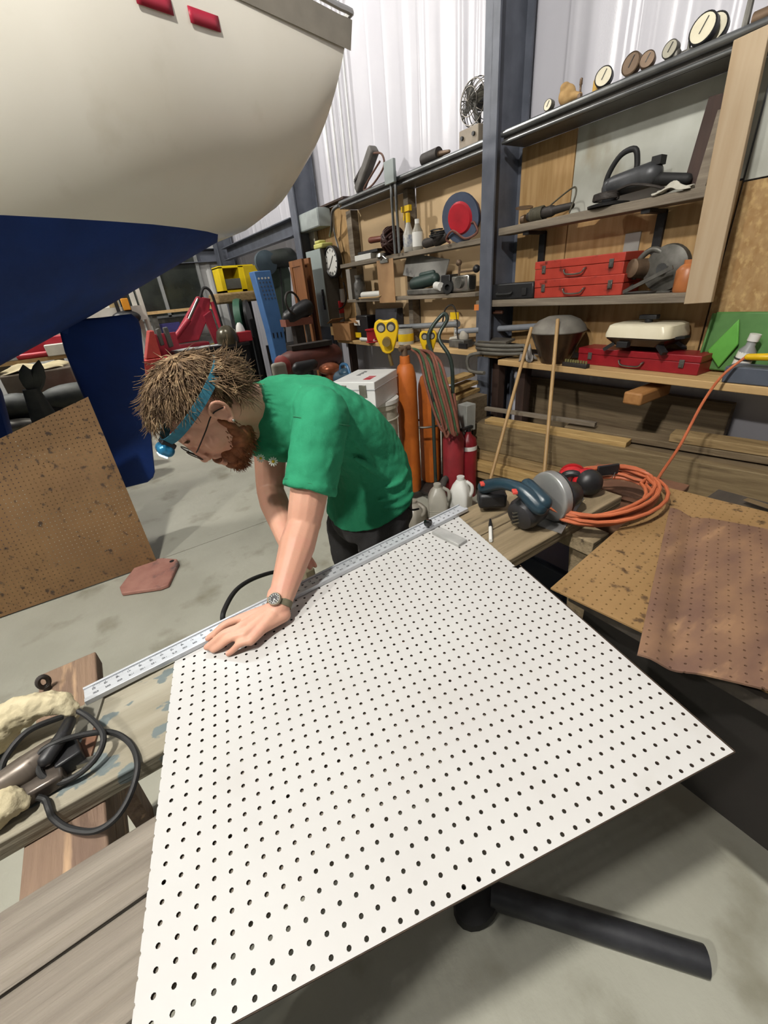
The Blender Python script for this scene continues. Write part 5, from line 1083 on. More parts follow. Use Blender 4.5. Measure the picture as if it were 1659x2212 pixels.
f = WF((2.80, at(1140, 772, x=2.80).y, ZNb)); o = single('crumpled_cloth', rag(f, 0.12, 0.10, 0.13, 8), mat('cloth_grey', '#8c8782', '#78736e', rough=0.9, scale=16), 'crumpled grey cloth left of the brown bowl on the bench', 'cloth', solid=0.004)
b = MB(); b.cyl(at(986, 716, x=2.95), at(1160, 705, x=3.0), 0.024, n=14); single('grey_pipe', b, mat('pipe_grey', '#868a90', '#7a7e84', rough=0.4), 'long light grey pipe lying across the bench clutter', 'pipe')
b = MB(); b.cyl(at(845, 708, x=2.93), at(990, 700, x=2.94), 0.028, n=14); single('grey_pipe', b, mat('pipe_grey2', '#6b6e70', rough=0.45), 'dull grey pipe behind the green cart handle', 'pipe')
b = MB(); b.box((2.99, at(1043, 715, x=2.99).y, 1.2), (0.06, 0.11, 0.37)); single('steel_box_tube', b, steel, 'grey steel upright behind the long grey pipe', 'upright')
b = MB(); b.box((2.93, at(995, 742, x=2.93).y, ZNb + 0.075), (0.12, 0.2, 0.07)); single('metal_box', b, dustm, 'grey metal box with a black opening on the bench', 'box', bev=0.008)
b = MB(); b.box((2.86, at(1000, 742, x=2.86).y, ZNb + 0.06), (0.02, 0.1, 0.05)); single('black_block', b, blk, 'black block in front of the grey metal box', 'block')
f = WF((2.95, at(985, 700, x=2.95).y, ZNb + 0.1)); t = thing('plastic_fitting', 'white plastic fittings tied with a brown hose on the bench', 'fitting', f.translation - Vector((0, 0, 0.1)))
b = MB(f); b.cyl((0.0, 0, -0.1), (0.0, 0, 0.2), 0.02, n=12); b.ell((0.11, 0, 0.03), (0.05, 0.04, 0.06)); b.cyl((-0.06, -0.01, 0.0), (0.05, 0, 0.02), 0.024, n=12); obj('fitting', b, mat('pvc_dull', '#a09a8d', rough=0.5), t)
b = MB(f); b.tube(smoothpts([(-0.2, 0, 0.1), (-0.13, -0.02, 0.26), (-0.03, -0.02, 0.3), (0.03, -0.02, 0.22), (0.04, -0.02, 0.05), (0.07, -0.02, -0.05)], 5), 0.008, 6); obj('hose', b, cordb, t)
b = MB(WF((2.93, at(982, 682, x=2.93).y, 1.27))); b.box((0, 0, 0.03), (0.11, 0.01, 0.06)); single('yellow_tag', b, yel, 'yellow tag standing above the white fittings', 'tag')
b = MB(WF((XS - 0.03, at(1030, 650, x=XS - 0.03).y, 1.345))); b.box((0, 0, 0.03), (0.055, 0.004, 0.045)); single('orange_tag', b, mat('tag_orange', '#cf7a3c', rough=0.6), 'small orange tag hanging left of the black case', 'tag')
f = WF((2.9, at(1068, 672, x=2.9).y, 1.33)); b = MB(f); b.cap((-0.09, 0, 0), (0.08, 0, 0.0), 0.018, 0.016); b.torus((-0.02, 0, 0), 0.02, 0.005, axis=(1, 0, 0), n=14, k=6); single('torch_handle', b, mat('handle_rust', '#5b3a2c', '#4a2f24', rough=0.5), 'rusty red torch handle hanging below the black case', 'handle')
# green case with bottle at right
f = WF((2.97, at(1596, 735, x=2.97).y, ZNb), 0.0); t = thing('green_case', 'open green plastic case with a green pouch on the bench', 'case', f.translation)
gc = mat('case_green', '#4f7a3f', '#426a35', rough=0.5, scale=8)
b = MB(f); b.box((0, 0.05, 0.165), (0.34, 0.02, 0.31), r=(-0.12, 0, 0)); obj('lid_panel', b, gc, t, bev=0.01)
for s_ in (-1, 1): b = MB(f); b.box((s_ * 0.165, 0.03, 0.165), (0.012, 0.05, 0.30), r=(-0.12, 0, 0)); obj('lid_rim', b, gc, t, bev=0.004)
b = MB(f); b.prism([(-0.14, 0.12), (-0.03, 0.29), (0.0, 0.16), (-0.06, 0.03)], 0.005, 0.022); obj('pouch', b, mat('pouch_green', '#5ea344', '#53933b', rough=0.5), t, bev=0.006)
f = WF((2.93, at(1612, 735, x=2.93).y, ZNb)) @ Matrix.Rotation(0.15, 4, 'Y'); c_ = MB(f); c_.cyl((0, 0, 0.19), (0, 0, 0.225), 0.026, n=14); lb_ = MB(f); lb_.lathe([(0.0402, 0.04), (0.0406, 0.045), (0.0406, 0.13), (0.0402, 0.135)], n=18)
st_ = MB(f); st_.torus((0, 0, 0.10), 0.043, 0.004, n=22, k=6)
bottle(f, [(0, 0), (0.036, 0), (0.04, 0.01), (0.04, 0.14), (0.022, 0.165), (0.02, 0.19), (0, 0.195)], mat('bottle_greyish', '#8b8d8c', rough=0.4), 'labelled_bottle', 'white labelled grey bottle strapped in the green case', [('cap', c_, wht), ('label_band', lb_, wht), ('strap', st_, blk)])
b = MB(WF((2.82, at(1625, 765, x=2.82).y - 0.06, ZNb))); b.box((0, 0, 0.042), (0.28, 0.12, 0.083)); single('blue_grey_box', b, mat('slate', '#4c525d', '#434953', rough=0.5), 'slate grey box in front of the green case at frame edge', 'box', bev=0.006)
# extension cord: plug on the bench, drop and coil
t = thing('extension_cord', 'orange extension cord coiled on the table and rising to the bench', 'cord', (1.35, 0.86, 0.805))
plug = at(1632, 772, x=2.755); b = MB(); b.cap(plug + Vector((0, 0.03, 0.0)), plug + Vector((0, -0.05, 0.005)), 0.016, 0.018); obj('plug', b, yel, t)
cc_ = at(1318, 1085, z=ZT + 0.01); rng = random.Random(4); pts = []
ends = [plug + Vector((0, 0.04, 0)), at(1560, 812, x=2.68), at(1518, 870, x=2.5), at(1470, 960, x=2.25), at(1430, 1020, x=2.0), at(1405, 1060, x=1.78)]
c0 = at(1295, 1075, z=ZT + 0.012); RX, RY = 0.25, 0.175
for k in range(8):
    ex, ey, ox, oy = rng.uniform(0.86, 1.08), rng.uniform(0.84, 1.12), rng.uniform(-0.02, 0.02), rng.uniform(-0.018, 0.018)
    for i in range(24):
        g = 2 * math.pi * i / 24 - 0.2; pts.append(Vector((c0.x + ox + RX * ex * math.cos(g), c0.y + oy + RY * ey * math.sin(g), c0.z + 0.006 * k + 0.003 * math.sin(3 * g))))
b = MB(); b.tube(smoothpts(ends, 6)[:-1] + [pts[0]] + pts[1:], 0.0068, 8); obj('cable', b, orng, t)
# ------------------------------------------------------------------ electrical wall left of the shelves
XE = 3.02
pa = at(733, 640, x=XE); 
single('plywood_panel', ybox(5.06, 5.92, 1.03, 2.50, XE + 0.02, XE + 0.04), plyy, 'yellow plywood backing behind the clock', 'wall panel')
b = MB(); b.box((XE - 0.02, 5.45, 2.515), (0.10, 0.9, 0.02)); single('backing_ledge', b, dw, 'thin dark ledge along the top of the yellow plywood', 'ledge')
f, w_, h_, _ = slot(640, 718, 492, 452, 2.86); t = thing('wireway_box', 'long grey electrical trough above the clock', 'electrical box', (2.9, at(680, 475, x=2.86).y, 2.15))
yl, yr_ = at(637, 480, x=2.86).y, at(690, 468, x=2.86).y
b = MB(); b.box((2.93, (yl + yr_) / 2, at(690, 468, x=2.86).z), (0.17, yl - yr_, 0.19)); obj('body', b, grp, t, bev=0.004)
b = MB(); b.box((2.842, (yl + yr_) / 2, at(690, 468, x=2.86).z), (0.006, yl - yr_ - 0.02, 0.17)); obj('cover', b, mat('grey_cover', '#9aa19f', rough=0.45), t)
# tall grey panel
y0_, y1_ = 5.85, 5.46; zt_, zb_ = at(676, 541, x=2.80).z, at(690, 705, x=2.80).z
t = thing('breaker_panel', 'tall grey breaker panel with black switches beside the clock', 'electrical panel', (2.9, 5.66, zb_))
b = MB(); b.box((2.91, (y0_ + y1_) / 2, (zt_ + zb_) / 2), (0.21, y0_ - y1_, zt_ - zb_)); obj('cabinet', b, mat('cabinet_side', '#5a554c', rough=0.6), t, bev=0.004)
b = MB(); b.box((2.800, (y0_ + y1_) / 2, (zt_ + zb_) / 2), (0.012, y0_ - y1_ + 0.02, zt_ - zb_)); dr = obj('door', b, mat('panel_grey', '#9aa5a3', '#929d9b', rough=0.4, scale=3), t, bev=0.003)
b = MB(); b.box((2.788, y1_ + 0.05, zb_ + 0.33), (0.014, 0.045, 0.24)); obj('switch_plate', b, blk, dr, bev=0.003)
for k in range(4): b = MB(); b.box((2.778, y1_ + 0.05, zb_ + 0.25 + 0.055 * k), (0.012, 0.024, 0.02)); obj('switch', b, chrome, dr)
# clock
pc_ = at(717, 566, x=2.88); t = thing('wall_clock', 'round white wall clock with black rim beside the breaker panel', 'clock', (2.93, pc_.y, pc_.z - 0.17)); f = WF(pc_, 0.0)
b = MB(f); b.lathe([(0, 0), (0.17, 0), (0.175, 0.01), (0.175, 0.07), (0.16, 0.075), (0.15, 0.06), (0, 0.06)], (0, 0.055, 0), n=40, axis=(0, -1, 0)); obj('case', b, blk, t)
b = MB(f); b.cyl((0, -0.004, 0), (0, -0.008, 0), 0.15, n=40); obj('face', b, wht, t)
for k in range(12): g = 2 * math.pi * k / 12; b = MB(f); b.bar((0.115 * math.sin(g), -0.010, 0.115 * math.cos(g)), (0.138 * math.sin(g), -0.010, 0.138 * math.cos(g)), 0.012, 0.002, up=(0, -1, 0)); obj('hour_mark', b, blk, t)
for g, L_ in ((0.75, 0.085), (-2.3, 0.12)): b = MB(f); b.bar((0, -0.012, 0), (L_ * math.sin(g), -0.012, L_ * math.cos(g)), 0.008, 0.002, up=(0, -1, 0)); obj('clock_hand', b, blk, t)
# small things around the panel
def wthing(name, u, v, x, size, m, label, cat, bev=0.004): 
    p = at(u, v, x=x); return single(name, MB().box((x + size[0] / 2, p.y, p.z), size), m, label, cat, bev=bev)
wthing('meter_panel', 668, 508, 2.98, (0.05, 0.30, 0.32), mat('meter_cream', '#b3ad9e', '#8f897b', rough=0.5, scale=20), 'cream meter panel under the grey electrical trough', 'electrical panel')
b = MB(WF((2.90, at(692, 533, x=2.86).y, zt_ + 0.004))); b.box((0, 0, 0.03), (0.24, 0.16, 0.055)); b.box((-0.03, -0.02, 0.075), (0.14, 0.1, 0.035)); single('folded_towel', b, mat('towel_yellow', '#c9c779', '#bdbb6c', rough=0.9), 'pale yellow towel lying on top of the breaker panel', 'towel', bev=0.015)
wthing('thermostat', 737, 639, 3.0, (0.035, 0.07, 0.16), wht, 'white thermostat right below the clock', 'thermostat')
wthing('fire_alarm', 729, 664, 2.97, (0.07, 0.10, 0.15), mat('alarm_red', '#b3262d', rough=0.4), 'small red alarm box beside the breaker panel', 'alarm box')
wthing('junction_box', 730, 690, 2.97, (0.07, 0.14, 0.16), mat('jbox', '#7f7a74', rough=0.5), 'grey junction box under the red alarm box', 'electrical box')
for (u0, v0, u1, v1, lab) in ((689, -10, 708, 452, 'leftmost thin conduit rising above the electrical trough'), (712, -10, 722, 452, 'white conduit rising above the electrical trough'), (722, -10, 748, 440, 'grey conduit rising beside the shelf end'), (735, -10, 765, 432, 'rightmost white conduit on the liner wall')):
    A = at(u0, v0, x=3.12); B = at(u1, v1, x=3.12); m_ = (A.y + B.y) / 2; b = MB(); b.cyl((3.12, m_, B.z), (3.12, m_, 6.4), 0.014, n=8); single('conduit', b, mat('conduit_white', '#c9c9c9', rough=0.4), lab, 'conduit', 'conduits on the liner wall')
b = MB(); b.tube(smoothpts([at(720, 455, x=2.95), at(722, 500, x=2.97), at(733, 545, x=2.98), at(738, 600, x=2.99)], 5), 0.012, 8); single('cable', b, mat('cable_grey', '#8d8c88', rough=0.5), 'grey cable hanging from the trough past the clock', 'cable')
b = MB(); b.tube(smoothpts([at(742, 610, x=2.97), at(748, 640, x=2.97), at(742, 662, x=2.97), at(728, 668, x=2.97)], 5), 0.01, 8); single('cable', b, cordb, 'dark cable looping below the thermostat', 'cable')
# plastic jug hanging and wooden door panels behind
f = WF((2.83, at(681, 640, x=2.83).y + 0.25, at(681, 660, x=2.83).z)); b = MB(f); b.lathe([(0, 0), (0.10, 0), (0.11, 0.02), (0.11, 0.24), (0.05, 0.31), (0.05, 0.36), (0, 0.36)], n=16); o = single('laundry_jug', b, wht, 'white plastic jug left of the breaker panel', 'jug')
dm = mat('door_wood', '#8a5a33', '#74492a', rough=0.5, scale=6, stretch=(3, 3, 0.3))
def doorp(u, v0, v1, x, w2, label):
    p0 = at(u, v0, x=x); p1 = at(u, v1, x=x); p1.z = 0.005; t = thing('wooden_door', label, 'door panel', (x, p0.y, p1.z), 'cabinet doors stacked upright')
    zc, hh = (p0.z + p1.z) / 2, p0.z - p1.z
    obj('panel', MB().box((x, p0.y, zc), (0.02, w2, hh)), dm, t)
    for s_ in (-1, 1): obj('stile', MB().box((x - 0.014, p0.y + s_ * (w2 / 2 - 0.035), zc), (0.012, 0.07, hh)), dm, t)
    for s_ in (-1, 1): obj('rail', MB().box((x - 0.014, p0.y, zc + s_ * (hh / 2 - 0.035)), (0.012, w2 - 0.14, 0.07)), dm, t)
    return t
doorp(640, 562, 672, 2.52, 0.40, 'brown panelled cabinet door standing nearest the green bandsaw'); doorp(655, 560, 670, 2.62, 0.38, 'second brown cabinet door stacked behind the first')
# ------------------------------------------------------------------ bench left clutter
ZL = ZN + 0.04
f = WF((2.86, at(752, 722, x=2.86).y, ZL), 0.15); t = thing('cardboard_box', 'open brown cardboard box on the left bench', 'box', f.translation); cb = mat('cardboard', '#a3784c', '#946b42', rough=0.8, scale=10)
for nm_, c_, d_ in (('front', (0, -0.10, 0.1), (0.36, 0.006, 0.2)), ('back', (0, 0.10, 0.1), (0.36, 0.006, 0.2)), ('side', (-0.18, 0, 0.1), (0.006, 0.2, 0.2)), ('side', (0.18, 0, 0.1), (0.006, 0.2, 0.2)), ('bottom', (0, 0, 0.004), (0.36, 0.2, 0.006))): obj(nm_, MB(f).box(c_, d_), cb, t)
for s_ in (-1, 1): obj('flap', MB(f).box((s_ * 0.24, 0, 0.225), (0.13, 0.2, 0.005), r=(0, s_ * 0.4, 0)), cb, t)
f = WF((2.9, at(780, 690, x=2.9).y, ZL)); t = thing('battery_charger', 'black battery charger with yellow labels on the bench', 'charger', f.translation); obj('body', MB(f).box((0.08, 0.02, 0.14), (0.26, 0.13, 0.28)), blk, t, bev=0.01)
for z_ in (0.06, 0.2): obj('label_plate', MB(f).box((-0.02, -0.052, z_), (0.14, 0.004, 0.06)), yel if z_ < 0.1 else wht, t)
f = WF((2.95, at(832, 690, x=2.95).y, ZL)); b = MB(f); b.loft([[(-0.2, -0.03, 0), (0.2, -0.03, 0), (0.2, 0.10, 0), (-0.2, 0.10, 0)], [(-0.22, 0.02, 0.34), (0.22, 0.02, 0.34), (0.22, 0.10, 0.34), (-0.22, 0.10, 0.34)]]); single('tin_hood', b, mat('hood_grey', '#4a4b50', '#3e3f44', rough=0.4, metal=0.5), 'dark grey sheet metal hood standing on the bench', 'hood')
f = WF((2.87, at(876, 712, x=2.87).y, ZL)); t = thing('paint_can', 'paint can with a yellow label on the bench', 'can', f.translation); obj('body', MB(f).lathe([(0, 0), (0.085, 0), (0.085, 0.15), (0.09, 0.155), (0.08, 0.16), (0, 0.155)], n=22), mat('can_white', '#b5b0a0', rough=0.4), t); obj('label_band', MB(f).lathe([(0.0852, 0.03), (0.0858, 0.035), (0.0858, 0.1), (0.0852, 0.105)], n=22), yel, t); obj('lid', MB(f).cyl((0, 0, 0.155), (0, 0, 0.165), 0.083, n=22), blk, t)
f = WF((2.83, at(805, 715, x=2.83).y, ZL)); t = thing('wire_spool', 'red spool of wire on the left bench', 'spool', f.translation); obj('drum', MB(f).cyl((0, 0, 0.02), (0, 0, 0.13), 0.075, n=20), mat('spool_red', '#a51f27', rough=0.4), t)
for z_ in (0.0, 0.13): obj('flange', MB(f).cyl((0, 0, z_), (0, 0, z_ + 0.012), 0.09, n=20), mat('spool_red', '#a51f27'), t)
b = MB(WF((2.82, at(800, 732, x=2.82).y, ZL))); b.cyl((-0.2, -0.01, 0.022), (0.12, -0.01, 0.022), 0.022, n=12); single('paper_roll', b, wht, 'white paper roll in front of the red spool', 'roll')
b = MB(WF((2.9, at(740, 708, x=2.9).y, ZL))); b.lathe([(0, 0), (0.06, 0), (0.065, 0.02), (0.06, 0.12), (0.05, 0.14), (0, 0.14)], n=16); single('wooden_pot', b, brownm, 'brown pot beside the cardboard box', 'pot')
# ------------------------------------------------------------------ gas cart with two cylinders
org_ = mat('cylinder_orange', '#b8621f', '#a5551a', rough=0.55, scale=7, c3='#5a3a20', s3=9, lo3=0.62, hi3=0.72, stretch3=(1, 1, 0.5), bump=0.1)
def cylinder(name, x, y, r, h, m, label, cat='gas cylinder', group='gas cylinders on the cart', zb=0.09):
    t = thing(name, label, cat, (x, y, zb), group); b = MB(); b.lathe([(0, 0), (r * 0.92, 0), (r, 0.02), (r, h * 0.82), (r * 0.93, h * 0.88), (r * 0.72, h * 0.935), (r * 0.5, h * 0.95), (r * 0.45, h), (0, h)], (x, y, zb), n=28); obj('tank', b, m, t)
    b = MB(); b.cyl((x, y, zb + h), (x, y, zb + h + 0.06), 0.022, n=12); b.cyl((x - 0.04, y, zb + h + 0.05), (x + 0.05, y, zb + h + 0.05), 0.018, n=10); obj('valve', b, brownm, t); return t
c1x, c1y = 1.855, 2.52
c1 = cylinder('gas_cylinder', c1x, c1y, 0.078, 1.06, org_, 'orange gas cylinder nearest the white bucket'); obj('paper_label', MB().lathe([(0.0752, 0.70), (0.0757, 0.705), (0.0757, 0.76), (0.0752, 0.765)], (c1x, c1y, 0.09), n=28), mat('label_dirty', '#b3a489', rough=0.8), c1)
cylinder('gas_cylinder', 2.10, 2.56, 0.085, 0.93, org_, 'orange gas cylinder behind the cart hoses')
t = thing('cylinder_cart', 'green tubular cylinder cart with rubber wheels', 'cart', (2.07, 2.42, 0)); gt = mat('tube_green', '#37423c', '#2c3631', rough=0.35, metal=0.3)
ha, hb_ = at(905, 745, x=2.05), at(960, 680, x=2.2)
b = MB(); b.tube(smoothpts([(1.98, 2.36, 0.10), (1.98, 2.37, 0.8), (2.02, 2.40, 1.10), at(925, 725, x=2.10), at(955, 680, x=2.22), at(966, 690, x=2.22), at(948, 730, x=2.14), (2.17, 2.38, 1.08), (2.17, 2.36, 0.8), (2.17, 2.36, 0.10)], 6), 0.014, 10); obj('handle', b, gt, t)
b = MB(); b.box((2.07, 2.47, 0.075), (0.34, 0.26, 0.02)); obj('platform', b, cordb, t)
b = MB(); b.torus((2.07, 2.50, 0.62), 0.17, 0.008, n=30, k=6, sy=0.7); obj('chain_ring', b, dustm, t)
for wx_, wy_ in ((1.99, 2.33), (2.30, 2.40)):
    b = MB(); ax = (0.45, -0.9, 0); c_ = Vector((wx_ + 0.03, wy_ - 0.04, 0.115)); b.torus(c_, 0.085, 0.028, axis=ax, n=28, k=10); w0 = obj('wheel', b, mat('tyre', '#3f3b37', rough=0.8), t)
    b = MB(); b.lathe([(0, -0.015), (0.065, -0.015), (0.06, 0.02), (0.03, 0.028), (0, 0.028)], c_, n=22, axis=ax); obj('wheel_hub', b, mat('hub_red', '#7d2128', rough=0.5), w0)
# yellow gauge guards
def guard(u, v, x, sc, label, rz):
    f = WF(at(u, v, x=x), rz); t = thing('regulator', label, 'regulator', f.translation, 'yellow gas regulators'); P = []
    P = [(x_ * sc, z_ * sc) for x_, z_ in ((-0.05, 0.108), (-0.018, 0.098), (0.018, 0.098), (0.05, 0.108), (0.078, 0.09), (0.088, 0.05), (0.078, 0.0), (0.058, -0.06), (0.04, -0.105), (0.015, -0.122), (-0.015, -0.122), (-0.04, -0.105), (-0.058, -0.06), (-0.078, 0.0), (-0.088, 0.05), (-0.078, 0.09))]
    b = MB(f); b.prism(P, -0.03 * sc, 0.03 * sc); obj('guard', b, yel, t, bev=0.008)
    for s_ in (-1, 1):
        b = MB(f); b.cyl((s_ * 0.035 * sc, -0.031 * sc, 0.055 * sc), (s_ * 0.035 * sc, -0.034 * sc, 0.055 * sc), 0.032 * sc, n=20); d_ = obj('gauge_ring', b, cordb, t); b = MB(f); b.cyl((s_ * 0.035 * sc, -0.034 * sc, 0.05 * sc), (s_ * 0.035 * sc, -0.036 * sc, 0.05 * sc), 0.021 * sc, n=20); obj('gauge_face', b, mat('gauge_dull', '#8d8a7e', rough=0.5), d_)
    b = MB(f); b.cyl((0, -0.03 * sc, -0.035 * sc), (0, -0.075 * sc, -0.04 * sc), 0.030 * sc, n=16); obj('adjusting_knob', b, mat('brass', '#8d7a4e', rough=0.35, metal=0.7), t)
    b = MB(f); b.cyl((0.0, 0, -0.11 * sc), (0.02 * sc, 0, -0.21 * sc), 0.014 * sc, n=10); obj('outlet', b, mat('brass', '#8d7a4e'), t); return t
guard(836, 724, 1.80, 1.0, 'yellow regulator guard with two gauges above the white case', 0.85)
guard(925, 738, 2.13, 0.75, 'smaller yellow regulator guard behind the green cart handle', 0.9)
# hoses draped over the cart
hm1, hm2 = mat('hose_redbrown', '#7a4a3a', '#6a3f32', rough=0.6), mat('hose_green', '#3f5a3c', '#364e34', rough=0.6)
t = thing('welding_hoses', 'bundle of brown and green welding hoses draped over the cart', 'hose', (2.1, 2.25, 0.5)); rg = random.Random(3)
for k in range(9):
    o_ = rg.uniform(-0.03, 0.03); du = k * 5.0
    P = [at(885 + k * 2, 752 + k, x=1.98 + 0.01 * k), at(905 + du, 770 + rg.uniform(-6, 6), x=1.98), at(920 + du * 1.15, 830, x=1.97 + o_), at(938 + du * 1.1, 890, x=1.98 + o_), at(955 + du * 0.9, 930 + rg.uniform(-8, 14), x=2.0 + o_), at(965 + du * 0.6, 915 + rg.uniform(-8, 8), x=2.03 + o_), at(945 + du * 0.9, 850, x=2.05)]
    b = MB(); b.tube(smoothpts(P, 6), 0.0095, 8); obj('hose', b, hm2 if k in (1, 4, 7) else hm1, t)
# red fire extinguishers beside the cart
def ext(x, y, r, h, m, label):
    t = thing('fire_extinguisher', label, 'fire extinguisher', (x, y, 0), 'red extinguishers by the cart'); b = MB(); b.lathe([(0, 0), (r, 0), (r, h * 0.8), (r * 0.85, h * 0.9), (r * 0.35, h * 0.96), (r * 0.3, h), (0, h)], (x, y, 0), n=24); obj('tank', b, m, t)
    b = MB(); b.lathe([(r * 0.95, h * 0.80), (r * 1.005, h * 0.802), (r * 1.005, h * 0.74), (r * 0.95, h * 0.74)], (x, y, 0), n=24); obj('label_band', b, wht, t)
    b = MB(); b.box((x - 0.02, y, h + 0.03), (0.12, 0.025, 0.02)); b.cyl((x, y, h), (x, y, h + 0.03), 0.02, n=10); obj('lever', b, blk, t); return t
ext(2.24, 2.26, 0.07, 0.55, mat('ext_red', '#7d1a22', '#6d161d', rough=0.35), 'dark red extinguisher with a white band beside the lumber')
b = MB(); b.lathe([(0, 0), (0.085, 0), (0.085, 0.42), (0.06, 0.48), (0.02, 0.5), (0, 0.5)], (2.12, 2.30, 0.09), n=24); single('red_canister', b, mat('can_red', '#8a2a30', '#772429', rough=0.4), 'faded red canister on the cart behind the wheel', 'canister')
# ------------------------------------------------------------------ white bucket with white case on top
bx_, by_ = 1.57, 2.52
t = thing('plastic_bucket', 'dirty white plastic bucket under the white case', 'bucket', (bx_, by_, 0)); bk_ = mat('bucket_white', '#bdb8a8', '#a9a392', rough=0.5, scale=5, c3='#7d7662', s3=6, lo3=0.6, hi3=0.8)
b = MB(); b.lathe([(0, 0.0), (0.125, 0.0), (0.13, 0.02), (0.155, 0.84), (0.165, 0.845), (0.165, 0.88), (0.152, 0.88), (0.12, 0.03), (0, 0.03)], (bx_, by_, 0.0), n=32); obj('pail', b, bk_, t)
b = MB(); b.torus((bx_, by_, 0.77), 0.16, 0.006, n=32, k=6); obj('rim_ring', b, bk_, t); b = MB(); b.cyl((bx_, by_, 0.88), (bx_, by_, 0.905), 0.17, n=32); obj('lid', b, wht, t)
f = FR((bx_ - 0.07, by_ - 0.02, 0.907), 0.6); t = thing('aluminium_case', 'white aluminium case with latch on the bucket', 'case', f.translation)
pw = mat('case_white', '#d9dad7', '#cfd0cd', rough=0.4)
obj('body', MB(f).box((0, 0, 0.06), (0.42, 0.30, 0.12)), pw, t, bev=0.005); ld = obj('lid', MB(f).box((0, 0, 0.147), (0.424, 0.304, 0.05)), pw, t, bev=0.005)
obj('edge_trim', MB(f).box((0, 0, 0.122), (0.428, 0.308, 0.006)), alu, t)
for s_ in (-1, 1): obj('latch', MB(f).box((-0.214, s_ * 0.07, 0.115), (0.01, 0.05, 0.075)), chrome, t, bev=0.002)
b = MB(f)
for k, (x_, w2) in enumerate(((-0.13, 0.03), (-0.09, 0.04), (-0.045, 0.03))): b.box((x_, -0.07, 0.1725), (w2, 0.05, 0.001)); 
o = obj('red_lettering', b, mat('print_red', '#a8323a', rough=0.6), ld); o['kind'] = 'stuff'
b = MB(f)
for k in range(6): b.box((0.0 + 0.026 * k, 0.05 + 0.004 * (k % 2), 0.1725), (0.012, 0.03 - 0.008 * (k % 2), 0.001))
o = obj('black_lettering', b, blk, ld); o['kind'] = 'stuff'
# blue pump lying behind
f = WF(at(745, 790, x=1.80)); f.translation.z = 0.90; t = thing('hand_vacuum', 'blue grey hand vacuum behind the white case', 'vacuum', (f.translation.x, f.translation.y, 0.83)); bl = mat('vac_blue', '#2f4a5c', '#284050', rough=0.35)
b = MB(f); b.cap((-0.10, 0, 0.0), (0.02, 0, 0.01), 0.075, 0.06); b.cap((0.02, 0, 0.02), (0.16, 0.02, 0.02), 0.055, 0.035); b.ell((-0.02, 0, 0.06), (0.06, 0.05, 0.04)); obj('body', b, bl, t); b = MB(f); b.tube(smoothpts([(-0.1, 0, 0.05), (-0.07, 0, 0.12), (0.03, 0, 0.13), (0.07, 0, 0.06)], 5), 0.012, 8); obj('handle', b, mat('handle_blue', '#2d5f86', rough=0.4), t); b = MB(f); b.cap((0.0, -0.06, -0.02), (-0.05, -0.08, -0.07), 0.022, 0.02); obj('trigger', b, blk, t)
b = MB(); b.box((f.translation.x + 0.02, f.translation.y + 0.08, 0.415), (0.34, 0.30, 0.83)); single('storage_crate', b, cordb, 'tall dark crate standing under the blue vacuum', 'crate', bev=0.01)
# ------------------------------------------------------------------ jugs on the floor
def jug(x, y, h, wd, m, label, rz, ribs):
    f = FR((x, y, 0), rz); t = thing('plastic_jug', label, 'jug', (x, y, 0), 'plastic jugs on the floor'); b = MB(f); hw = wd / 2
    rloft(b, [(hw * 0.9, hw * 0.75, 0.02, 0.0), (hw, hw * 0.85, 0.025, 0.02), (hw, hw * 0.85, 0.025, h * 0.55), (hw * 0.98, hw * 0.82, 0.03, h * 0.66), (hw * 0.7, hw * 0.62, 0.035, h * 0.82), (hw * 0.34, hw * 0.34, 0.02, h * 0.92), (hw * 0.30, hw * 0.30, 0.018, h * 0.93)]); obj('body', b, m, t, ang=60)
    b = MB(f); b.cyl((0, 0, h * 0.92), (0, 0, h), hw * 0.33, n=18); obj('neck', b, m, t)
    b = MB(f); b.tube(smoothpts([(hw * 0.15, -hw * 0.45, h * 0.88), (hw * 0.1, -hw * 0.95, h * 0.80), (hw * 0.05, -hw * 1.0, h * 0.66), (0, -hw * 0.82, h * 0.56)], 5), 0.013, 10); obj('handle', b, m, t)
    for k in range(ribs): b = MB(f); z_ = h * (0.18 + 0.05 * k); b.loft([[(x_ * 1.02, y_ * 1.02, z_ + dz) for x_, y_ in rrect(hw, hw * 0.85, 0.025)] for dz in (0, 0.006)]); obj('rib', b, m, t)
    return t
jug(1.93, 2.02, 0.34, 0.17, wht, 'opaque white jug with a handle beside the lumber', 0.5, 0)
jug(1.74, 2.06, 0.33, 0.165, mat('jug_cloudy', '#b4b0a4', '#a5a195', rough=0.35, trans=0.15), 'cloudy ribbed jug left of the white jug', 0.9, 6)
jug(1.56, 2.12, 0.24, 0.18, mat('jug_clear', '#a39d90', '#968f82', rough=0.3, trans=0.2), 'low cloudy jug half hidden behind the man', 0.3, 0)
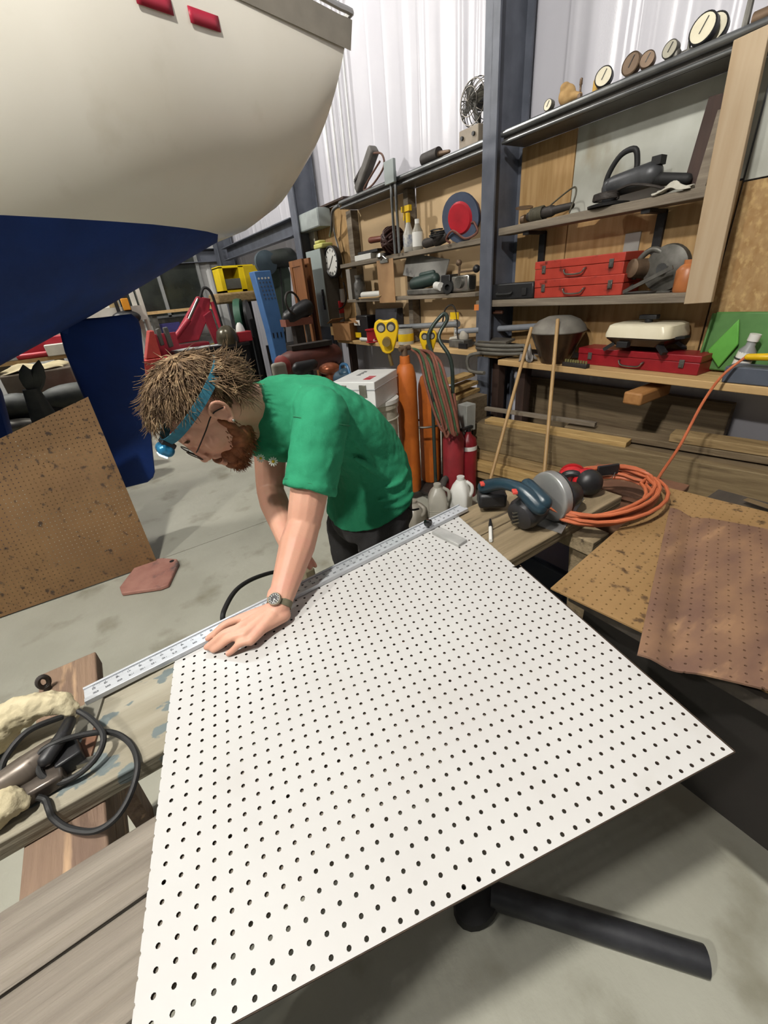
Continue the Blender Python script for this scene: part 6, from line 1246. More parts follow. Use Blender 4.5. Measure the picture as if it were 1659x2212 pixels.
# ------------------------------------------------------------------ lumber stack under the bench
LA, LB = Vector((2.32, 2.36, 0)), Vector((2.72, 0.2, 0)); ld_ = (LB - LA).normalized(); ln3 = Vector((ld_.y, -ld_.x, 0)); ln3 = ln3 if ln3.x > 0 else -ln3
lw = [mat('lumber_%d' % i, c1_, c2_, rough=0.75, scale=7, stretch=(3, 0.25, 6), detail=7, rot=(0, 0, 0.3), c3='#4f3f2b', s3=6, lo3=0.62, hi3=0.76, stretch3=(3, 0.3, 5), bump=0.3, bscale=15, bstretch=(4, 0.3, 6)) for i, (c1_, c2_) in enumerate((('#97805a', '#7d6744'), ('#7b6a4d', '#66563c'), ('#b19360', '#9c7f4e'), ('#6e5f48', '#5a4c38')))]
def lboard(z0, th, off, s0, s1, mi, label, wd=0.19):
    a = LA + ld_ * s0 + ln3 * (off + wd / 2); c = LA + ld_ * s1 + ln3 * (off + wd / 2); a.z = c.z = z0 + th / 2
    return single('lumber_board', MB().bar(a, c, wd, th), lw[mi], label, 'board', 'lumber stacked under the bench', bev=0.004)
lboard(0.00, 0.14, 0.02, 0.02, 2.4, 1, 'thick lowest beam of the lumber stack on the floor', 0.25)
lboard(0.142, 0.07, -0.03, 0.05, 2.4, 0, 'second board up in the lumber stack'); lboard(0.214, 0.075, -0.05, -0.02, 2.4, 2, 'yellowish board with dark end, third up in the stack')
lboard(0.291, 0.06, 0.01, 0.0, 2.4, 0, 'fourth board up in the lumber stack')
lboard(0.353, 0.21, 0.06, 0.02, 2.4, 1, 'wide weathered beam on edge in the lumber stack', 0.07)
lboard(0.353, 0.20, 0.135, 0.0, 2.4, 3, 'dark wide beam behind the weathered one')
lboard(0.555, 0.04, 0.10, 0.1, 1.15, 2, 'short pale board on top of the weathered beam', 0.1)
lboard(0.565, 0.04, 0.205, 0.7, 2.4, 3, 'dark board lying at the back of the stack', 0.14)
lboard(0.607, 0.05, 0.21, 1.35, 2.4, 0, 'grey board on top of the stack below the orange beam end', 0.12)
single('board_stack', ybox(0.9, 2.5, 0.0, 0.80, 3.09, 3.14), lw[3], 'dark boards standing on edge against the wall under the bench', 'boards')
b = MB(); b.bar(LA + ld_ * 0.9 + ln3 * 0.24 + Vector((0, 0, 0.64)), LA + ld_ * 0.02 + ln3 * 0.24 + Vector((0, 0, 0.64)), 0.04, 0.025); single('lumber_board', b, gwood, 'thin grey lath on top of the lumber stack', 'board')
for k, (u, v) in enumerate(((985, 822), (992, 840), (996, 856))):
    p = at(u, v, x=2.45); b = MB(); b.bar(p + Vector((-0.09, 0.02, 0)), p + Vector((0.25, 0.10, 0)), 0.12, 0.028); single('lumber_offcut', b, lw[2], ('uppermost', 'middle', 'lowest')[k] + ' short plank end beside the cart hoses', 'board', 'plank ends')
b = MB(); p = at(990, 880, x=2.38); b.box((2.52, p.y + 0.08, 0.36), (0.3, 0.25, 0.72)); single('offcut_pile', b, lw[3], 'dark timber block carrying the short plank ends', 'block')
b = MB(); p = at(1000, 900, x=2.24); b.box((2.30, p.y + 0.02, p.z - 0.02), (0.10, 0.10, 0.21)); b.box((2.30, p.y + 0.02, (p.z - 0.12) / 2), (0.05, 0.05, p.z - 0.13)); single('foam_block', b, mat('foam_white', '#9fa09a', '#8f908a', rough=0.8), 'grey white block standing at the end of the lumber stack', 'block', bev=0.005)
# two broom sticks leaning on the bench
sm = mat('broom_wood', '#a98a5d', '#9a7b50', rough=0.5)
for (a, c, lab) in ((at(1148, 708, x=2.73), at(1046, 1085, x=2.0), 'left wooden broom stick leaning against the bench'), (at(1205, 690, x=2.73), at(1173, 1050, x=2.25), 'right wooden broom stick leaning against the bench')):
    d_ = (c - a).normalized(); e_ = c + d_ * ((c.z - 0.02) / -d_.z) if d_.z < 0 else c
    single('broom_stick', MB().cyl(a, e_, 0.0125, n=12), sm, lab, 'stick', 'broom sticks')
# rusty steel box behind the table
rst = mat('rusty_steel', '#74513c', '#5c3f2f', rough=0.7, scale=8, c3='#8a6a52', s3=12, lo3=0.6, hi3=0.72)
pA, pB, pC = at(1290, 1000, z=0.72), at(1490, 1047, z=0.72), at(1442, 1093, z=0.72)
dx2 = (pB - pA); w2 = dx2.length; c_ = (pA + pB) / 2; d2 = (pC - pB).length; rz2 = math.atan2(dx2.y, dx2.x); nv2 = Vector((dx2.y, -dx2.x, 0)).normalized(); nv2 = nv2 if nv2.y < 0 or nv2.x < 0 else -nv2
ctr = c_ + (pC - pB) * 0.5; f = FR((ctr.x, ctr.y, 0), rz2); t = thing('steel_cabinet', 'rusty steel cabinet behind the orange cord coil', 'cabinet', (ctr.x, ctr.y, 0))
obj('body', MB(f).box((0, 0, 0.345), (w2 * 0.96, d2 * 0.9, 0.69)), rst, t, bev=0.004); obj('top', MB(f).box((0, 0, 0.705), (w2, d2, 0.03)), rst, t, bev=0.004); obj('slot', MB(f).box((0.02, 0.02, 0.7205), (0.16, 0.012, 0.001)), blk, t)
# dark blue box under the table end, enlarged to stand in for shade there
b = MB(); p = at(1330, 1170, z=0.42); b.box((1.53, 0.95, 0.23), (0.34, 0.36, 0.46)); single('blue_bin', b, mat('navy', '#0f1b33', '#0c1529', rough=0.4), 'dark navy bin in the shadow beside the table', 'bin', bev=0.02)
b = MB(); p = at(1417, 1104, z=0.5); b.box((p.x + 0.05, p.y + 0.05, 0.25), (0.1, 0.1, 0.5)); single('pale_blue_box', b, mat('pale_blue', '#8fb3dc', rough=0.5), 'pale blue box corner showing below the orange coil', 'box')
# ------------------------------------------------------------------ far machinery
def far(name, poly, y, th, m, label, cat, bev=0.01):
    P = [at(u, v, y=y) for u, v in poly]; b = MB(); b.loft([[Vector((p.x, y + d_, p.z)) for p in P] for d_ in (0, th)]); return single(name, b, m, label, cat, bev=bev)
# blue perforated steel post
t = thing('steel_post', 'blue steel machine post with rows of holes', 'post', (2.3, 6.3, 0)); bp = mat('machine_blue', '#4a74a8', '#41689a', rough=0.5, scale=5)
Yp = 6.35; pts = [at(u, v, y=Yp) for u, v in ((548, 584), (582, 575), (606, 690), (606, 760), (588, 905), (578, 905), (562, 700))]
A, B = at(548, 586, y=Yp), at(583, 577, y=Yp); wv = (B.x - A.x); zt2 = A.z
b = MB(); b.loft([[Vector((x_, Yp + dy_, z_)) for x_, z_ in ((A.x, zt2), (B.x, zt2), (B.x + 0.04, 1.18), (B.x + 0.02, 0.8), (A.x + 0.12, 0.0), (A.x + 0.05, 0.0), (A.x + 0.07, 0.8), (A.x + 0.06, 1.18))] for dy_ in (0, 0.22)]); obj('column', b, bp, t, bev=0.01)
for r_ in range(6):
    for k in range(4):
        z_ = zt2 - 0.09 - r_ * 0.05; x_ = A.x + 0.05 + k * (wv - 0.1) / 3 + 0.008 * r_; b = MB(); b.cyl((x_, Yp + 0.002, z_), (x_, Yp - 0.006, z_), 0.014 if r_ == 0 else 0.010, n=8); obj('bolt', b, wht if r_ == 0 else steel, t)
for k in range(4): b = MB(); x_ = A.x + 0.10 + k * 0.06; b.box((x_, Yp - 0.002, 1.10), (0.016, 0.008, 0.07)); obj('slot', b, blk, t)
b = MB(); b.box((A.x + 0.15, Yp + 0.12, 0.02), (0.5, 0.4, 0.04)); obj('foot', b, bp, t)
# green bandsaw
gm = mat('machine_green', '#4c5a4c', '#414e41', rough=0.5, scale=6); Yb = 6.9
t = thing('band_saw', 'tall dull green bandsaw behind the blue post', 'band saw', (at(620, 650, y=Yb).x, Yb, 0))
P = [at(u, v, y=Yb) for u, v in ((578, 572), (622, 572), (628, 590), (634, 700), (590, 720))]; b = MB(); b.loft([[Vector((p.x, Yb + d_, p.z)) for p in P] for d_ in (0, 0.25)]); obj('frame', b, gm, t, bev=0.02)
c_ = at(600, 562, y=Yb); b = MB(); b.cap(c_ + Vector((-0.12, 0, 0.0)), c_ + Vector((0.18, 0, 0.03)), 0.12, 0.13); obj('motor', b, mat('dark_motor', '#2c302c', rough=0.5), t); b = MB(); b.lathe([(0, 0), (0.16, 0), (0.16, 0.08), (0, 0.1)], c_ + Vector((-0.22, -0.02, -0.03)), n=24, axis=(0, -1, 0)); obj('pulley_cover', b, mat('motor_bluegrey', '#3d4a52', rough=0.5), t)
p = at(612, 700, y=Yb); b = MB(); b.box((p.x, Yb + 0.12, 0.45), (0.5, 0.4, 0.9)); obj('stand', b, cordb, t); b = MB(); b.cyl(at(604, 570, y=Yb - 0.05), at(618, 740, y=Yb - 0.05), 0.012, n=8); obj('hose', b, blkr, t)
# hand wheel and vice
p = at(640, 660, y=5.3); t = thing('machine_vice', 'dark machine vice with hand wheel beside the bandsaw', 'vice', (p.x, 5.3, 0)); b = MB(); b.torus(at(633, 655, y=5.25), 0.125, 0.013, axis=(0.5, -1, 0.2), n=28, k=8); obj('hand_wheel', b, cordb, t)
b = MB(); q = at(640, 675, y=5.3); b.cap(q + Vector((-0.1, 0, -0.05)), q + Vector((0.14, 0, 0.04)), 0.09, 0.1); obj('guard', b, blk, t); q = at(642, 695, y=5.3); b = MB(); b.box((q.x, 5.32, q.z), (0.36, 0.18, 0.08)); obj('table', b, mat('rust_pink', '#8a5648', rough=0.6), t); b = MB(); b.box((q.x, 5.32, q.z / 2), (0.12, 0.12, q.z)); obj('pedestal', b, cordb, t); b = MB(); b.box((q.x + 0.15, 5.36, q.z / 2), (0.05, 0.05, q.z)); obj('leg', b, dustm, t)
# yellow cabinet on a timber block on a dark stand
Yy = 7.6; pA, pB = at(484, 633, y=Yy), at(546, 573, y=Yy); t = thing('yellow_cabinet', 'bright yellow open steel cabinet on a timber block', 'cabinet', ((pA.x + pB.x) / 2, Yy, pA.z)); x0_, x1_, z0_, z1_ = pA.x, pB.x, pA.z, pB.z; ym = mat('yellow_steel', '#d8bd10', '#cbb00c', rough=0.45)
for c_, d_ in (((x0_ + 0.03, 0), 0.06), ((x0_ + 0.36, 0), 0.10)): obj('side', MB().box((c_[0], Yy + 0.2, (z0_ + z1_) / 2), (d_, 0.4, z1_ - z0_)), ym, t)
obj('back', MB().box(((x0_ + x1_) / 2, Yy + 0.39, (z0_ + z1_) / 2), (x1_ - x0_, 0.02, z1_ - z0_)), ym, t); obj('top', MB().box(((x0_ + x1_) / 2, Yy + 0.2, z1_), (x1_ - x0_, 0.4, 0.03)), ym, t); obj('bottom', MB().box(((x0_ + x1_) / 2, Yy + 0.2, z0_ + 0.015), (x1_ - x0_, 0.4, 0.03)), ym, t); obj('door', MB().box((x0_ + 0.55, Yy + 0.0, (z0_ + z1_) / 2), (0.32, 0.03, z1_ - z0_)), mat('yellow_dull', '#b39a12', rough=0.5), t); obj('drawer', MB().box((x0_ + 0.19, Yy + 0.06, z0_ + 0.12), (0.24, 0.1, 0.14)), mat('drawer_grey', '#55554f', rough=0.5), t)
pA, pB = at(470, 658, y=Yy - 0.1), at(553, 633, y=Yy - 0.1); zz0, zz1 = pA.z, z0_ - 0.002; t = thing('timber_block', 'heavy weathered timber block under the yellow cabinet', 'timber', ((pA.x + pB.x) / 2, Yy, 0)); obj('block', MB().box(((pA.x + pB.x) / 2, Yy + 0.1, (zz0 + zz1) / 2), (pB.x - pA.x, 0.55, zz1 - zz0)), lw[0], t, bev=0.03); obj('stand', MB().box(((pA.x + pB.x) / 2 + 0.1, Yy + 0.15, zz0 / 2), (0.3, 0.3, zz0)), blk, t)
# green hose reel wheel
p = at(535, 690, y=7.25); t = thing('hose_reel', 'green hose reel on a dark frame left of the blue post', 'hose reel', (p.x, 7.25, 0)); b = MB(); b.lathe([(0.12, -0.05), (0.30, -0.05), (0.31, 0.0), (0.30, 0.05), (0.12, 0.05), (0.12, -0.05)], p + Vector((-0.1, 0, 0)), n=30, axis=(1, -0.5, 0)); obj('coil', b, mat('reel_green', '#2f5743', '#284b3a', rough=0.5), t)
b = MB(); b.lathe([(0, 0), (0.28, 0), (0.28, 0.04), (0, 0.04)], p + Vector((0.0, 0.0, 0)), n=28, axis=(1, -0.5, 0)); obj('disc', b, blk, t); b = MB(); b.bar((p.x + 0.05, 7.27, p.z), (p.x + 0.05, 7.32, 0), 0.07, 0.07); b.box((p.x + 0.05, 7.3, 0.03), (0.3, 0.2, 0.06)); obj('frame', b, blk, t)
# red hydraulic arm
Yr = 7.4; rm = mat('hoist_red', '#a8303f', '#96293a', rough=0.45, scale=6, c3='#5e2027', s3=10, lo3=0.66, hi3=0.76); t = thing('hydraulic_loader', 'red hydraulic loader arm beside the black table', 'loader', (at(440, 700, y=Yr).x, Yr, 0))
P = [at(u, v, y=Yr) for u, v in ((427, 640), (455, 645), (452, 680), (430, 735), (385, 742), (376, 730))]; b = MB(); b.loft([[Vector((p.x, Yr + d_, p.z)) for p in P] for d_ in (0, 0.12)]); obj('boom', b, rm, t, bev=0.01)
P = [at(u, v, y=Yr - 0.05) for u, v in ((440, 682), (456, 670), (480, 745), (470, 752))]; b = MB(); b.loft([[Vector((p.x, Yr - 0.05 + d_, p.z)) for p in P] for d_ in (0, 0.1)]); obj('stick', b, rm, t, bev=0.008)
b = MB(); b.cyl(at(378, 730, y=Yr - 0.08), at(408, 690, y=Yr - 0.08), 0.04, n=12); obj('cylinder', b, rm, t); b = MB(); b.cyl(at(408, 690, y=Yr - 0.08), at(428, 646, y=Yr - 0.08), 0.022, n=10); obj('piston_rod', b, chrome, t); b = MB(); b.cyl(at(458, 652, y=Yr - 0.08), at(482, 722, y=Yr - 0.08), 0.035, n=12); obj('second_cylinder', b, rm, t)
b = MB(); b.tube(smoothpts([at(433, 642, y=Yr - 0.1), at(440, 622, y=Yr - 0.1), at(456, 632, y=Yr - 0.1), at(472, 680, y=Yr - 0.1), at(482, 715, y=Yr - 0.1)], 5), 0.02, 8); obj('hose', b, blkr, t); q = at(400, 745, y=Yr); b = MB(); b.box((q.x + 0.1, Yr + 0.1, q.z / 2), (0.5, 0.3, q.z)); obj('base', b, rm, t)
# red jack stands near the rudder
Yj = 6.6; P = [at(u, v, y=Yj) for u, v in ((322, 715), (332, 714), (350, 772), (316, 776))]; b = MB(); b.loft([[Vector((p.x, Yj + d_, p.z)) for p in P] for d_ in (0, 0.25)]); 
q = at(333, 775, y=Yj); b.box((q.x + 0.05, Yj + 0.12, q.z / 2), (0.4, 0.3, q.z)); single('jack_stand', b, mat('stand_red', '#b8433c', '#a33a35', rough=0.5), 'pale red jack stand right of the rudder', 'stand', bev=0.01)
far('control_lever', ((336, 712), (344, 708), (356, 745), (348, 748)), 6.7, 0.08, mat('lever_grey', '#55544f', rough=0.5), 'grey control lever behind the red jack stand', 'lever'); far('control_lever', ((352, 708), (362, 706), (376, 748), (366, 752)), 6.7, 0.08, mat('lever_grey', '#55544f'), 'thicker grey control lever near the loader', 'lever')
q = at(355, 700, y=6.75); b = MB(); b.box((q.x - 0.02, 6.95, q.z / 2 - 0.02), (0.3, 0.1, q.z - 0.2)); single('lever_console', b, rm, 'dark red console below the grey levers', 'console')
# black table with papers, helmet, red box
Yt = 6.6; zt3 = at(440, 752, y=Yt).z; xA, xB = at(372, 750, y=Yt).x, at(540, 752, y=Yt).x; t = thing('black_table', 'black steel table covered with papers behind the man', 'table', ((xA + xB) / 2, Yt, 0)); obj('top', MB().box(((xA + xB) / 2, Yt + 0.2, zt3 - 0.02), (xB - xA, 0.5, 0.04)), blk, t)
for x_ in (xA + 0.08, xB - 0.08): obj('leg', MB().box((x_, Yt + 0.2, zt3 / 2 - 0.02), (0.06, 0.4, zt3 - 0.04)), blk, t)
obj('skirt', MB().box(((xA + xB) / 2 + 0.2, Yt + 0.03, zt3 - 0.16), ((xB - xA) * 0.6, 0.02, 0.24)), blk, t)
pm2 = mat('paper', '#b9bdbb', '#a5a9a8', rough=0.8)
for k, (u, v, sx_, rz_) in enumerate(((415, 745, 0.36, 0.2), (455, 743, 0.3, -0.3), (400, 752, 0.3, 0.5))): q = at(u, v, y=Yt + 0.15); f = FR((q.x, Yt + 0.15, zt3 + 0.002 + 0.004 * k), rz_); single('paper_sheet', MB(f).box((0, 0, 0.001), (sx_, 0.22, 0.0025)), pm2, ('crumpled paper lying left on the black table', 'paper lying right on the black table', 'paper at the near edge of the black table')[k], 'paper', 'papers on the black table')
q = at(495, 745, y=Yt + 0.1); f = FR((q.x, Yt + 0.1, zt3), 0.3); b = MB(f); b.lathe([(0.10, 0), (0.15, 0.0), (0.16, 0.08), (0.13, 0.18), (0.06, 0.24), (0, 0.25)], n=20); single('welding_helmet', b, mat('helmet_olive', '#4a4433', '#3c3729', rough=0.3, metal=0.3), 'dark olive welding helmet on the black table', 'helmet')
q = at(528, 742, y=Yt + 0.1); t = thing('first_aid_box', 'small red box with white cap on the black table', 'box', (q.x, Yt + 0.1, zt3)); obj('body', MB().box((q.x, Yt + 0.15, zt3 + 0.07), (0.26, 0.18, 0.14)), mat('box_red', '#b03038', rough=0.4), t, bev=0.01); obj('cap', MB().lathe([(0, 0), (0.07, 0), (0.05, 0.08), (0.02, 0.12), (0, 0.12)], (q.x, Yt + 0.15, zt3 + 0.141), n=14), wht, t)
# far shelves below the window
Yf = 9.6; zf = at(370, 672, y=Yf).z; x0_, x1_ = at(318, 675, y=Yf).x, at(470, 670, y=Yf).x; t = thing('far_workbench', 'pale topped workbench under the dark window', 'bench', ((x0_ + x1_) / 2, Yf, 0)); obj('top', MB().box(((x0_ + x1_) / 2, Yf + 0.2, zf), (x1_ - x0_, 0.5, 0.05)), pine, t)
for x_ in (x0_ + 0.1, x1_ - 0.1): obj('leg', MB().box((x_, Yf + 0.2, zf / 2 - 0.02), (0.08, 0.4, zf - 0.05)), dustm, t)
obj('shelf', MB().box(((x0_ + x1_) / 2, Yf + 0.2, zf - 0.5), (x1_ - x0_ - 0.3, 0.4, 0.03)), dustm, t)
q = at(360, 690, y=Yf); single('purple_crate', MB().box((q.x, Yf + 0.2, zf - 0.5 + 0.16), (0.45, 0.3, 0.28)), mat('purple', '#3d3a73', '#343163', rough=0.5), 'purple crate on the shelf under the far bench', 'crate', bev=0.01)
q = at(450, 700, y=8.6); single('blue_drum', MB().lathe([(0, 0), (0.3, 0), (0.31, 0.02), (0.31, 0.82), (0.3, 0.85), (0, 0.85)], (q.x + 0.15, 8.6, 0), n=28), mat('drum_blue', '#3f78a5', '#376c96', rough=0.45), 'blue drum with yellow band behind the loader', 'drum')
single('drum_disc', MB().lathe([(0, 0), (0.33, 0), (0.33, 0.06), (0, 0.1)], (q.x + 0.15, 8.6, 0.852), n=28), mat('cover_yellow', '#b8a338', rough=0.5), 'yellow disc lying on top of the blue drum', 'disc')
# ladder-like uprights and shelf with boxes behind the rudder
Ys = 8.2; t = thing('storage_rack', 'white storage rack behind the rudder', 'rack', (at(240, 660, y=Ys).x, Ys, 0)); rw = mat('rack_white', '#c4c0b6', '#b5b1a7', rough=0.6)
xa, xb = at(120, 660, y=Ys).x, at(300, 640, y=Ys).x; zr = at(210, 668, y=Ys).z
obj('shelf_beam', MB().box(((xa + xb) / 2, Ys, zr - 0.10), (xb - xa, 0.5, 0.2)), rw, t)
for u in (285, 300): q = at(u, 640, y=Ys); obj('upright', MB().box((q.x, Ys, 1.1), (0.06, 0.12, 2.2)), rw, t)
obj('upright', MB().box((xa + 0.05, Ys, 0.55), (0.06, 0.12, zr * 2 * 0.45)), rw, t); obj('lower_shelf', MB().box(((xa + xb) / 2, Ys, zr - 0.75), (xb - xa, 0.5, 0.05)), rw, t)
for k, (u, sx_, m_, lab) in enumerate(((178, 0.22, mat('carton_tan', '#c3ab77', rough=0.8), 'tan carton on the white rack'), (203, 0.26, wht, 'large white carton on the white rack'), (224, 0.18, wht, 'smaller white carton beside the larger one'), (245, 0.2, mat('carton_brown', '#a08d66', rough=0.8), 'brownish carton at the right of the white cartons'))): q = at(u, 660, y=Ys); single('carton', MB().box((q.x, Ys, zr + 0.112 + 0.02 * (k % 2)), (sx_ * 0.72, 0.3, 0.22 + 0.04 * (k % 2))), m_, lab, 'box', 'cartons on the white rack', bev=0.004)
q = at(262, 655, y=7.9); t = thing('ratchet_straps', 'black straps with an orange buckle hanging by the rack', 'strap', (q.x, 7.9, q.z - 0.3)); obj('strap', MB().box((q.x - 0.07, 7.9, q.z + 0.15), (0.05, 0.02, 0.8)), blk, t); obj('strap', MB().box((q.x + 0.06, 7.9, q.z + 0.15), (0.09, 0.02, 0.8)), blk, t); obj('buckle', MB().box((q.x + 0.05, 7.88, q.z - 0.02), (0.1, 0.05, 0.16)), mat('buckle_orange', '#cf8a22', rough=0.5), t, bev=0.01); obj('bundle', MB().ell((q.x, 7.9, q.z - 0.2), (0.2, 0.08, 0.1)), blk, t)
# ------------------------------------------------------------------ clutter beyond the keel, left edge
Yc2 = 6.4; zc2 = at(60, 775, y=Yc2).z; xl, xr2 = at(-30, 790, y=Yc2).x, at(150, 780, y=Yc2).x; t = thing('clutter_bench', 'cluttered bench seen under the hull at left', 'bench', ((xl + xr2) / 2, Yc2, 0)); obj('top', MB().box(((xl + xr2) / 2, Yc2 + 0.25, zc2 - 0.02), (xr2 - xl, 0.7, 0.04)), pine, t); 
for x_ in (xl + 0.1, xr2 - 0.1): obj('leg', MB().box((x_, Yc2 + 0.25, zc2 / 2 - 0.02), (0.07, 0.6, zc2 - 0.04)), gwood, t)
def clut(name, u, v, sx_, sz_, m_, label, cat, y=Yc2 + 0.2, zb=None, sy_=0.25): q = at(u, v, y=y); return single(name, MB().box((q.x, y, (zb if zb is not None else zc2) + sz_ / 2), (sx_, sy_, sz_)), m_, label, cat, bev=0.012)
clut('red_tank', 85, 770, 0.62, 0.2, mat('tank_red', '#b32f3c', '#a12836', rough=0.35), 'red fuel tank on the cluttered bench under the hull', 'tank', y=Yc2 + 0.12)
clut('yellow_carton', 65, 755, 0.62, 0.30, mat('carton_yellow', '#d3b26a', rough=0.8), 'yellow carton behind the red tank', 'box', y=Yc2 + 0.42, sy_=0.2)
clut('blue_case', 2, 775, 0.16, 0.26, mat('case_blue', '#3350a8', rough=0.5), 'small blue case at the left of the red tank', 'case', y=Yc2 + 0.16, sy_=0.16)
tb_ = clut('clear_tub', 20, 785, 0.2, 0.12, mat('tub_clear', '#b9bcc0', rough=0.3), 'clear tub with blue lid under the hull', 'tub', y=Yc2 - 0.02, sy_=0.14); q = at(20, 785, y=Yc2 - 0.02); obj('lid', MB().box((q.x, Yc2 - 0.02, zc2 + 0.135), (0.21, 0.15, 0.025)), mat('lid_blue', '#4a6fb0', rough=0.4), tb_)
Yd = 5.7; q = at(85, 820, y=Yd); b = MB(); b.box((q.x, Yd + 0.2, q.z - 0.05), (0.62, 0.3, 0.26)); b2 = single('scrap_tub', b, mat('tub_brown', '#6b6052', '#5a5044', rough=0.7), 'brown tub full of scraps behind the propeller', 'tub', bev=0.02)
o = single('scrap_rags', rag(FR((q.x, Yd + 0.2, q.z + 0.082)), 0.55, 0.26, 0.09, 5), mat('rag_cream', '#c9bd9b', '#b8ab88', rough=0.9, scale=12), 'cream rags heaped in the brown tub', 'rags', solid=0.004)
b = MB(); b.box((q.x, Yd + 0.2, (q.z - 0.18) / 2), (0.7, 0.3, q.z - 0.182)); single('tub_stand', b, cordb, 'dark stand under the brown tub', 'stand')
q = at(95, 866, y=5.3); t = thing('outboard_motor', 'dark grey outboard motor on the floor under the hull', 'engine', (q.x, 5.3, 0)); b = MB(); b.ell((q.x - 0.25, 5.35, q.z), (0.22, 0.15, 0.11)); b.ell((q.x + 0.25, 5.35, q.z), (0.3, 0.15, 0.12)); obj('cowling', b, pm, t); b = MB(); b.box((q.x, 5.4, q.z / 2 - 0.03), (0.7, 0.25, q.z - 0.08)); obj('midsection', b, blk, t); b = MB(); b.ell((q.x - 0.3, 5.2, q.z - 0.16), (0.2, 0.08, 0.06)); obj('bracket', b, dustm, t)
q = at(140, 835, y=5.62); b = MB(); b.box((q.x + 0.1, 5.64, q.z / 2), (0.5, 0.1, q.z)); single('red_float', b, mat('float_red', '#a33a3f', '#8e3136', rough=0.5), 'red and white float behind the rudder edge', 'float', bev=0.02)
q = at(122, 880, y=5.05); b = MB(); b.box((q.x, 5.08, 0.19), (0.3, 0.08, 0.38)); single('cream_sheet', b, cream, 'cream sheet standing behind the leaning pegboard', 'panel')
# ------------------------------------------------------------------ compressor tank and bag left of the man
Yk = 4.6; A, B = at(628, 790, y=Yk), at(716, 762, y=Yk + 0.1); t = thing('air_compressor', 'rusty red compressor tank lying behind the man', 'compressor', ((A.x + B.x) / 2, Yk, 0)); b = MB(); d_ = (B - A); d_.z = 0; d_.normalize(); z_ = (A.z + B.z) / 2; A.z = B.z = z_; b.cap(A, B, 0.13, 0.13, 20); obj('tank', b, mat('tank_rust', '#6b3a30', '#57302a', rough=0.5, scale=8), t)
b = MB(); b.lathe([(0, 0), (0.10, 0), (0.11, 0.02), (0.06, 0.05), (0, 0.05)], A + Vector((-0.10, -0.05, 0)), n=24, axis=(-1, -0.6, 0)); obj('end_cap', b, mat('cap_red', '#9a4440', rough=0.45), t); b = MB(); b.box(((A.x + B.x) / 2, Yk + 0.05, z_ + 0.15), (0.5, 0.16, 0.05)); obj('deck', b, cordb, t)
for x_ in (A.x, B.x): obj('leg', MB().box((x_, Yk + 0.03, (z_ - 0.1) / 2), (0.06, 0.2, z_ - 0.1)), cordb, t)
q = at(608, 785, y=4.4); single('sack', MB().box((q.x - 0.03, 4.42, q.z / 2 - 0.02), (0.17, 0.14, q.z + 0.06), top=(0.9, 0.7)), mat('sack_grey', '#9c978a', '#8a8578', rough=0.8), 'pale grey sack standing at the blue post foot', 'sack', bev=0.03)
q = at(655, 795, y=4.2); b = MB(); b.cap((q.x - 0.05, 4.2, q.z), (q.x + 0.12, 4.2, q.z + 0.02), 0.07, 0.05); b.cyl((q.x - 0.05, 4.2, q.z), (q.x - 0.1, 4.2, 0), 0.03, n=10); b.cyl((q.x + 0.1, 4.25, q.z), (q.x + 0.12, 4.3, 0), 0.03, n=10); single('black_trestle', b, blk, 'black padded trestle behind the man\'s neck', 'trestle')
q = at(716, 797, y=4.1); b = MB(); b.ell((q.x, 4.15, q.z), (0.12, 0.1, 0.06)); b.cyl((q.x, 4.15, 0), (q.x, 4.15, q.z - 0.02), 0.05, n=12); single('copper_pan', b, mat('copper', '#9a5a3c', '#874d33', rough=0.3, metal=0.5), 'copper coloured pan on a post behind the man', 'pan')

# more of the bright clutter under the hull
for (u, v, sx_, sy_, sz_, c_, y_, nm_, lab, cat_) in ((140, 770, 0.2, 0.2, 0.30, '#d6d3c8', Yc2 + 0.42, 'white_carton', 'white carton at the right end of the cluttered bench', 'box'), (140, 795, 0.20, 0.2, 0.12, '#e0ddd2', Yc2 - 0.02, 'foam_tray', 'white foam tray beside the red tank', 'tray'), (-12, 770, 0.2, 0.2, 0.2, '#cfc7b4', Yc2 + 0.42, 'cream_carton', 'cream carton at the left frame edge under the hull', 'box')):
    q = at(u, v, y=y_); single(nm_, MB().box((q.x, y_, zc2 + sz_ / 2), (sx_, sy_, sz_)), mat(nm_, c_, rough=0.7), lab, cat_, bev=0.008)
q = at(60, 782, y=Yc2 - 0.05); b = MB(); b.cyl((q.x - 0.4, Yc2 - 0.05, zc2 + 0.03), (q.x + 0.3, Yc2 - 0.07, zc2 + 0.03), 0.03, n=12); single('red_pole', b, mat('pole_red', '#b5343f', rough=0.4), 'red pole lying along the front of the cluttered bench', 'pole')
q = at(35, 845, y=5.0); o = single('canvas_sheet', rag(FR((q.x - 0.05, 5.0, 0.40)), 0.5, 0.3, 0.10, 9), mat('canvas', '#b8ad92', '#a59a80', rough=0.9, scale=10), 'crumpled cream canvas beside the outboard motor', 'canvas', solid=0.004)
b = MB(); b.box((q.x - 0.05, 5.0, 0.20), (0.45, 0.26, 0.395)); single('wooden_crate', b, lw[0], 'wooden crate under the cream canvas', 'crate', bev=0.006)
# ------------------------------------------------------------------ cordless circular saw on the table
SM = Vector(at(1180, 1130, z=ZP)); 
teal = mat('saw_blue', '#1f3540', '#182b35', rough=0.35); dgrey = mat('saw_dark', '#2f2f31', '#272729', rough=0.35, metal=0.2); mag = mat('magnesium', '#a5a5a3', '#8f8f8d', rough=0.35, metal=0.6)
t = thing('cordless_saw', 'blue and black cordless circular saw on the table end', 'saw', (SM.x, SM.y, ZP))
pF = at(1215, 1145, z=ZP); pG = at(1262, 1080, z=ZP)
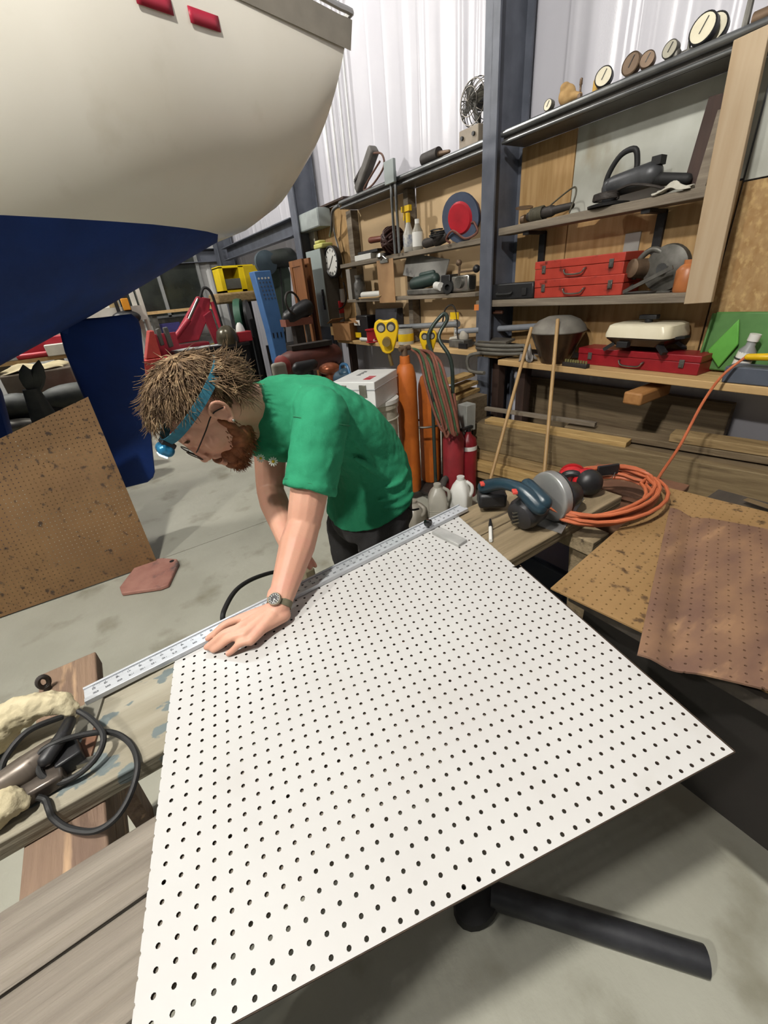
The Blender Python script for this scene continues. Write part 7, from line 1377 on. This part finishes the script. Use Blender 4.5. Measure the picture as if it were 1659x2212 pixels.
# base plate (shoe): a quadrilateral lying on the planks
sh_ = [at(u, v, z=ZP + 0.003) for u, v in ((1213, 1152), (1262, 1076), (1170, 1048), (1110, 1118))]
b = MB(); b.loft([[Vector((p.x, p.y, ZP + 0.0006)) for p in sh_], [Vector((p.x, p.y, ZP + 0.004)) for p in sh_]]); obj('base_plate', b, mag, t)
bd = (at(1222, 1105, z=ZP) - at(1115, 1045, z=ZP)); bd.z = 0; bd.normalize(); ax_ = Vector((-bd.y, bd.x, 0)); ax_ = ax_ if ax_.y < 0 else -ax_       # blade plane along bd
bc2 = at(1190, 1072, z=ZP + 0.085)
b = MB(); b.lathe([(0.0, -0.022), (0.08, -0.022), (0.092, -0.014), (0.092, 0.014), (0.08, 0.02), (0, 0.02)], bc2, n=36, axis=ax_); obj('blade_guard', b, mag, t, bev=0.003)
b = MB(); b.lathe([(0.066, 0.021), (0.086, 0.021), (0.086, 0.027), (0.066, 0.027), (0.066, 0.021)], bc2, n=36, axis=ax_); obj('guard_rib', b, dgrey, t)
gd = at(1185, 1092, z=ZP + 0.07); mt = at(1125, 1115, z=ZP + 0.06)
b = MB(); b.cap(bc2 + ax_ * 0.045 + Vector((0, 0, -0.012)), bc2 + ax_ * 0.085 + Vector((0, 0, -0.015)), 0.066, 0.05, 18); obj('gear_case', b, dgrey, t)
m0, m1 = at(1160, 1088, z=ZP + 0.075), at(1116, 1120, z=ZP + 0.055); b = MB(); dm_ = (m1 - m0).normalized(); b.lathe([(0.0, 0), (0.052, 0), (0.058, 0.02), (0.058, 0.075), (0.05, 0.095), (0.034, 0.10), (0, 0.10)], m0, n=26, axis=dm_); mo = obj('motor_housing', b, dgrey, t)
for k in range(4): b = MB(); q = m0 + dm_ * 0.099 + Vector((0, 0, 0.022 - 0.014 * k)) ; b.bar(q + Vector((-0.02, 0.008, 0)), q + Vector((0.02, -0.008, 0)), 0.006, 0.005); obj('vent_slot', b, chrome, mo)
b = MB(); H0, H1, H2, H3 = at(1046, 1052, z=ZP + 0.10), at(1085, 1045, z=ZP + 0.145), at(1125, 1058, z=ZP + 0.15), at(1165, 1095, z=ZP + 0.11)
b.chain(smoothpts([H0, H1, H2, H3], 4), [0.026, 0.026, 0.025, 0.024, 0.022, 0.021, 0.021, 0.022, 0.024, 0.026, 0.028, 0.03, 0.03]); o = obj('handle', b, teal, t); remesh(o, 0.004, 4)
b = MB(); b.cap(at(1140, 1048, z=ZP + 0.155), at(1175, 1085, z=ZP + 0.125), 0.024, 0.027); obj('front_grip', b, teal, t)
b = MB(); q = at(1062, 1075, z=ZP + 0.05); b.box(q + Vector((0.0, 0.0, 0.0)), (0.075, 0.105, 0.06), r=(0, 0, 0.9)); obj('battery', b, blk, t, bev=0.012)
for (u, v, z_) in ((1042, 1045, 0.125), (1112, 1062, 0.166)): q = at(u, v, z=ZP + z_); b = MB(); b.box(q, (0.026, 0.016, 0.010), r=(0, 0, 0.9)); obj('red_button', b, mat('button_red', '#c2453a', rough=0.4), t, bev=0.002)
b = MB(); q = at(1205, 1115, z=ZP + 0.04); b.lathe([(0.0, 0), (0.085, 0), (0.085, 0.0015), (0, 0.0015)], bc2 + ax_ * 0.0215, n=36, axis=ax_); obj('blade', b, chrome, t)
b = MB(); q = at(1222, 1098, z=ZP + 0.03); b.cyl(q, q + Vector((0, 0, 0.03)), 0.012, n=12); b.box(q + Vector((0, 0, 0.01)), (0.05, 0.02, 0.02), r=(0, 0, 0.6)); obj('bevel_knob', b, dustm, t)
# ear defenders
t = thing('ear_muffs', 'red and black ear muffs lying inside the orange coil', 'ear muffs', at(1265, 1060, z=ZP)); 
e1, e2 = at(1272, 1042, z=ZP + 0.055), at(1236, 1028, z=ZP + 0.056)
for c_, a_, mm in ((e1, Vector((-0.45, -0.85, 0.25)), blk), (e2, Vector((0.8, 0.5, 0.15)), None)):
    b = MB(); b.lathe([(0, 0), (0.046, 0.0), (0.054, 0.012), (0.054, 0.026), (0.048, 0.036)], c_, n=26, axis=-a_); cu = obj('cup_rim', b, mat('muff_red', '#b01d22', '#9c191e', rough=0.35), t)
    b = MB(); b.lathe([(0.052, 0), (0.050, 0.015), (0.038, 0.033), (0.015, 0.042), (0, 0.043)], c_, n=26, axis=a_); obj('cup', b, mm or mat('muff_red', '#b01d22'), t); b = MB(); b.torus(c_ - a_.normalized() * 0.040, 0.038, 0.014, axis=a_, n=24, k=8); obj('cushion', b, blk, t)
hbp = [at(1290, 1040, z=ZP + 0.035), at(1310, 1022, z=ZP + 0.045), at(1330, 1010, z=ZP + 0.05), at(1325, 1000, z=ZP + 0.05), at(1290, 1003, z=ZP + 0.05), at(1262, 1010, z=ZP + 0.05)]
b = MB(); b.bar(at(1290, 1018, z=ZP + 0.06), at(1336, 1012, z=ZP + 0.06), 0.012, 0.045); obj('headband', b, blk, t, bev=0.004)
for P in ([e1 + Vector((0.03, 0, 0.0)), at(1318, 1035, z=ZP + 0.03), at(1330, 1018, z=ZP + 0.05)], [e2 + Vector((0.02, 0.0, 0.02)), at(1275, 1012, z=ZP + 0.06), at(1295, 1008, z=ZP + 0.06)]): b = MB(); b.tube(smoothpts(P, 4), 0.0018, 6); obj('wire', b, chrome, t)
# marker pen
m0, m1 = at(1060, 1168, z=ZP + 0.008), at(1059, 1122, z=ZP + 0.008); t = thing('marker_pen', 'black capped white marker pen on the table', 'marker', m0); dm_ = m1 - m0; b = MB(); b.cyl(m0, m0 + dm_ * 0.6, 0.0065, n=14); obj('barrel', b, wht, t); b = MB(); b.tube([m0 + dm_ * 0.6, m0 + dm_ * 0.75, m0 + dm_], [0.0072, 0.0068, 0.0035], 14); obj('cap', b, blk, t)
# ------------------------------------------------------------------ left end of the table: glove, jigsaw, cord
t = thing('leather_glove', 'cream leather work glove draped over the grey power tool', 'glove', at(70, 1560, z=ZP)); gl_ = mat('glove_cream', '#c2b797', '#afa485', rough=0.9, scale=16, c3='#cfc5a4', s3=9, lo3=0.5, hi3=0.7, bump=0.5, bscale=45)
b = MB(); b.chain([at(-30, 1590, z=ZP + 0.05), at(30, 1545, z=ZP + 0.075), at(90, 1522, z=ZP + 0.08), at(135, 1518, z=ZP + 0.075)], [0.05, 0.034, 0.026, 0.021]); b.chain([at(135, 1518, z=ZP + 0.075), at(152, 1532, z=ZP + 0.06), at(160, 1545, z=ZP + 0.045)], [0.020, 0.016, 0.010]); b.chain([at(-30, 1570, z=ZP + 0.06), at(30, 1530, z=ZP + 0.09), at(110, 1512, z=ZP + 0.09)], [0.03, 0.022, 0.016]); o = obj('palm', b, gl_, t); remesh(o, 0.004, 3)
tx2 = bpy.data.textures.new('leather_wrinkle', 'CLOUDS'); tx2.noise_scale = 0.022; tx2.noise_depth = 3
k = o.modifiers.new('wrinkle', 'DISPLACE'); k.texture = tx2; k.strength = 0.014; k.mid_level = 0.5
b = MB(); b.chain([at(-20, 1760, z=ZP + 0.03), at(20, 1735, z=ZP + 0.035), at(50, 1733, z=ZP + 0.025)], [0.03, 0.026, 0.014]); b.chain([at(-20, 1720, z=ZP + 0.03), at(10, 1712, z=ZP + 0.03)], [0.03, 0.02]); o = obj('cuff', b, gl_, t); remesh(o, 0.004, 3)
k = o.modifiers.new('wrinkle', 'DISPLACE'); k.texture = tx2; k.strength = 0.014; k.mid_level = 0.5
t = thing('jigsaw', 'grey jigsaw lying on the painted plank end', 'jigsaw', at(95, 1680, z=ZP)); jm = mat('jig_brown', '#6a6157', '#544c44', rough=0.35, metal=0.35)
b = MB(); b.chain([at(0, 1700, z=ZP + 0.035), at(60, 1660, z=ZP + 0.04), at(110, 1620, z=ZP + 0.04)], [0.026, 0.028, 0.022]); obj('body', b, jm, t); b = MB(); b.bar(at(45, 1720, z=ZP + 0.018), at(140, 1665, z=ZP + 0.018), 0.045, 0.032); obj('shoe', b, mat('jig_shoe', '#5a524b', rough=0.3, metal=0.5), t, bev=0.006)
b = MB(); b.chain([at(100, 1640, z=ZP + 0.05), at(135, 1590, z=ZP + 0.055), at(150, 1560, z=ZP + 0.045)], [0.014, 0.013, 0.012]); obj('grip', b, blk, t); b = MB(); b.box(at(148, 1632, z=ZP + 0.02), (0.045, 0.055, 0.035), r=(0, 0, 0.2)); cl_ = obj('clamp_head', b, blk, t, bev=0.004)
b = MB(); b.bar(at(140, 1660, z=ZP + 0.006), at(205, 1640, z=ZP + 0.006), 0.012, 0.010); obj('guide_rod', b, chrome, t)
b = MB(); b.bar(at(178, 1650, z=ZP + 0.003), at(200, 1575, z=ZP + 0.003), 0.028, 0.006); single('rusty_strip', b, rst, 'rusty steel strip lying beside the jigsaw', 'strip')
b = MB(); b.bar(at(205, 1512, z=ZP + 0.004), at(178, 1590, z=ZP + 0.004), 0.038, 0.006); single('paint_stick', b, mat('strip_grey', '#7f7c70', rough=0.7), 'grey paint stick lying under the end of the straightedge', 'stick')
t = thing('black_cable', 'black power cord looping over the left table end', 'cord', at(180, 1650, z=ZP)); cz = ZP + 0.007
P = [at(150, 1528, z=cz + 0.05), at(190, 1548, z=cz + 0.04), at(222, 1585, z=cz + 0.035), at(215, 1625, z=cz + 0.02), at(180, 1665, z=cz + 0.012), at(130, 1690, z=cz + 0.01), at(88, 1672, z=cz + 0.03), at(85, 1630, z=cz + 0.05), at(120, 1605, z=cz + 0.055), at(180, 1587, z=cz + 0.04), at(240, 1582, z=cz + 0.02), at(280, 1605, z=cz), at(297, 1650, z=cz - 0.0), at(284, 1710, z=0.795), at(252, 1765, z=0.785), at(205, 1795, z=0.778), at(150, 1790, z=0.785), at(116, 1768, z=0.80), at(106, 1748, z=cz + 0.002), at(98, 1728, z=cz + 0.004), at(80, 1722, z=cz + 0.012)]
b = MB(); b.tube(smoothpts(P, 6), 0.0058, 8); obj('cable', b, blkr, t)
P = [at(135, 1548, z=cz + 0.05), at(60, 1580, z=cz + 0.075), at(10, 1640, z=cz + 0.06), at(5, 1690, z=cz + 0.035), at(30, 1715, z=cz + 0.02)]; b = MB(); b.tube(smoothpts(P, 6), 0.006, 8); obj('second_loop', b, blkr, t)
# padlock-like shackle on the red plank
q = at(104, 1488, z=0.76); t = thing('eye_bolt', 'dark steel eye bolt standing on the red brown plank', 'eye bolt', q); f = FR(q + Vector((0, 0, 0.0)), 0.4); b = MB(f); b.torus((0, 0, 0.026), 0.011, 0.006, axis=(0, 1, 0), n=20, k=8, sy=1.5); obj('eye', b, cordb, t); b = MB(f); b.cyl((0, 0, -0.0), (0, 0, 0.012), 0.009, n=10); obj('shank', b, cordb, t)
# black hose loop behind the hand
b = MB(); b.tube(smoothpts([at(482, 1345, z=0.55), at(488, 1310, z=0.58), at(515, 1270, z=0.56), at(560, 1245, z=0.50), at(610, 1235, z=0.40), at(660, 1250, z=0.25), at(690, 1300, z=0.08), at(640, 1380, z=0.02), at(560, 1420, z=0.02), at(500, 1400, z=0.25)], 8, closed=True), 0.0095, 10); single('black_hose', b, blkr, 'black hose loop rising behind the man\'s hand', 'hose')
b = MB(); q = at(662, 1225, z=0.50); b.box((q.x, q.y, 0.25), (0.05, 0.07, 0.5)); single('buff_box', b, mat('box_buff', '#b7a98c', '#a39578', rough=0.5), 'buff box on the floor between the man\'s arms', 'box', bev=0.006)
